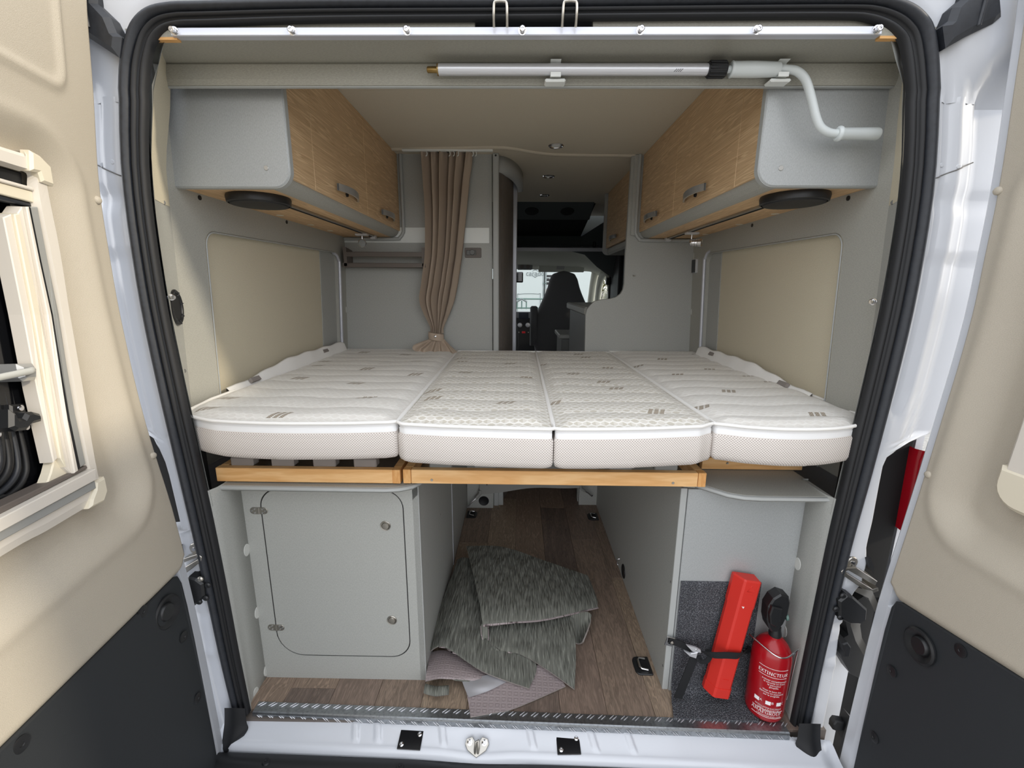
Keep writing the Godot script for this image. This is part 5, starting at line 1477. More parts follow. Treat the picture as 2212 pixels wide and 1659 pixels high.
func build_beds() -> void:
	var yt := 0.905
	mattress("white quilted mattress on the left, longest side against the left wall", [-0.942, -0.965, -0.333, -0.356], [Vector2(0, -0.2), Vector2(0.036, -0.085), Vector2(0.10, -0.03), Vector2(0.25, 0.012), Vector2(0.5, 0.028), Vector2(0.8, 0.022), Vector2(0.97, 0.010), Vector2(1, 0.002)], -1.292, yt, 0.806, 0, 1)
	mattress("white quilted mattress with a leaf weave, left of the middle gap", [-0.3295, -0.352, 0.0560, 0.0620], [Vector2(0, 0.006), Vector2(0.04, 0.022), Vector2(0.3, 0.036), Vector2(0.96, 0.050), Vector2(1, 0.046)], -1.262, yt, 0.800, 1, 2)
	mattress("white quilted mattress with a leaf weave, right of the middle gap", [0.0585, 0.0645, 0.460, 0.452], [Vector2(0, 0.045), Vector2(0.04, 0.050), Vector2(0.5, 0.040), Vector2(0.9, 0.016), Vector2(1, -0.010)], -1.262, yt, 0.800, 1, 3)
	mattress("white quilted mattress on the right, its outer front corner well rounded", [0.4640, 0.456, 0.905, 0.930], [Vector2(0, -0.006), Vector2(0.15, 0.018), Vector2(0.35, 0.032), Vector2(0.6, 0.024), Vector2(0.8, -0.01), Vector2(0.95, -0.085), Vector2(1, -0.2)], -1.292, yt, 0.806, 0, 4)
	for side: int in [-1, 1]:
		var f := wall_frame(side)
		var rows := []
		for k in 40:
			var z := lerpf(-0.29, -1.21 if side < 0 else -1.14, k / 39.0)
			var h := 0.918 + 0.040 * smoothstep(0.0, 0.5, k / 39.0) + 0.003 * sin(k * 0.9)
			var wall: Vector3 = f * Vector3(z, h, 0.002)
			var bx: float = lerpf(-0.944, -0.960, k / 39.0) if side < 0 else lerpf(0.868, 0.874, k / 39.0)
			var inn := Vector3(wall.x - side * (0.010 + 0.006 * k / 39.0), h - 0.010, z)
			rows.append(p3([Vector3(wall.x, 0.88, z), wall, wall.lerp(inn, 0.5) + Vector3(0, 0.002, 0), inn, Vector3(inn.x - side * 0.018, 0.893, z)]))
		var b := single("bolster_strip", "slim quilted white bolster between the " + ("left" if side < 0 else "right") + " mattress and the beige wall panel", "bolster", Mb.new().loft(rows, side > 0), M.piping, "bolsters along the side walls")
		for q in [-0.42, -0.98]:
			var w0: Vector3 = f * Vector3(q, 0.948 + (0.01 if q < -0.5 else -0.01), 0.004)
			part(b, "print_stripe", Mb.new().box(w0 + Vector3(-side * 0.012, -0.018, 0), Vector3(0.012, 0.016, 0.05), 0.001, Basis(Vector3(0, 0, 1), -side * 0.6)), M.mat_edge)
	# slatted bases
	var zf := -0.060
	for b in [["slatted_base", "beech slatted bed base on the left shelf, under the left mattress", -0.857, -0.349, 0.708, zf, 0], ["slatted_base", "beech slatted bed base bridging the aisle under the two middle mattresses", -0.340, 0.478, 0.711, zf + 0.004, 1]]:
		var t := thing(b[0], b[1], "bed base", Vector3((b[2] + b[3]) * 0.5, b[4], -0.6), "slatted bed bases")
		var x0: float = b[2]
		var x1: float = b[3]
		var y: float = b[4] + 0.020
		var z: float = b[5]
		part(t, "front_rail", Mb.new().box(Vector3((x0 + x1) * 0.5 + (-0.010 if b[6] == 0 else 0.0), y, z - 0.010), Vector3(x1 - x0 - (0.022 if b[6] == 0 else 0.044), 0.040, 0.020), 0.0015), M.beech)
		for x in ([x1 - 0.0105] if b[6] == 0 else [x0 + 0.0105, x1 - 0.0105]):
			part(t, "end_block", Mb.new().box(Vector3(x, y, z - 0.011), Vector3(0.021, 0.040, 0.022), 0.001), M.beech_end)
		for x: float in [x0 + 0.012, x1 - 0.012]:
			part(t, "side_rail", Mb.new().box(Vector3(x, y, z - 0.62), Vector3(0.022, 0.038, 1.19), 0.001), M.beech)
		part(t, "rear_rail", Mb.new().box(Vector3((x0 + x1) * 0.5, y, z - 1.20), Vector3(x1 - x0, 0.038, 0.02), 0.001), M.beech)
		var n := 4 if b[6] == 0 else 6
		for k in n:
			var xs: float = [-0.792, -0.679, -0.563, -0.450][k] if b[6] == 0 else x0 + 0.10 + 0.123 * k
			part(t, "slat_holder", Mb.new().box(Vector3(xs, y + 0.031, z - 0.032), Vector3(0.063, 0.026, 0.030), 0.003), M.grey_plastic if b[6] else M.mat_edge)
			part(t, "slat", Mb.new().box(Vector3(xs, y + 0.052, z - 0.62), Vector3(0.055, 0.009, 1.16), 0.002), M.beech)
		for x in ([x0 + 0.18, x0 + 0.40] if b[6] == 0 else [x0 + 0.078, x1 - 0.088]):
			var fr := aim(Vector3(x, y + 0.021, z - 0.030), Vector3.UP) if b[6] == 0 else aim(Vector3(x, y - 0.009, z), Vector3(0, 0, 1))
			part(t, "screw", Mb.new().lathe(p2([Vector2(0.004, 0), Vector2(0.0035, 0.0012), Vector2(0.0015, 0.0015), Vector2(0, 0.0006)]), fr, 10), M.brass if b[6] == 0 else M.steel)
	var rb := thing("slatted_base", "beech slatted bed base on the right shelf, mostly hidden under the right mattress", "bed base", Vector3(0.68, 0.702, -0.6), "slatted bed bases")
	part(rb, "front_rail", Mb.new().box(Vector3(0.675, 0.722, -0.205), Vector3(0.30, 0.036, 0.02), 0.001), M.beech)
	part(rb, "side_rail", Mb.new().box(Vector3(0.815, 0.722, -0.70), Vector3(0.02, 0.036, 0.97), 0.001), M.beech)
	for k in 3:
		part(rb, "slat", Mb.new().box(Vector3(0.55 + 0.10 * k, 0.744, -0.70), Vector3(0.055, 0.009, 0.98), 0.002), M.beech)
	for x: float in [0.60, 0.76]:
		part(rb, "screw", Mb.new().lathe(p2([Vector2(0.004, 0), Vector2(0.0035, 0.0012), Vector2(0, 0.0006)]), aim(Vector3(x, 0.724, -0.195), Vector3(0, 0, 1)), 10), M.steel)
	# left locker
	var l := thing("rear_locker", "grey rear locker with a hinged rounded door, left of the aisle", "locker", Vector3(-0.575, 0, -0.7))
	var hole := rrect(-0.784, 0.085, -0.361, 0.660, [0.085, 0.062, 0.060, 0.060], 9)
	part(l, "front_board", ring(Mb.new(), -0.834, 0.0, -0.317, 0.688, hole, -0.138, -0.120, Transform3D()), M.grey_panel)
	var dpoly2 := rrect(-0.7808, 0.0882, -0.3642, 0.6568, [0.082, 0.059, 0.057, 0.057], 9)
	var door := part(l, "locker_door", Mb.new().prism(dpoly2, -0.136, -0.1195, Transform3D(), 0.0012), M.grey_panel, "rounded locker door")
	var gap := []
	for q in rrect(-0.7824, 0.0866, -0.3626, 0.6584, [0.0835, 0.0605, 0.0585, 0.0585], 9):
		gap.append(Vector3(q.x, q.y, -0.1225))
	part(l, "door_gap", Mb.new().tube(p3(gap), 0.0016, 5, true), M.print_black)
	for q in [Vector3(-0.417, 0.546, -0.120), Vector3(-0.415, 0.223, -0.120)]:
		part(door, "push_lock", Mb.new().lathe(p2([Vector2(0.0155, 0), Vector2(0.0155, 0.002), Vector2(0.0140, 0.0035), Vector2(0.0118, 0.003), Vector2(0.0112, 0.0015), Vector2(0.0106, 0.004), Vector2(0.0095, 0.0055), Vector2(0, 0.006)]), aim(Vector3(q.x, q.y, -0.1195), Vector3(0, 0, 1)), 28), M.steel)
	for q in [Vector3(-0.788, 0.589, -0.120), Vector3(-0.781, 0.189, -0.120)]:
		var hg := part(door, "hinge", Mb.new().prism(rrect(q.x - 0.026, q.y - 0.0105, q.x + 0.026, q.y + 0.0105, 0.0104), 0.0, 0.0022, on_z(-0.1195), 0.0006), M.steel, "steel hinge with six screws")
		part(door, "hinge_pin", Mb.new().tube(p3([Vector3(q.x, q.y - 0.010, -0.1180), Vector3(q.x, q.y + 0.010, -0.1180)]), 0.0022, 8), M.steel)
		for s in [Vector2(-0.0205, 0), Vector2(-0.012, 0.006), Vector2(-0.012, -0.006), Vector2(0.0205, 0), Vector2(0.012, 0.006), Vector2(0.012, -0.006)]:
			part(door, "hinge_screw", Mb.new().lathe(p2([Vector2(0.0030, 0), Vector2(0.0026, 0.0013), Vector2(0, 0.0016)]), aim(Vector3(q.x + s.x, q.y + s.y, -0.1173), Vector3(0, 0, 1)), 10), M.chrome)
	part(l, "aisle_board", Mb.new().box(Vector3(-0.326, 0.344, -0.705), Vector3(0.018, 0.688, 1.17), 0.001), M.grey_panel)
	part(l, "edge_strip", Mb.new().box(Vector3(-0.3165, 0.344, -0.1205), Vector3(0.003, 0.688, 0.003), 0.001), M.grey_edge)
	part(l, "joint_strip", Mb.new().box(Vector3(-0.3165, 0.344, -0.72), Vector3(0.004, 0.688, 0.005), 0.001), M.alu_white)
	part(l, "screw", Mb.new().lathe(p2([Vector2(0.003, 0), Vector2(0.002, 0.001), Vector2(0, 0.001)]), aim(Vector3(-0.317, 0.40, -0.45), Vector3(1, 0, 0)), 8), M.steel)
	var top := p2([Vector2(-0.838, -0.30), Vector2(-0.838, -0.046), Vector2(-0.385, -0.044), Vector2(-0.350, -0.050), Vector2(-0.320, -0.066), Vector2(-0.303, -0.092), Vector2(-0.298, -0.125), Vector2(-0.298, -0.30)])
	part(l, "top_board", Mb.new().prism(top, 0.688, 0.704, on_y(0.0), 0.001), M.grey_side)
	part(l, "top_edge", Mb.new().tube(p3([Vector3(-0.838, 0.696, -0.0455), Vector3(-0.385, 0.696, -0.0435), Vector3(-0.350, 0.696, -0.0495), Vector3(-0.320, 0.696, -0.0655), Vector3(-0.3025, 0.696, -0.092), Vector3(-0.2975, 0.696, -0.125), Vector3(-0.2975, 0.696, -0.30)]), 0.0075, 4), M.grey_edge)
	# right side: aisle board, back board of the open corner, shelf
	var r := thing("corner_locker", "grey board housing right of the aisle with an open corner at the rear", "locker", Vector3(0.61, 0, -0.7))
	part(r, "aisle_board", Mb.new().box(Vector3(0.442, 0.342, -0.705), Vector3(0.018, 0.684, 1.20), 0.001), M.grey_panel)
	part(r, "edge_strip", Mb.new().box(Vector3(0.442, 0.342, -0.1045), Vector3(0.018, 0.684, 0.003), 0.001), M.grey_edge)
	part(r, "back_board", Mb.new().box(Vector3(0.622, 0.342, -0.107), Vector3(0.340, 0.684, 0.016), 0.001), M.grey_sheen, "brushed grey back board")
	var top2 := p2([Vector2(0.440, -0.30), Vector2(0.440, -0.108), Vector2(0.472, -0.104), Vector2(0.500, -0.078), Vector2(0.535, -0.044), Vector2(0.570, -0.030), Vector2(0.61, -0.026), Vector2(0.80, -0.028), Vector2(0.80, -0.30)])
	part(r, "top_board", Mb.new().prism(top2, 0.686, 0.702, on_y(0.0), 0.001), M.grey_side)
	part(r, "top_edge", Mb.new().tube(p3([Vector3(0.472, 0.694, -0.1035), Vector3(0.500, 0.694, -0.0775), Vector3(0.535, 0.694, -0.0435), Vector3(0.570, 0.694, -0.0295), Vector3(0.61, 0.694, -0.0255), Vector3(0.80, 0.694, -0.0275)]), 0.0075, 4), M.grey_edge)
	for q in [Vector3(0.433, 0.376, -0.115), Vector3(0.433, 0.078, -0.114)]:
		part(r, "screw", Mb.new().lathe(p2([Vector2(0.004, 0), Vector2(0.0035, 0.001), Vector2(0, 0.001)]), aim(Vector3(0.4328, q.y, q.z), Vector3(-1, 0, 0)), 8), M.screw_dark)
	var og := Vector3(0.433, 0.043, -0.631)
	part(r, "cable_ring", Mb.new().lathe(p2([Vector2(0.030, 0), Vector2(0.029, 0.003), Vector2(0.024, 0.003), Vector2(0.022, 0.001), Vector2(0, 0.001)]), aim(Vector3(0.433, og.y, og.z), Vector3(-1, 0, 0)), 24), M.rubber_dark)
	var hk := Vector3(0.433, 0.038, -0.710)
	part(r, "hook", Mb.new().tube(p3([Vector3(0.433, hk.y + 0.012, hk.z), Vector3(0.424, hk.y + 0.010, hk.z), Vector3(0.422, hk.y - 0.010, hk.z), Vector3(0.427, hk.y - 0.016, hk.z + 0.004)]), 0.003, 8), M.chrome)
	# front end of the aisle under the bed
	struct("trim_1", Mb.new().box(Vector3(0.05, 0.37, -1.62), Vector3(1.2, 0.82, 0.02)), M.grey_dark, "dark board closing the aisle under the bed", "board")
	var bl := thing("floor_box", "grey box with a round hole at the far left end of the aisle", "box", Vector3(-0.225, 0, -1.27), "boxes at the far end of the aisle")
	part(bl, "body", Mb.new().box(Vector3(-0.240, 0.37, -1.275), Vector3(0.150, 0.74, 0.055), 0.002), M.grey_panel)
	part(bl, "hole", Mb.new().lathe(p2([Vector2(0.030, 0), Vector2(0.028, 0.002), Vector2(0.026, 0.0006), Vector2(0, 0.0006)]), aim(Vector3(-0.220, 0.045, -1.248), Vector3(0, 0, 1)), 24), M.rubber_dark)
	part(bl, "side_step", Mb.new().box(Vector3(-0.135, 0.37, -1.30), Vector3(0.05, 0.74, 0.03), 0.002), M.grey_edge)
	var br := thing("floor_box", "small grey box at the right front end of the aisle", "box", Vector3(0.38, 0, -1.36), "boxes at the far end of the aisle")
	part(br, "body", Mb.new().box(Vector3(0.379, 0.37, -1.365), Vector3(0.104, 0.74, 0.05), 0.002), M.grey_panel)
	part(br, "cap", Mb.new().prism(disc(Vector2(0.350, 0.022), 0.013), 0.0, 0.001, on_z(-1.340)), M.cap_grey)
	var ne := thing("luggage_net", "pale grey luggage net hooked across the far end of the aisle", "net", Vector3(0.05, 0.14, -1.24))
	var sheet := func(u: float, w: float) -> Vector3:
		var a := Vector3(lerpf(-0.252, 0.345, u), 0.42, -1.22)
		var b := Vector3(lerpf(Vector3(-0.238, 0.099, -1.220).x, Vector3(0.319, 0.146, -1.220).x, u), lerpf(Vector3(-0.238, 0.099, -1.220).y, Vector3(0.319, 0.149, -1.220).y, u) + 0.012 * sin(PI * u), -1.22 + 0.01 * sin(u * 9.0))
		return a.lerp(b, w)
	part(ne, "cloth", Mb.new().grid(40, 12, sheet, true), M.net_grey)
	for sgn: int in [-1, 1]:
		var p := Vector3(-0.238, 0.104, -1.220) if sgn < 0 else Vector3(0.325, 0.146, -1.220)
		var q := Vector3(-0.308, 0.029, -1.200) if sgn < 0 else Vector3(0.398, 0.071, -1.270)
		part(ne, "loop", Mb.new().tube(p3([p + Vector3(0, 0.02, 0), p, p + (q - p) * 0.35]), 0.009, 8), M.net_grey)
		part(ne, "hook", Mb.new().tube(p3([p + (q - p) * 0.35, p + (q - p) * 0.7 + Vector3(0, 0.006, 0.004), q, q + Vector3(0.006 * sgn, 0.008, 0)]), 0.004, 8), M.chrome)
	var marks := Mb.new()
	for k in 3:
		marks.box(Vector3(-0.199, 0.158, -1.215) + Vector3(0.011 * k, 0.004, 0.0), Vector3(0.006, 0.008, 0.001))
	part(ne, "print", marks, M.print_black)
	# lashing rings let into the floor
	for q in [[Vector3(0.395, 0.000, -0.188), "near the right aisle board at the rear", 1.0], [Vector3(0.392, 0.000, -1.163), "at the far right of the aisle floor", 1.0], [Vector3(-0.279, 0.000, -1.170), "at the far left of the aisle floor", -1.0]]:
		var p: Vector3 = q[0]
		var lr := thing("lashing_ring", "chrome lashing ring in a black floor recess " + q[1], "lashing ring", p, "lashing rings in the floor")
		part(lr, "recess", Mb.new().prism(rrect(p.x - 0.030, p.z - 0.036, p.x + 0.026, p.z + 0.036, [0.018, 0.003, 0.003, 0.018] if q[2] > 0 else [0.003, 0.018, 0.018, 0.003]), -0.004, 0.005, on_y(0.0), 0.002), M.black_plastic)
		part(lr, "cup", Mb.new().prism(rrect(p.x - 0.016, p.z - 0.024, p.x + 0.016, p.z + 0.024, 0.006), 0.0045, 0.0056, on_y(0.0)), M.black_gap)
		part(lr, "ring", Mb.new().tube(p3([Vector3(p.x + 0.012, 0.009, p.z - 0.022), Vector3(p.x - 0.008, 0.012, p.z - 0.021), Vector3(p.x - 0.013, 0.012, p.z - 0.014), Vector3(p.x - 0.013, 0.012, p.z + 0.014), Vector3(p.x - 0.008, 0.012, p.z + 0.021), Vector3(p.x + 0.012, 0.009, p.z + 0.022)]), 0.0036, 8), M.chrome)


# sheet of floor mat through a net of points, with thickness, top and underside
func mat_sheet(called: String, label: String, group: String, rows: Array, top: Material, under: Material, uvs := Vector2.ONE, k := 6, thick := 0.005) -> Node3D:
	var n := net(rows, k)
	var t := thing(called, label, "floor mat", Vector3(n[0][0].x, 0.0, n[0][0].z), group)
	var nu := n.size() - 1
	var nv: int = n[0].size() - 1
	var pt := func(u: float, w: float) -> Vector3: return n[int(round(u * nu))][int(round(w * nv))]
	var nrm := func(i: int, j: int) -> Vector3:
		var a: Vector3 = n[mini(i + 1, nu)][j] - n[maxi(i - 1, 0)][j]
		var b: Vector3 = n[i][mini(j + 1, nv)] - n[i][maxi(j - 1, 0)]
		var c := a.cross(b).normalized()
		return c if c.y > 0.0 else -c
	var lower := func(u: float, w: float) -> Vector3:
		var i := int(round(u * nu))
		var j := int(round(w * nv))
		var p: Vector3 = n[i][j] - nrm.call(i, j) * thick
		return p
	var uvf := func(u: float, w: float) -> Vector2:
		var p: Vector3 = pt.call(u, w)
		return Vector2(p.x * uvs.x, p.z * uvs.y)
	part(t, "face", Mb.new().grid(nu, nv, pt, false, uvf), top)
	part(t, "back", Mb.new().grid(nu, nv, lower, true, uvf), under)
	var ed := Mb.new()
	var rim := []
	for i in nu + 1: rim.append([i, 0])
	for j in range(1, nv + 1): rim.append([nu, j])
	for i in range(1, nu + 1): rim.append([nu - i, nv])
	for j in range(1, nv + 1): rim.append([0, nv - j])
	var er := []
	for q in rim:
		var p: Vector3 = n[q[0]][q[1]]
		er.append(p3([p, p - nrm.call(q[0], q[1]) * thick]))
	part(t, "edge", ed.loft(er, false, -1), M.mat_edge)
	return t


func build_mats() -> void:
	var g := "crumpled floor mats in the aisle"
	mat_sheet("floor_mat", "topmost dark grey floor mat, wide flap folded over the pile in the aisle", g, [
		[Vector3(-0.256, 0.100, -0.712), Vector3(-0.093, 0.120, -0.681), Vector3(0.096, 0.105, -0.604), Vector3(0.270, 0.060, -0.575)],
		[Vector3(-0.201, 0.125, -0.483), Vector3(-0.058, 0.140, -0.466), Vector3(0.122, 0.115, -0.443), Vector3(0.280, 0.060, -0.484)],
		[Vector3(-0.162, 0.135, -0.315), Vector3(-0.038, 0.145, -0.305), Vector3(0.122, 0.115, -0.339), Vector3(0.283, 0.060, -0.428)],
		[Vector3(-0.146, 0.120, -0.243), Vector3(-0.037, 0.130, -0.238), Vector3(0.084, 0.108, -0.278), Vector3(0.280, 0.056, -0.400)],
		[Vector3(-0.141, 0.104, -0.236), Vector3(-0.037, 0.120, -0.239), Vector3(0.076, 0.102, -0.276), Vector3(0.280, 0.052, -0.398)]], M.mat_top_1, M.mat_under)
	mat_sheet("floor_mat", "dark grey floor mat flap with a pointed corner, hanging forward under the topmost mat", g, [
		[Vector3(-0.137, 0.075, -0.300), Vector3(-0.021, 0.080, -0.315), Vector3(0.081, 0.070, -0.338), Vector3(0.180, 0.060, -0.371)],
		[Vector3(-0.121, 0.075, -0.222), Vector3(-0.013, 0.072, -0.238), Vector3(0.091, 0.066, -0.243), Vector3(0.177, 0.052, -0.260)],
		[Vector3(-0.109, 0.066, -0.192), Vector3(-0.008, 0.062, -0.189), Vector3(0.087, 0.050, -0.175), Vector3(0.169, 0.038, -0.171)],
		[Vector3(-0.097, 0.058, -0.184), Vector3(-0.013, 0.052, -0.173), Vector3(0.075, 0.034, -0.132), Vector3(0.155, 0.012, -0.086)]], M.mat_top_1, M.mat_under)
	mat_sheet("floor_mat", "dark ribbed floor mat on the left of the pile, against the locker side", g, [
		[Vector3(-0.293, 0.050, -0.685), Vector3(-0.267, 0.070, -0.673), Vector3(-0.235, 0.070, -0.664), Vector3(-0.204, 0.055, -0.656)],
		[Vector3(-0.311, 0.050, -0.469), Vector3(-0.253, 0.085, -0.426), Vector3(-0.198, 0.085, -0.414), Vector3(-0.146, 0.060, -0.429)],
		[Vector3(-0.322, 0.050, -0.309), Vector3(-0.256, 0.085, -0.270), Vector3(-0.172, 0.080, -0.242), Vector3(-0.069, 0.055, -0.251)],
		[Vector3(-0.323, 0.045, -0.216), Vector3(-0.263, 0.080, -0.184), Vector3(-0.155, 0.065, -0.142), Vector3(0.036, 0.035, -0.162)],
		[Vector3(-0.327, 0.030, -0.195), Vector3(-0.268, 0.074, -0.175), Vector3(-0.137, 0.052, -0.108), Vector3(0.013, 0.020, -0.079)]], M.mat_top_0, M.mat_under)
	var c := mat_sheet("floor_mat", "floor mat turned over to its mauve waffle underside, lying near the tread plate", g, [
		[Vector3(-0.199, 0.030, -0.106), Vector3(-0.110, 0.032, -0.137), Vector3(-0.035, 0.030, -0.140), Vector3(0.053, 0.022, -0.165)],
		[Vector3(-0.183, 0.020, -0.070), Vector3(-0.099, 0.022, -0.096), Vector3(-0.020, 0.018, -0.108), Vector3(0.101, 0.012, -0.147)],
		[Vector3(-0.170, 0.011, -0.032), Vector3(-0.090, 0.012, -0.051), Vector3(-0.013, 0.011, -0.069), Vector3(0.119, 0.009, -0.123)],
		[Vector3(-0.160, 0.009, 0.008), Vector3(-0.094, 0.007, -0.008), Vector3(-0.031, 0.007, -0.024), Vector3(0.129, 0.007, -0.101)]], M.mat_under, M.mat_top_0, Vector2(2.7, 2.7), 6, 0.003)
	var tape := net([[Vector3(-0.198, 0.031, -0.092), Vector3(-0.152, 0.033, -0.102), Vector3(-0.103, 0.034, -0.116)], [Vector3(-0.185, 0.026, -0.067), Vector3(-0.135, 0.030, -0.078), Vector3(-0.073, 0.030, -0.110)], [Vector3(-0.171, 0.021, -0.043), Vector3(-0.111, 0.022, -0.066), Vector3(-0.045, 0.024, -0.105)]], 6)
	var tr := []
	for q in tape:
		tr.append(PackedVector3Array(q))
	part(c, "tape_strip", Mb.new().loft(tr), M.tape, "strip of silver tape")
	mat_sheet("floor_mat", "mauve waffle underside of the rolled mat end, at the foot of the left locker", g, [
		[Vector3(-0.322, 0.018, -0.211), Vector3(-0.263, 0.035, -0.202), Vector3(-0.188, 0.035, -0.161), Vector3(-0.105, 0.025, -0.113)],
		[Vector3(-0.315, 0.035, -0.151), Vector3(-0.257, 0.048, -0.139), Vector3(-0.190, 0.042, -0.118), Vector3(-0.119, 0.030, -0.098)],
		[Vector3(-0.312, 0.040, -0.106), Vector3(-0.255, 0.048, -0.094), Vector3(-0.194, 0.040, -0.093), Vector3(-0.136, 0.028, -0.093)],
		[Vector3(-0.310, 0.034, -0.083), Vector3(-0.272, 0.044, -0.084), Vector3(-0.229, 0.042, -0.085), Vector3(-0.194, 0.032, -0.091)]], M.mat_under, M.mat_top_0, Vector2(2.7, 2.7), 6, 0.003)
	var rl := []
	for k in 15:
		var a := PI * (0.15 + 1.25 * k / 14.0)
		var r := 0.0185
		rl.append([Vector3(-0.312 + 0.004, 0.022 + sin(a) * r, -0.062 + cos(a) * r), Vector3(-0.275, 0.021 + sin(a) * r, -0.055 + cos(a) * r), Vector3(-0.236, 0.019 + sin(a) * r * 0.9, -0.062 + cos(a) * r)])
	mat_sheet("floor_mat", "dark ribbed curl of mat at the front left of the pile", g, rl, M.mat_top_0, M.mat_top_0, Vector2.ONE, 2, 0.003)
	mat_sheet("floor_mat", "small curled mat end sticking out at the right of the pile", g, [
		[Vector3(0.169, 0.066, -0.336), Vector3(0.210, 0.076, -0.341), Vector3(0.235, 0.070, -0.351), Vector3(0.250, 0.055, -0.355)],
		[Vector3(0.179, 0.040, -0.332), Vector3(0.203, 0.036, -0.335), Vector3(0.220, 0.040, -0.335), Vector3(0.241, 0.050, -0.329)],
		[Vector3(0.184, 0.018, -0.306), Vector3(0.197, 0.014, -0.306), Vector3(0.210, 0.024, -0.304), Vector3(0.224, 0.040, -0.295)],
		[Vector3(0.183, 0.010, -0.273), Vector3(0.189, 0.008, -0.271), Vector3(0.197, 0.014, -0.266), Vector3(0.203, 0.026, -0.260)]], M.mat_top_0, M.mat_under)
	for q in [[Vector3(-0.138, 0.100, -0.241), Vector3(-0.131, 0.070, -0.221)], [Vector3(-0.101, 0.055, -0.191), Vector3(-0.079, 0.050, -0.193)], [Vector3(-0.064, 0.050, -0.193), Vector3(-0.042, 0.046, -0.192)]]:
		var rows := []
		for k in 9:
			var a := PI * (-0.4 + 1.5 * k / 8.0)
			var o := Vector3(cos(a) * 0.012, sin(a) * 0.011, 0)
			rows.append([q[0] + o, (q[0] + q[1]) * 0.5 + o * 0.9 + Vector3(0, 0, 0.012), q[1] + o * 0.7 + Vector3(0, 0, 0.010)])
		mat_sheet("mat_curl", "small curled edge of the dark mats, " + ("under the left end of the topmost flap" if q[0].y > 0.09 else ("left one of the two by the pointed flap" if q[0].x < -0.1 and q[0].y > 0.052 else "right one of the two by the pointed flap")), g, rows, M.mat_top_1, M.mat_under, Vector2.ONE, 2, 0.003)


# lettering bent round the standing cylinder: a is the angle its middle faces
func wrap_text(mb: Mb, words: String, size: float, c: Vector3, r: float, a: float, y: float, serif := false) -> void:
	var tm := TextMesh.new()
	var fo := SystemFont.new()
	fo.font_names = PackedStringArray(["Droid Serif" if serif else "Droid Sans"])
	tm.font = fo
	tm.text = words
	tm.font_size = 32
	tm.pixel_size = size / 24.0
	tm.depth = 0.0
	tm.curve_step = 2.0
	var ar := tm.get_mesh_arrays()
	var vs: PackedVector3Array = ar[Mesh.ARRAY_VERTEX]
	var ix: PackedInt32Array = ar[Mesh.ARRAY_INDEX]
	mb.st.set_smooth_group(-1)
	for k in range(0, ix.size(), 3):
		var p := []
		for q in 3:
			var w := vs[ix[k + q]]
			var an := a - w.x / r
			p.append(c + Vector3(cos(an) * (r + 0.0006), y + w.y, sin(an) * (r + 0.0006)))
		mb.tri(p[0], p[1], p[2], p[0] - c)


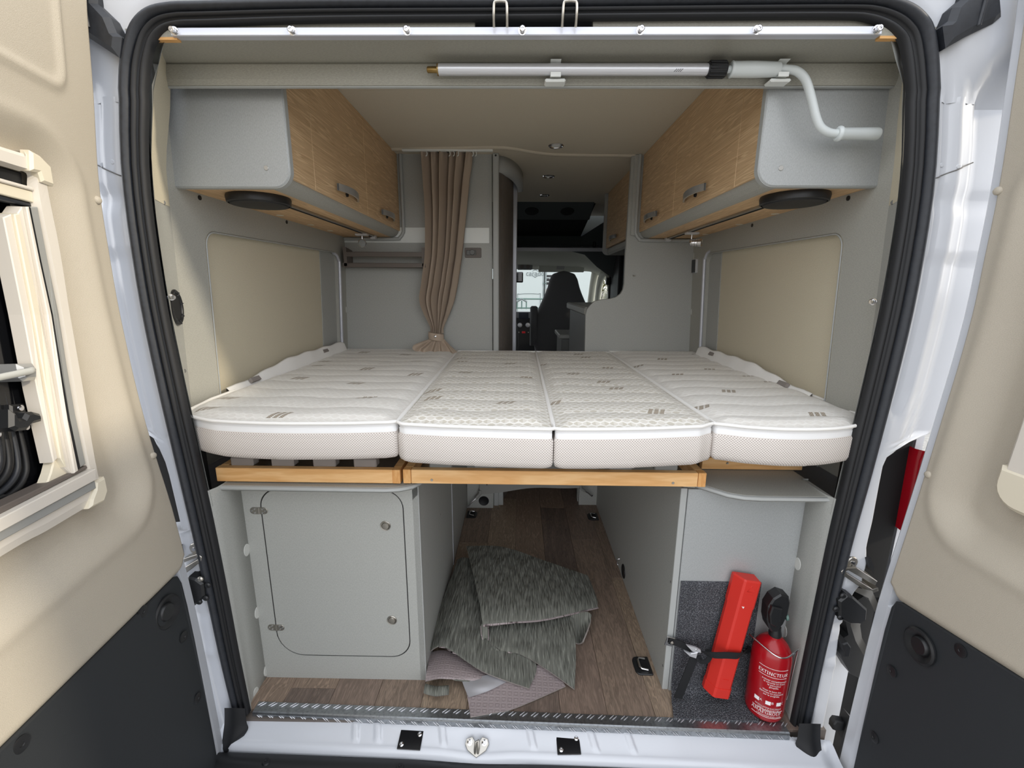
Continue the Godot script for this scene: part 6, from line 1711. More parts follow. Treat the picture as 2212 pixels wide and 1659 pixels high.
func build_bay() -> void:
	# carpet offcut: up the back board and out over the floor
	var rows := []
	for k in 31:
		var u := k / 30.0
		var s := []
		var xa := lerpf(0.455, 0.690, u)
		var prof := [Vector2(0.392, -0.0975), Vector2(0.25, -0.0970), Vector2(0.10, -0.0960), Vector2(0.035, -0.092), Vector2(0.010, -0.076), Vector2(0.007, -0.05), Vector2(0.0065, -0.028), Vector2(0.006, -0.010)]
		for q in prof:
			var t := smoothstep(0.02, 0.0, q.x)
			s.append(Vector3(xa + lerpf(0.0, lerpf(-0.028, -0.012, u), t * clampf((q.y + 0.092) / 0.08, 0, 1)), q.x, q.y + (0.018 * xa if q.y > -0.03 else 0.0)))
		rows.append(s)
	var up := []
	var down := []
	for r in rows:
		var cv := curve(r, 4)
		var fr := PackedVector3Array()
		fr.append(cv[0] + Vector3(0, 0, -0.004))
		for q in cv:
			fr.append(q + Vector3(0, 0.002 * smoothstep(0.1, 0.0, q.y), 0.003 * smoothstep(0.0, 0.1, q.y)))
		fr.append(cv[cv.size() - 1] + Vector3(0, -0.004, 0.001))
		up.append(fr)
	single("carpet_piece", "charcoal carpet offcut standing against the back board and lying on the floor corner", "carpet", Mb.new().loft(up), M.carpet)
	# red warning triangle case, leaning
	var b := Vector3(0.573, 0.050, -0.052)
	var t := Vector3(0.628, 0.432, -0.066)
	var ax := (t - b).normalized()
	var rt := ax.cross(Vector3(0, 0, 1)).normalized()
	var fw := rt.cross(ax).normalized()
	var rc := thing("triangle_case", "long red plastic warning triangle case strapped to the carpet", "case", b)
	var f := Transform3D(Basis(rt, fw, ax), b)
	var sec := p2([Vector2(-0.030, -0.022), Vector2(0.033, -0.022), Vector2(0.033, 0.014), Vector2(0.027, 0.019), Vector2(-0.010, 0.019), Vector2(-0.016, 0.016), Vector2(-0.031, -0.010)])
	var L := b.distance_to(t)
	part(rc, "body", Mb.new().prism(sec, 0.0, L * 0.80, f, 0.0), M.red_case)
	var sec2 := PackedVector2Array()
	for q in sec:
		sec2.append(q * 1.05)
	part(rc, "lid", Mb.new().prism(sec2, L * 0.775, L, f, 0.004), M.red_case)
	part(rc, "foot", Mb.new().prism(sec2, -0.002, 0.03, f, 0.0), M.red_case)
	var mark := Mb.new()
	for q in [[0.90, 0.020], [0.16, 0.018], [0.07, 0.022]]:
		part(rc, "embossed_bar", Mb.new().box(f * Vector3(0.008, 0.0195, L * q[0]), Vector3(q[1], 0.002, 0.003), 0.0005, f.basis * Basis(Vector3(1, 0, 0), Vector3(0, 0, 1), Vector3(0, 1, 0))), M.red_case)
	mark.tube(p3([f * Vector3(-0.002, 0.0200, L * 0.915), f * Vector3(0.018, 0.0200, L * 0.915), f * Vector3(0.008, 0.0200, L * 0.965)]), 0.0010, 4, true)
	part(rc, "embossed_mark", mark, M.red_case)
	part(rc, "arrow", Mb.new().prism(p2([Vector2(-0.004, 0.0), Vector2(0.004, 0.0), Vector2(0.002, -0.006)]), 0.0, 0.001, Transform3D(Basis(rt, ax, fw), f * Vector3(-0.002, 0.0196, L * 0.79))), M.print_white)
	# webbing strap with clamp buckle
	var zs := -0.040
	var st := thing("strap", "black webbing strap with a clamp buckle, round the red case", "strap", Vector3(0.492, 0.202, -0.045))
	var wb := func(pts: Array, half: float, thick: float) -> Mb:
		var m := Mb.new()
		var rr := []
		for i in pts.size():
			var d: Vector3 = (pts[mini(i + 1, pts.size() - 1)] - pts[maxi(i - 1, 0)]).normalized()
			var n := Vector3(0, 0, 1)
			n = (n - d * n.dot(d)).normalized()
			var w := d.cross(n)
			rr.append(p3([pts[i] + w * half + n * thick, pts[i] - w * half + n * thick, pts[i] - w * half - n * thick, pts[i] + w * half - n * thick, pts[i] + w * half + n * thick]))
		return m.loft(rr, false, -1)
	part(st, "fixed_end", wb.call(curve([Vector3(0.433, 0.194, -0.088), Vector3(0.460, 0.192, -0.080), Vector3(0.485, 0.186, -0.070), Vector3(0.507, 0.181, -0.060)], 4), 0.0105, 0.001), M.webbing)
	part(st, "band", wb.call(curve([Vector3(0.518, 0.177, -0.070), Vector3(0.525, 0.189, -0.050), Vector3(0.542, 0.201, -0.030), Vector3(0.577, 0.205, -0.026), Vector3(0.613, 0.202, -0.028), Vector3(0.636, 0.187, -0.050), Vector3(0.667, 0.166, -0.084), Vector3(0.681, 0.171, -0.090)], 4), 0.0105, 0.001), M.webbing)
	part(st, "loop", wb.call(curve([Vector3(0.512, 0.170, -0.060), Vector3(0.516, 0.162, -0.048), Vector3(0.530, 0.168, -0.042), Vector3(0.540, 0.184, -0.046), Vector3(0.535, 0.197, -0.056)], 4), 0.008, 0.001), M.webbing)
	part(st, "tail", wb.call(curve([Vector3(0.501, 0.168, -0.058), Vector3(0.490, 0.138, -0.052), Vector3(0.475, 0.082, -0.050), Vector3(0.462, 0.024, -0.052)], 4), 0.0125, 0.0012), M.webbing)
	part(st, "buckle", Mb.new().prism(p2([Vector2(0.470, 0.214), Vector2(0.501, 0.205), Vector2(0.514, 0.197), Vector2(0.516, 0.188), Vector2(0.495, 0.190), Vector2(0.488, 0.194)]), 0.0, 0.006, on_z(-0.056), 0.001), M.alu)
	part(st, "buckle_lever", Mb.new().prism(p2([Vector2(0.464, 0.196), Vector2(0.484, 0.187), Vector2(0.505, 0.191), Vector2(0.502, 0.170), Vector2(0.483, 0.177)]), 0.0, 0.006, on_z(-0.054), 0.001), M.alu)
	part(st, "rivet", Mb.new().lathe(p2([Vector2(0.003, 0), Vector2(0.002, 0.001), Vector2(0, 0.001)]), aim(Vector3(0.500, 0.200, -0.049), Vector3(0, 0, 1)), 8), M.chrome)
	for q in [[Vector3(0.441, 0.193, -0.086), 0.012], [Vector3(0.654, 0.177, -0.078), 0.0]]:
		part(st, "screw", Mb.new().lathe(p2([Vector2(0.0055, 0), Vector2(0.005, 0.002), Vector2(0.002, 0.003), Vector2(0, 0.002)]), aim(q[0] + Vector3(0, 0, 0.004), Vector3(0, 0, 1)), 12), M.steel)
	part(st, "end_plate", Mb.new().box(Vector3(0.438, 0.187, -0.092), Vector3(0.026, 0.030, 0.003), 0.001, Basis(Vector3(0, 0, 1), -0.25)), M.chrome)
	# fire extinguisher
	var c := Vector3(0.714, 0.0, -0.040)
	var ys: float = Vector3(0.723, 0.260, -0.040).y
	var ex := thing("fire_extinguisher", "red fire extinguisher with black handle standing in the rear right corner", "fire extinguisher", c)
	var R := 0.0515
	part(ex, "can", Mb.new().lathe(p2([Vector2(0, 0.006), Vector2(0.038, 0.006), Vector2(0.044, 0.007), Vector2(0.049, 0.012), Vector2(R, 0.022), Vector2(R, ys - 0.060), Vector2(0.0495, ys - 0.045), Vector2(0.044, ys - 0.030), Vector2(0.035, ys - 0.016), Vector2(0.025, ys - 0.006), Vector2(0.017, ys - 0.001), Vector2(0.015, ys + 0.010), Vector2(0, ys + 0.010)]), Transform3D(Basis(), c), 48), M.red_can)
	var a0 := deg_to_rad(111.0)
	var prt := Mb.new()
	wrap_text(prt, "EXTINCTEUR", 0.0105, c, R, a0, ys - 0.084)
	var yy := ys - 0.106
	for q in ["Enlever complètement", "la sécurité en tirant", "le percuteur", "goupille."]:
		wrap_text(prt, q, 0.0048, c, R, a0 - 0.12, yy)
		yy -= 0.0072
	yy -= 0.006
	for q in ["Viser la base des", "flammes en appuyant", "sur la poignée."]:
		wrap_text(prt, q, 0.0048, c, R, a0 - 0.06, yy)
		yy -= 0.0072
	wrap_text(prt, "ANAFGROUP", 0.0098, c, R, a0 + 0.05, 0.044, true)
	wrap_text(prt, "INSTALLATION ELECTRIQUE", 0.0042, c, R, a0, 0.061)
	wrap_text(prt, "1000 V  A PLUS DE 1 M", 0.0042, c, R, a0, 0.0545)
	wrap_text(prt, "A RECHARGER APRES USAGE", 0.0038, c, R, a0 - 0.1, 0.0335)
	for ln in [[ys - 0.068, 0.75], [ys - 0.095, 0.72], [0.0512, 0.8], [0.0285, 0.8]]:
		var arc := []
		for k in 17:
			var an: float = a0 + ln[1] * (k / 8.0 - 1.0)
			arc.append(c + Vector3(cos(an) * (R + 0.0003), ln[0], sin(an) * (R + 0.0003)))
		prt.tube(p3(arc), 0.0006, 4)
	for q in [[0.62, "A"], [0.05, "B"], [-0.50, "C"]]:
		var an0: float = a0 + q[0]
		var rr := []
		for k in 5:
			var an := an0 + 0.13 * (k / 2.0 - 1.0)
			rr.append(p3([c + Vector3(cos(an) * (R + 0.0004), 0.072, sin(an) * (R + 0.0004)), c + Vector3(cos(an) * (R + 0.0004), 0.084, sin(an) * (R + 0.0004))]))
		prt.loft(rr, false, -1)
		wrap_text(prt, q[1], 0.0075, c, R, an0 - 0.21, 0.080)
	part(ex, "print", prt, M.print_white, "white printed instructions")
	part(ex, "valve", Mb.new().lathe(p2([Vector2(0.016, ys + 0.002), Vector2(0.017, ys + 0.012), Vector2(0.014, ys + 0.022), Vector2(0.013, ys + 0.034), Vector2(0, ys + 0.034)]), Transform3D(Basis(), c), 20), M.black_plastic)
	var hz := 0.019
	var hp := p2([Vector2(0.683, 0.302), Vector2(0.675, 0.328), Vector2(0.673, 0.368), Vector2(0.684, 0.395), Vector2(0.703, 0.410), Vector2(0.726, 0.402), Vector2(0.732, 0.381), Vector2(0.731, 0.344), Vector2(0.723, 0.314), Vector2(0.709, 0.287), Vector2(0.693, 0.287)])
	part(ex, "handle", Mb.new().prism(hp, -0.055, -0.022, Transform3D(), 0.004), M.black_plastic, "black carrying handle")
	part(ex, "trigger", Mb.new().prism(p2([Vector2(0.674, 0.351), Vector2(0.678, 0.378), Vector2(0.707, 0.371), Vector2(0.706, 0.330), Vector2(0.697, 0.311), Vector2(0.680, 0.321)]), -0.024, -0.012, Transform3D(), 0.003), M.black_plastic)
	part(ex, "gauge", Mb.new().lathe(p2([Vector2(0.009, 0), Vector2(0.009, 0.006), Vector2(0, 0.007)]), aim(Vector3(0.730, 0.332, -0.030), Vector3(1, 0.1, 0.3)), 14), M.rail_green)
	var wire := curve([Vector3(0.652, ys - 0.010, -0.058), Vector3(0.664, ys - 0.012, -0.030), Vector3(0.690, ys - 0.018, 0.010), Vector3(0.715, ys - 0.020, 0.016), Vector3(0.742, ys - 0.014, 0.006), Vector3(0.768, ys - 0.016, -0.012), Vector3(0.771, ys - 0.030, -0.018), Vector3(0.769, ys - 0.10, -0.020), Vector3(0.766, ys - 0.20, -0.022)], 5)
	var br := thing("extinguisher_bracket", "thin steel wire bracket round the neck of the fire extinguisher", "bracket", Vector3(0.76, 0.1, -0.06))
	part(br, "wire", Mb.new().tube(p3(wire), 0.0020, 8), M.chrome)
	part(br, "plate", Mb.new().box(Vector3(0.722, 0.10, -0.0965), Vector3(0.09, 0.19, 0.002), 0.0008), M.white_plastic)


func seat_back(w: float, h: float, d: float) -> Mb:
	# tall seat back with integrated head part, standing on y = 0, seen from behind
	var m := Mb.new()
	var f := func(u: float, v: float) -> Vector3:
		var y := h * v
		var half := at_y([Vector2(0.0, 0.47), Vector2(0.30, 0.5), Vector2(0.50, 0.47), Vector2(0.66, 0.37), Vector2(0.80, 0.285), Vector2(0.92, 0.235), Vector2(0.985, 0.18), Vector2(1.0, 0.10)], v) * w
		var a := u * TAU
		var e := 0.55
		var cx := signf(cos(a)) * pow(absf(cos(a)), e)
		var cz := signf(sin(a)) * pow(absf(sin(a)), e)
		var dd := d * (1.0 - 0.45 * v) * (1.0 if v < 0.985 else 0.6)
		return Vector3(cx * half, y + (0.012 * (1.0 - cx * cx) if v > 0.95 else 0.0), cz * dd * 0.5 - 0.16 * v)
	m.grid(48, 90, f, true)
	var cap := func(u: float, v: float) -> Vector3:
		var p: Vector3 = f.call(u, 1.0)
		var c := Vector3(0, h + 0.016, -0.16)
		return p.lerp(c, v)
	m.grid(48, 5, cap, true)
	return m


func build_front() -> void:
	# ceiling spots
	for q in [[Vector3(0.135, 1.880, -1.161), "nearest of three, just above the bed's front end"], [Vector3(0.137, 1.880, -1.716), "middle one of three in the ceiling"], [Vector3(0.143, 1.880, -2.242), "farthest of three, near the dark roof hatch"]]:
		var p: Vector3 = q[0]
		var s := thing("ceiling_spot", "chrome rimmed recessed lamp, " + q[1], "lamp", p, "ceiling spots")
		part(s, "rim", Mb.new().lathe(p2([Vector2(0.036, 0), Vector2(0.036, -0.003), Vector2(0.031, -0.007), Vector2(0.026, -0.006), Vector2(0.023, -0.001)]), Transform3D(Basis(), p), 28), M.chrome)
		part(s, "lens", Mb.new().lathe(p2([Vector2(0.024, -0.001), Vector2(0.018, -0.004), Vector2(0, -0.005)]), Transform3D(Basis(), p), 24), M.white_plastic)
	# rounded cabin with a slatted sliding door behind the left bulkhead
	var td := thing("tambour_door", "dark slatted sliding door curving beside the passage", "sliding door", Vector3(-0.12, 0, -1.6))
	var arc := []
	for k in 19:
		var a := PI / 2 * k / 18.0
		arc.append(Vector2(-0.152 + 0.082 * sin(a), -1.32 - 0.45 * (1.0 - cos(a))))
	for k in 16:
		var p: Vector2 = arc[k].lerp(arc[k + 1], 0.5)
		var dr: Vector2 = arc[k + 1] - arc[k]
		part(td, "slat", Mb.new().box(Vector3(p.x, 0.93, p.y), Vector3(0.008, 1.86, dr.length() * 0.84), 0.002, Basis(Vector3.UP, atan2(dr.x, dr.y) + PI)), M.grey_dark)
	part(td, "backing", Mb.new().loft([p3(arc.map(func(q): return Vector3(q.x - 0.010, 0.0, q.y))), p3(arc.map(func(q): return Vector3(q.x - 0.010, 1.87, q.y)))]), M.black_gap)
	var e := arc[17] as Vector2
	part(td, "end_stile", Mb.new().box(Vector3(-0.060, 0.93, -1.775), Vector3(0.030, 1.86, 0.05), 0.004), M.alu_white)
	var hl := []
	for q in [Vector3(-0.114, 1.146, -1.660), Vector3(-0.097, 1.140, -1.660), Vector3(-0.091, 1.098, -1.660), Vector3(-0.088, 1.053, -1.660), Vector3(-0.094, 1.005, -1.660), Vector3(-0.114, 0.962, -1.660)]:
		hl.append(q)
	part(td, "handle", Mb.new().tube(p3(curve(hl, 4)), 0.005, 8), M.white_plastic)
	var hood := []
	for k in 19:
		var q: Vector2 = arc[k]
		var out := Vector2(0.055 * sin(PI / 2 * k / 18.0) + 0.004, 0)
		hood.append(p3([Vector3(q.x + out.x - 0.03, 1.88, q.y), Vector3(q.x + out.x, 1.88, q.y), Vector3(q.x + out.x, 1.805, q.y), Vector3(q.x + out.x - 0.03, 1.80, q.y)]))
	part(td, "head_rail", Mb.new().loft(hood, false), M.grey_edge)
	# overhead cabinet farther forward on the right
	var fc := thing("overhead_cabinet", "smaller oak overhead cabinet farther forward on the right, above the kitchen", "cabinet", Vector3(0.7, 1.487, -1.8))
	part(fc, "end_panel", Mb.new().prism(rrect(0.56, 1.470, 0.90, 1.88, [0.035, 0.0, 0.0, 0.0]), -2.20, -2.18, Transform3D(), 0.002), M.grey_edge)
	part(fc, "cabinet_door", Mb.new().box(Vector3(0.588, 1.70, -1.76), Vector3(0.016, 0.37, 0.83), 0.001), M.oak_door)
	part(fc, "base_board", Mb.new().box(Vector3(0.73, 1.495, -1.76), Vector3(0.28, 0.05, 0.83), 0.012), M.grey_side)
	part(fc, "body", Mb.new().box(Vector3(0.74, 1.70, -1.76), Vector3(0.28, 0.36, 0.82)), M.grey_dark)
	local(fc, "handle", handle_mesh(0.2).mesh(), M.handle_grey, Transform3D(Basis(Vector3(-1, 0, 0), Vector3(0, 1, 0), Vector3(0, 0, 1)), Vector3(0.58, 1.555, -1.80)))
	# kitchen block beyond the partition
	var kb := thing("kitchen_block", "pale topped kitchen block just beyond the right partition", "kitchen unit", Vector3(0.6, 0, -1.9))
	part(kb, "body", Mb.new().box(Vector3(0.60, 0.545, -1.80), Vector3(0.50, 1.09, 0.86), 0.004), M.grey_plastic)
	part(kb, "worktop", Mb.new().box(Vector3(0.595, 1.115, -1.80), Vector3(0.54, 0.045, 0.90), 0.008), M.grey_panel)
	var sb := thing("bench_box", "grey box with a pale top between the kitchen block and the front seat", "box", Vector3(0.4, 0, -2.5))
	part(sb, "body", Mb.new().box(Vector3(0.47, 0.43, -2.50), Vector3(0.34, 0.86, 0.4), 0.004), M.grey_plastic)
	part(sb, "top", Mb.new().box(Vector3(0.465, 0.877, -2.50), Vector3(0.37, 0.034, 0.43), 0.006), M.grey_panel)
	# roof hatch and front roof lining
	var ht := thing("roof_hatch", "large dark roof hatch with two oval vents above the cab passage", "roof hatch", Vector3(0.2, 1.85, -2.8))
	var hp := func(a: Vector2) -> Vector3: return Vector3(a.x, lerpf(1.878, 1.63, a.y), lerpf(-2.50, -3.10, a.y))
	var fr := []
	for v in 11:
		var row := PackedVector3Array()
		for u in 9:
			var t := v / 10.0
			row.append(hp.call(Vector2(lerpf(-0.62, lerpf(0.56, 0.50, t), u / 8.0), t)) + Vector3(0, 0.02, 0))
		fr.append(row)
	part(ht, "blind", Mb.new().loft(fr), M.black_gap)
	part(ht, "upper_frame", Mb.new().box(hp.call(Vector2(-0.02, 0.20)) + Vector3(0, 0.012, 0.01), Vector3(1.12, 0.014, 0.26), 0.004, Basis(Vector3.RIGHT, -0.39)), M.cab_dark)
	for x: float in [0.065, 0.345]:
		part(ht, "oval_vent", Mb.new().lathe(p2([Vector2(0.055, 0), Vector2(0.052, 0.003), Vector2(0, 0.003)]), aim(hp.call(Vector2(x, 0.20)) + Vector3(0, 0.003, 0.012), Vector3(0, -0.92, 0.38)), 20), M.black_gap)
	struct("trim_2", Mb.new().loft([p3([Vector3(-1.0, 1.70, -2.98), Vector3(-0.3, 1.69, -3.0), Vector3(0.40, 1.69, -3.0), Vector3(0.52, 1.69, -3.0), Vector3(0.70, 1.80, -2.85), Vector3(1.02, 1.88, -2.60)]), p3([Vector3(-1.0, 1.63, -3.10), Vector3(-0.25, 1.61, -3.12), Vector3(0.42, 1.61, -3.12), Vector3(0.55, 1.60, -3.12), Vector3(0.72, 1.60, -3.06), Vector3(1.02, 1.60, -2.98)]), p3([Vector3(-1.0, 1.575, -3.18), Vector3(-0.2, 1.590, -3.2), Vector3(0.46, 1.576, -3.2), Vector3(0.58, 1.548, -3.2), Vector3(0.70, 1.438, -3.2), Vector3(1.02, 1.22, -3.2)])]), M.cab_dark, "dark lining over the cab opening", "lining")
	struct("trim_5", Mb.new().box(Vector3(0.0, 1.78, -3.22), Vector3(2.08, 0.36, 0.02)), M.cab_dark, "dark board above the cab lining", "board")
	var hd := struct("trim_3", Mb.new().loft([p3([Vector3(-1.0, 1.58, -3.18), Vector3(-0.2, 1.592, -3.2), Vector3(0.46, 1.578, -3.2), Vector3(0.58, 1.55, -3.2), Vector3(0.70, 1.44, -3.2), Vector3(1.02, 1.23, -3.2)]), p3([Vector3(-1.0, 1.55, -3.45), Vector3(-0.2, 1.545, -3.45), Vector3(0.52, 1.535, -3.45), Vector3(0.66, 1.51, -3.45), Vector3(0.78, 1.44, -3.45), Vector3(1.02, 1.34, -3.45)]), p3([Vector3(-1.0, 1.49, -3.85), Vector3(-0.2, 1.49, -3.85), Vector3(0.60, 1.475, -3.85), Vector3(0.72, 1.46, -3.85), Vector3(0.84, 1.42, -3.85), Vector3(1.02, 1.36, -3.85)]), p3([Vector3(-1.0, 1.455, -4.10), Vector3(-0.2, 1.455, -4.10), Vector3(0.62, 1.440, -4.10), Vector3(0.78, 1.43, -4.10), Vector3(0.86, 1.40, -4.10), Vector3(0.95, 1.34, -4.10)])]), M.cab_lining, "grey green moulded lining above the windscreen", "lining")
	part(hd, "roof_skin", Mb.new().box(Vector3(0, 1.68, -3.55), Vector3(2.1, 0.03, 1.2), 0.0, Basis(Vector3.RIGHT, 0.18)), M.paint)
	part(hd, "sun_visor", Mb.new().box(Vector3(0.43, 1.455, -3.88), Vector3(0.50, 0.085, 0.02), 0.008, Basis(Vector3.RIGHT, 0.35)), M.cab_lining, "sun visor")
	part(hd, "visor_label", Mb.new().box(Vector3(0.42, 1.462, -3.862), Vector3(0.085, 0.042, 0.004), 0.0, Basis(Vector3.RIGHT, 0.35)), M.net_grey)
	var oc := part(hd, "overhead_console", Mb.new().box(Vector3(0.03, 1.468, -3.86), Vector3(0.17, 0.065, 0.05), 0.012), M.grey_plastic)
	for x: float in [0.0, 0.065]:
		part(oc, "reading_light", Mb.new().lathe(p2([Vector2(0.022, 0), Vector2(0.020, 0.004), Vector2(0, 0.003)]), aim(Vector3(x, 1.468, -3.834), Vector3(0, 0, 1)), 16), M.grey_dark)
	# windscreen, right pillar and side window
	var ws := struct("window_1", Mb.new().loft([p3([Vector3(-1.0, 1.46, -4.12), Vector3(0.90, 1.44, -4.12)]), p3([Vector3(-1.0, 0.93, -4.75), Vector3(0.98, 0.93, -4.75)])]), M.glass, "windscreen with a white motorhome outside", "window")
	part(ws, "pillar", Mb.new().tube(p3([Vector3(0.84, 1.45, -4.08), Vector3(0.85, 1.30, -4.25), Vector3(0.88, 1.00, -4.60)]), 0.045, 10), M.cab_lining)
	var dr := struct_node("door_3", "cab side door with its window on the right", "door", Vector3(0.93, 0.2, -3.7))
	part(dr, "window_surround", Mb.new().tube(p3(curve([Vector3(0.90, 0.98, -4.25), Vector3(0.88, 1.22, -4.05), Vector3(0.86, 1.36, -3.82), Vector3(0.85, 1.40, -3.60), Vector3(0.86, 1.38, -3.42), Vector3(0.88, 1.20, -3.36), Vector3(0.91, 0.95, -3.34)], 5)), 0.036, 8), M.cab_lining)
	part(dr, "lower_panel", Mb.new().box(Vector3(0.95, 0.45, -3.75), Vector3(0.06, 0.98, 0.95), 0.01), M.cab_dark)
	part(dr, "side_glass", Mb.new().prism(p2([Vector2(-4.22, 0.95), Vector2(-4.05, 1.20), Vector2(-3.80, 1.37), Vector2(-3.40, 1.38), Vector2(-3.36, 0.95)]), 0.0, 0.004, on_x(0.93)), M.glass)
	var sbt := thing("seat_belt", "black seat belt and reel on the right cab pillar", "seat belt", Vector3(0.84, 1.3, -3.3))
	part(sbt, "strap", Mb.new().box(Vector3(0.845, 1.13, -3.30), Vector3(0.006, 0.48, 0.045)), M.webbing)
	part(sbt, "reel", Mb.new().box(Vector3(0.83, 1.31, -3.30), Vector3(0.04, 0.07, 0.06), 0.008), M.black_plastic)
	struct("trim_4", Mb.new().box(Vector3(0.90, 0.95, -3.12), Vector3(0.10, 1.2, 0.36), 0.01), M.rubber_dark, "dark curtain stowed beside the cab on the right", "curtain")
	for x: float in [0.655, 0.74]:
		var y := 1.66
		single("lining_hook", "small dark coat hook on the cab lining, " + ("left" if x < 0.7 else "right") + " of two", "hook", Mb.new().box(Vector3(x - 0.02, 1.62, -3.02), Vector3(0.022, 0.05, 0.02), 0.006), M.black_plastic, "coat hooks on the cab lining")
	# seats
	var sx := 0.455
	var s1 := thing("cab_seat", "tall dark grey cab seat back with integrated headrest, right of the passage", "seat", Vector3(sx, 0.0, -3.42), "cab seats")
	local(s1, "backrest", seat_back(0.60, 0.86, 0.22).mesh(), M.seat_cloth, Transform3D(Basis(), Vector3(sx - 0.03, 0.54, -3.40)))
	part(s1, "cushion", Mb.new().box(Vector3(sx, 0.46, -3.70), Vector3(0.52, 0.16, 0.52), 0.05), M.seat_cloth)
	part(s1, "base", Mb.new().box(Vector3(sx, 0.19, -3.70), Vector3(0.42, 0.38, 0.44), 0.02), M.black_plastic)
	part(s1, "armrest", Mb.new().prism(rrect(Vector3(0.123, 0.859, -3.380).x - 0.038, -3.445, Vector3(0.123, 0.859, -3.380).x + 0.038, -3.355, 0.032), 0.67, 1.065, on_y(0.0), 0.014), M.seat_cloth, "folded up armrest")
	var s2 := thing("cab_seat", "cab seat left of the passage, mostly hidden by the slatted door", "seat", Vector3(-0.45, 0.0, -3.42), "cab seats")
	local(s2, "backrest", seat_back(0.60, 0.86, 0.22).mesh(), M.seat_cloth, Transform3D(Basis(), Vector3(-0.33, 0.46, -3.30)))
	part(s2, "base", Mb.new().box(Vector3(-0.40, 0.25, -3.60), Vector3(0.50, 0.48, 0.50), 0.03), M.black_plastic)
	# dashboard
	var db := thing("dashboard", "black dashboard with screen, two round knobs and a red display", "dashboard", Vector3(0.1, 0.5, -4.2))
	part(db, "body", Mb.new().loft([p3([Vector3(-1.0, 0.1, -4.12), Vector3(1.0, 0.1, -4.12)]), p3([Vector3(-1.0, 0.90, -4.14), Vector3(1.0, 0.90, -4.14)]), p3([Vector3(-1.0, 0.965, -4.20), Vector3(1.0, 0.965, -4.20)]), p3([Vector3(-1.0, 0.94, -4.80), Vector3(1.0, 0.94, -4.80)]), p3([Vector3(-1.0, 0.1, -4.80), Vector3(1.0, 0.1, -4.80)])], false, -1), M.dash_black)
	var cx: float = Vector3(0.027, 0.884, -4.100).x
	part(db, "screen", Mb.new().box(Vector3(0.027, 0.927, -4.110), Vector3(0.115, 0.075, 0.012), 0.003), M.screen_blue)
	for q in [Vector3(-0.015, 0.818, -4.110), Vector3(0.077, 0.819, -4.110)]:
		part(db, "knob", Mb.new().lathe(p2([Vector2(0.026, 0), Vector2(0.026, 0.012), Vector2(0.021, 0.014), Vector2(0.018, 0.010), Vector2(0.014, 0.022), Vector2(0, 0.023)]), aim(q, Vector3(0, 0, 1)), 20), M.alu)
	part(db, "red_display", Mb.new().box(Vector3(0.029, 0.732, -4.110), Vector3(0.040, 0.022, 0.012), 0.002), M.radio_red)
	for x: float in [-0.055, 0.055]:
		part(db, "button", Mb.new().box(Vector3(0.029, 0.732, -4.110) + Vector3(x, 0, 0), Vector3(0.012, 0.012, 0.012), 0.003), M.grey_plastic)
	var mr := thing("rear_mirror", "inside mirror at the left of the visible windscreen", "mirror", Vector3(-0.1, 1.35, -4.15))
	part(mr, "glass", Mb.new().box(Vector3(-0.095, 1.365, -4.15), Vector3(0.22, 0.115, 0.03), 0.012), M.dark_glass)
	part(mr, "shell", Mb.new().box(Vector3(-0.095, 1.365, -4.168), Vector3(0.225, 0.120, 0.02), 0.008), M.black_plastic)
	# outdoors ahead of the van
	var zm := -8.6
	var mh := thing("motorhome", "white motorhome with black lettering parked beyond the windscreen", "motorhome", Vector3(0.0, -0.57, zm))
	part(mh, "side", Mb.new().box(Vector3(-1.60, 0.95, zm - 1.0), Vector3(4.22, 2.7, 2.0), 0.04), M.motorhome_white)
	part(mh, "rear_body", Mb.new().box(Vector3(1.04, 0.95, zm - 1.0), Vector3(1.02, 2.7, 2.0), 0.04), M.motorhome_white)
	part(mh, "hatch_outline", Mb.new().tube(p3(curve([Vector3(-0.055, 0.3, zm), Vector3(-0.055, 1.05, zm), Vector3(-0.02, 1.125, zm), Vector3(0.39, 1.13, zm), Vector3(0.435, 1.07, zm), Vector3(0.435, 0.3, zm)], 3)), 0.007, 5), M.motorhome_line)
	part(mh, "body_joint", Mb.new().box(Vector3(0.53, 1.0, zm + 0.004), Vector3(0.012, 2.4, 0.01)), M.motorhome_line)
	part(mh, "stripe", Mb.new().box(Vector3(0.80, 1.335, zm + 0.004), Vector3(0.62, 0.016, 0.01), 0.0, Basis(Vector3(0, 0, 1), -0.07)), M.rail_green)
	part(mh, "stripe", Mb.new().box(Vector3(0.78, 1.16, zm + 0.004), Vector3(0.50, 0.16, 0.008)), M.net_grey)
	for k in 2:
		var p := Vector3(0.640 + 0.20 * k, 1.43, zm + 0.006)
		var bx := part(mh, "letter_tile", Mb.new().box(p, Vector3(0.155, 0.20, 0.01), 0.004), M.print_black)
		var tm := TextMesh.new()
		var fo := SystemFont.new()
		fo.font_names = PackedStringArray(["Droid Sans"])
		tm.font = fo
		tm.text = ["H", "V"][k]
		tm.font_size = 32
		tm.pixel_size = 0.0062
		tm.depth = 0.006
		local(mh, "letter", tm, M.motorhome_white, Transform3D(Basis() if k else Basis(Vector3(0, 0, 1), PI / 2), p + Vector3(0, 0, 0.008)))
	var tl := TextMesh.new()
	var fl := SystemFont.new()
	fl.font_names = PackedStringArray(["Droid Sans"])
	tl.font = fl
	tl.text = "carado"
	tl.font_size = 32
	tl.pixel_size = 0.0040
	tl.depth = 0.004
	local(mh, "lettering", tl, M.motorhome_line, Transform3D(Basis(), Vector3(0.315, 1.555, zm + 0.004)))
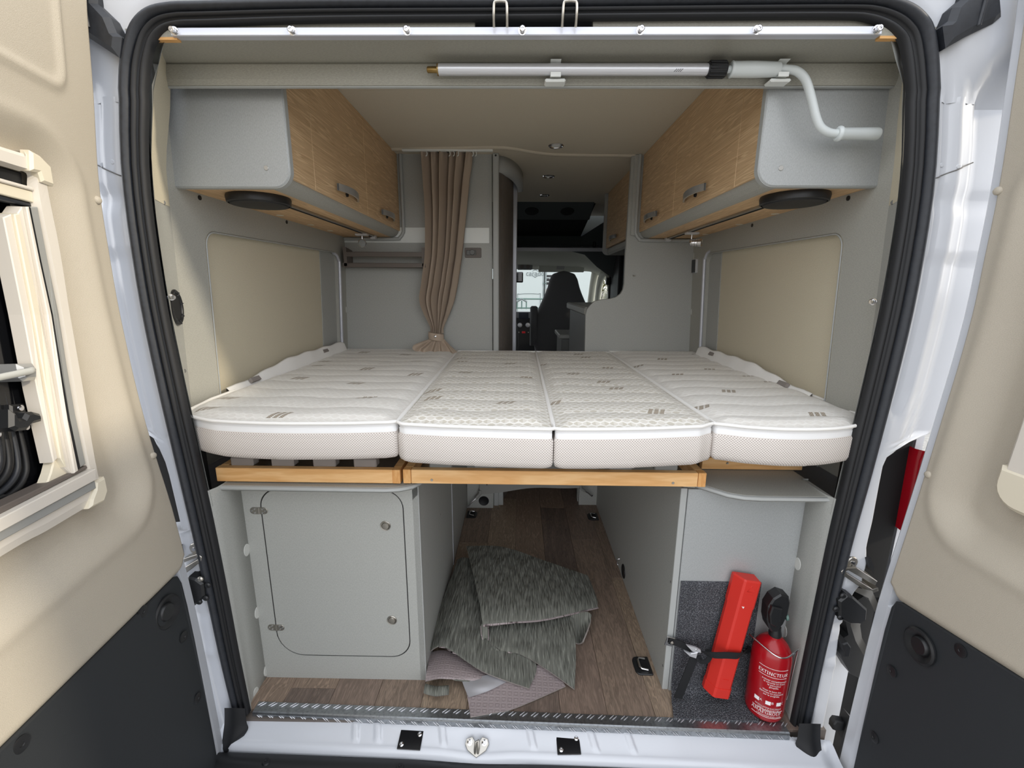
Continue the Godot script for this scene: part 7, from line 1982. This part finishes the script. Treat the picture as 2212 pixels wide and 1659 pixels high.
	part(mh, "emblem", Mb.new().loft([p3([Vector3(0.245, 1.60, zm + 0.003), Vector3(0.315, 1.63, zm + 0.003), Vector3(0.385, 1.60, zm + 0.003)]), p3([Vector3(0.245, 1.607, zm + 0.003), Vector3(0.315, 1.65, zm + 0.003), Vector3(0.385, 1.607, zm + 0.003)])]), M.motorhome_line)
	part(mh, "emblem", Mb.new().loft([p3([Vector3(0.245, 1.52, zm + 0.003), Vector3(0.315, 1.49, zm + 0.003), Vector3(0.385, 1.52, zm + 0.003)]), p3([Vector3(0.245, 1.513, zm + 0.003), Vector3(0.315, 1.47, zm + 0.003), Vector3(0.385, 1.513, zm + 0.003)])]), M.motorhome_line)
	var rk := thing("bike_rack", "green grey rack of tubes in front of the motorhome", "rack", Vector3(0.0, -0.57, -7.6))
	for y in [1.045, 0.87]:
		part(rk, "bar", Mb.new().tube(p3([Vector3(-1.4, y, -7.6), Vector3(0.85, y, -7.6)]), 0.014, 8), M.rail_green)
	for x: float in [-1.2, 0.82]:
		part(rk, "post", Mb.new().tube(p3([Vector3(x, -0.57, -7.6), Vector3(x, 1.045, -7.6)]), 0.016, 8), M.rail_green)
	for x: float in [-0.064, 0.026, 0.117]:
		part(rk, "upright", Mb.new().box(Vector3(x, 0.93, -7.6), Vector3(0.024, 0.16, 0.03), 0.004), M.rail_green)
	part(rk, "cross_piece", Mb.new().tube(p3([Vector3(-0.20, 0.985, -7.58), Vector3(-0.07, 0.99, -7.58), Vector3(0.026, 1.045, -7.58), Vector3(0.125, 0.99, -7.58)]), 0.018, 8), M.motorhome_line)
	rng.seed = 12
	for t in 3:
		var c := Vector3(2.65 + 1.65 * t, 0.55, -12.5 - 0.7 * (t % 2))
		var hgt := 1.7 + 0.5 * rng.randf()
		var tr := thing("bush", "olive green bush at the far edge of the lot, " + ["nearest to the motorhome", "second from the motorhome", "farthest from the motorhome"][t], "bush", c - Vector3(0, 1.1, 0), "bushes beyond the lot")
		part(tr, "stem", Mb.new().tube(p3([c - Vector3(0, 1.12, 0), c]), 0.06, 7), M.bark)
		var lv := Mb.new()
		lv.st.set_smooth_group(-1)
		for k in 900:
			var d := Vector3(rng.randfn(), rng.randfn() * 1.2, rng.randfn()).normalized() * pow(rng.randf(), 0.4)
			var p := c + Vector3(d.x * 0.75, d.y * hgt * 0.62 + 0.25, d.z * 0.7)
			var a := Vector3(rng.randfn(), rng.randfn(), rng.randfn()).normalized()
			var b := a.cross(Vector3.UP).normalized()
			lv.tri(p + a * 0.09, p + b * 0.045, p - b * 0.045, Vector3.UP)
			lv.tri(p - a * 0.09, p + b * 0.045, p - b * 0.045, Vector3.UP)
		part(tr, "leaves", lv, M.leaf_a if t % 2 else M.leaf_b).set_meta("kind", "stuff")


func _ready() -> void:
	var cam := Camera3D.new()
	cam.name = "camera"
	cam.keep_aspect = Camera3D.KEEP_HEIGHT
	cam.fov = 82.85
	cam.near = 0.02
	cam.far = 200.0
	cam.position = Vector3(-0.03, 1.23, 1.04)
	cam.rotation = Vector3(deg_to_rad(-12.3), deg_to_rad(0.82), deg_to_rad(0.36))
	add_child(cam)
	cam.current = true
	var sky := ProceduralSkyMaterial.new()
	sky.sky_top_color = Color(0.835, 0.85, 0.875)
	sky.sky_horizon_color = Color(0.945, 0.945, 0.95)
	sky.sky_curve = 0.2
	sky.ground_energy_multiplier = 1.0
	sky.ground_horizon_color = Color(0.62, 0.61, 0.59)
	sky.ground_bottom_color = Color(0.5, 0.49, 0.47)
	sky.sun_angle_max = 20.0
	sky.sky_energy_multiplier = 1.85
	var env := Environment.new()
	env.background_mode = Environment.BG_SKY
	env.sky = Sky.new()
	env.sky.sky_material = sky
	env.tonemap_mode = Environment.TONE_MAPPER_LINEAR
	env.tonemap_exposure = 0.74
	env.sdfgi_enabled = true
	env.ssao_enabled = true
	env.ssil_enabled = true
	var we := WorldEnvironment.new()
	we.name = "world"
	we.environment = env
	add_child(we)
	var sun := DirectionalLight3D.new()
	sun.name = "sun"
	sun.light_color = Color(1.0, 0.95, 0.86)
	sun.light_energy = 1.15
	sun.light_angular_distance = 3.5
	sun.shadow_enabled = true
	add_child(sun)
	sun.look_at_from_position(Vector3.ZERO, Vector3(-1.0, -0.50, -0.21))
	make_materials()
	build_shell()
	build_seal()
	build_doors()
	build_body_fittings()
	build_header()
	build_cabinets()
	build_bulkheads()
	build_beds()
	build_sill_fittings()
	build_bay()
	build_mats()
	build_front()
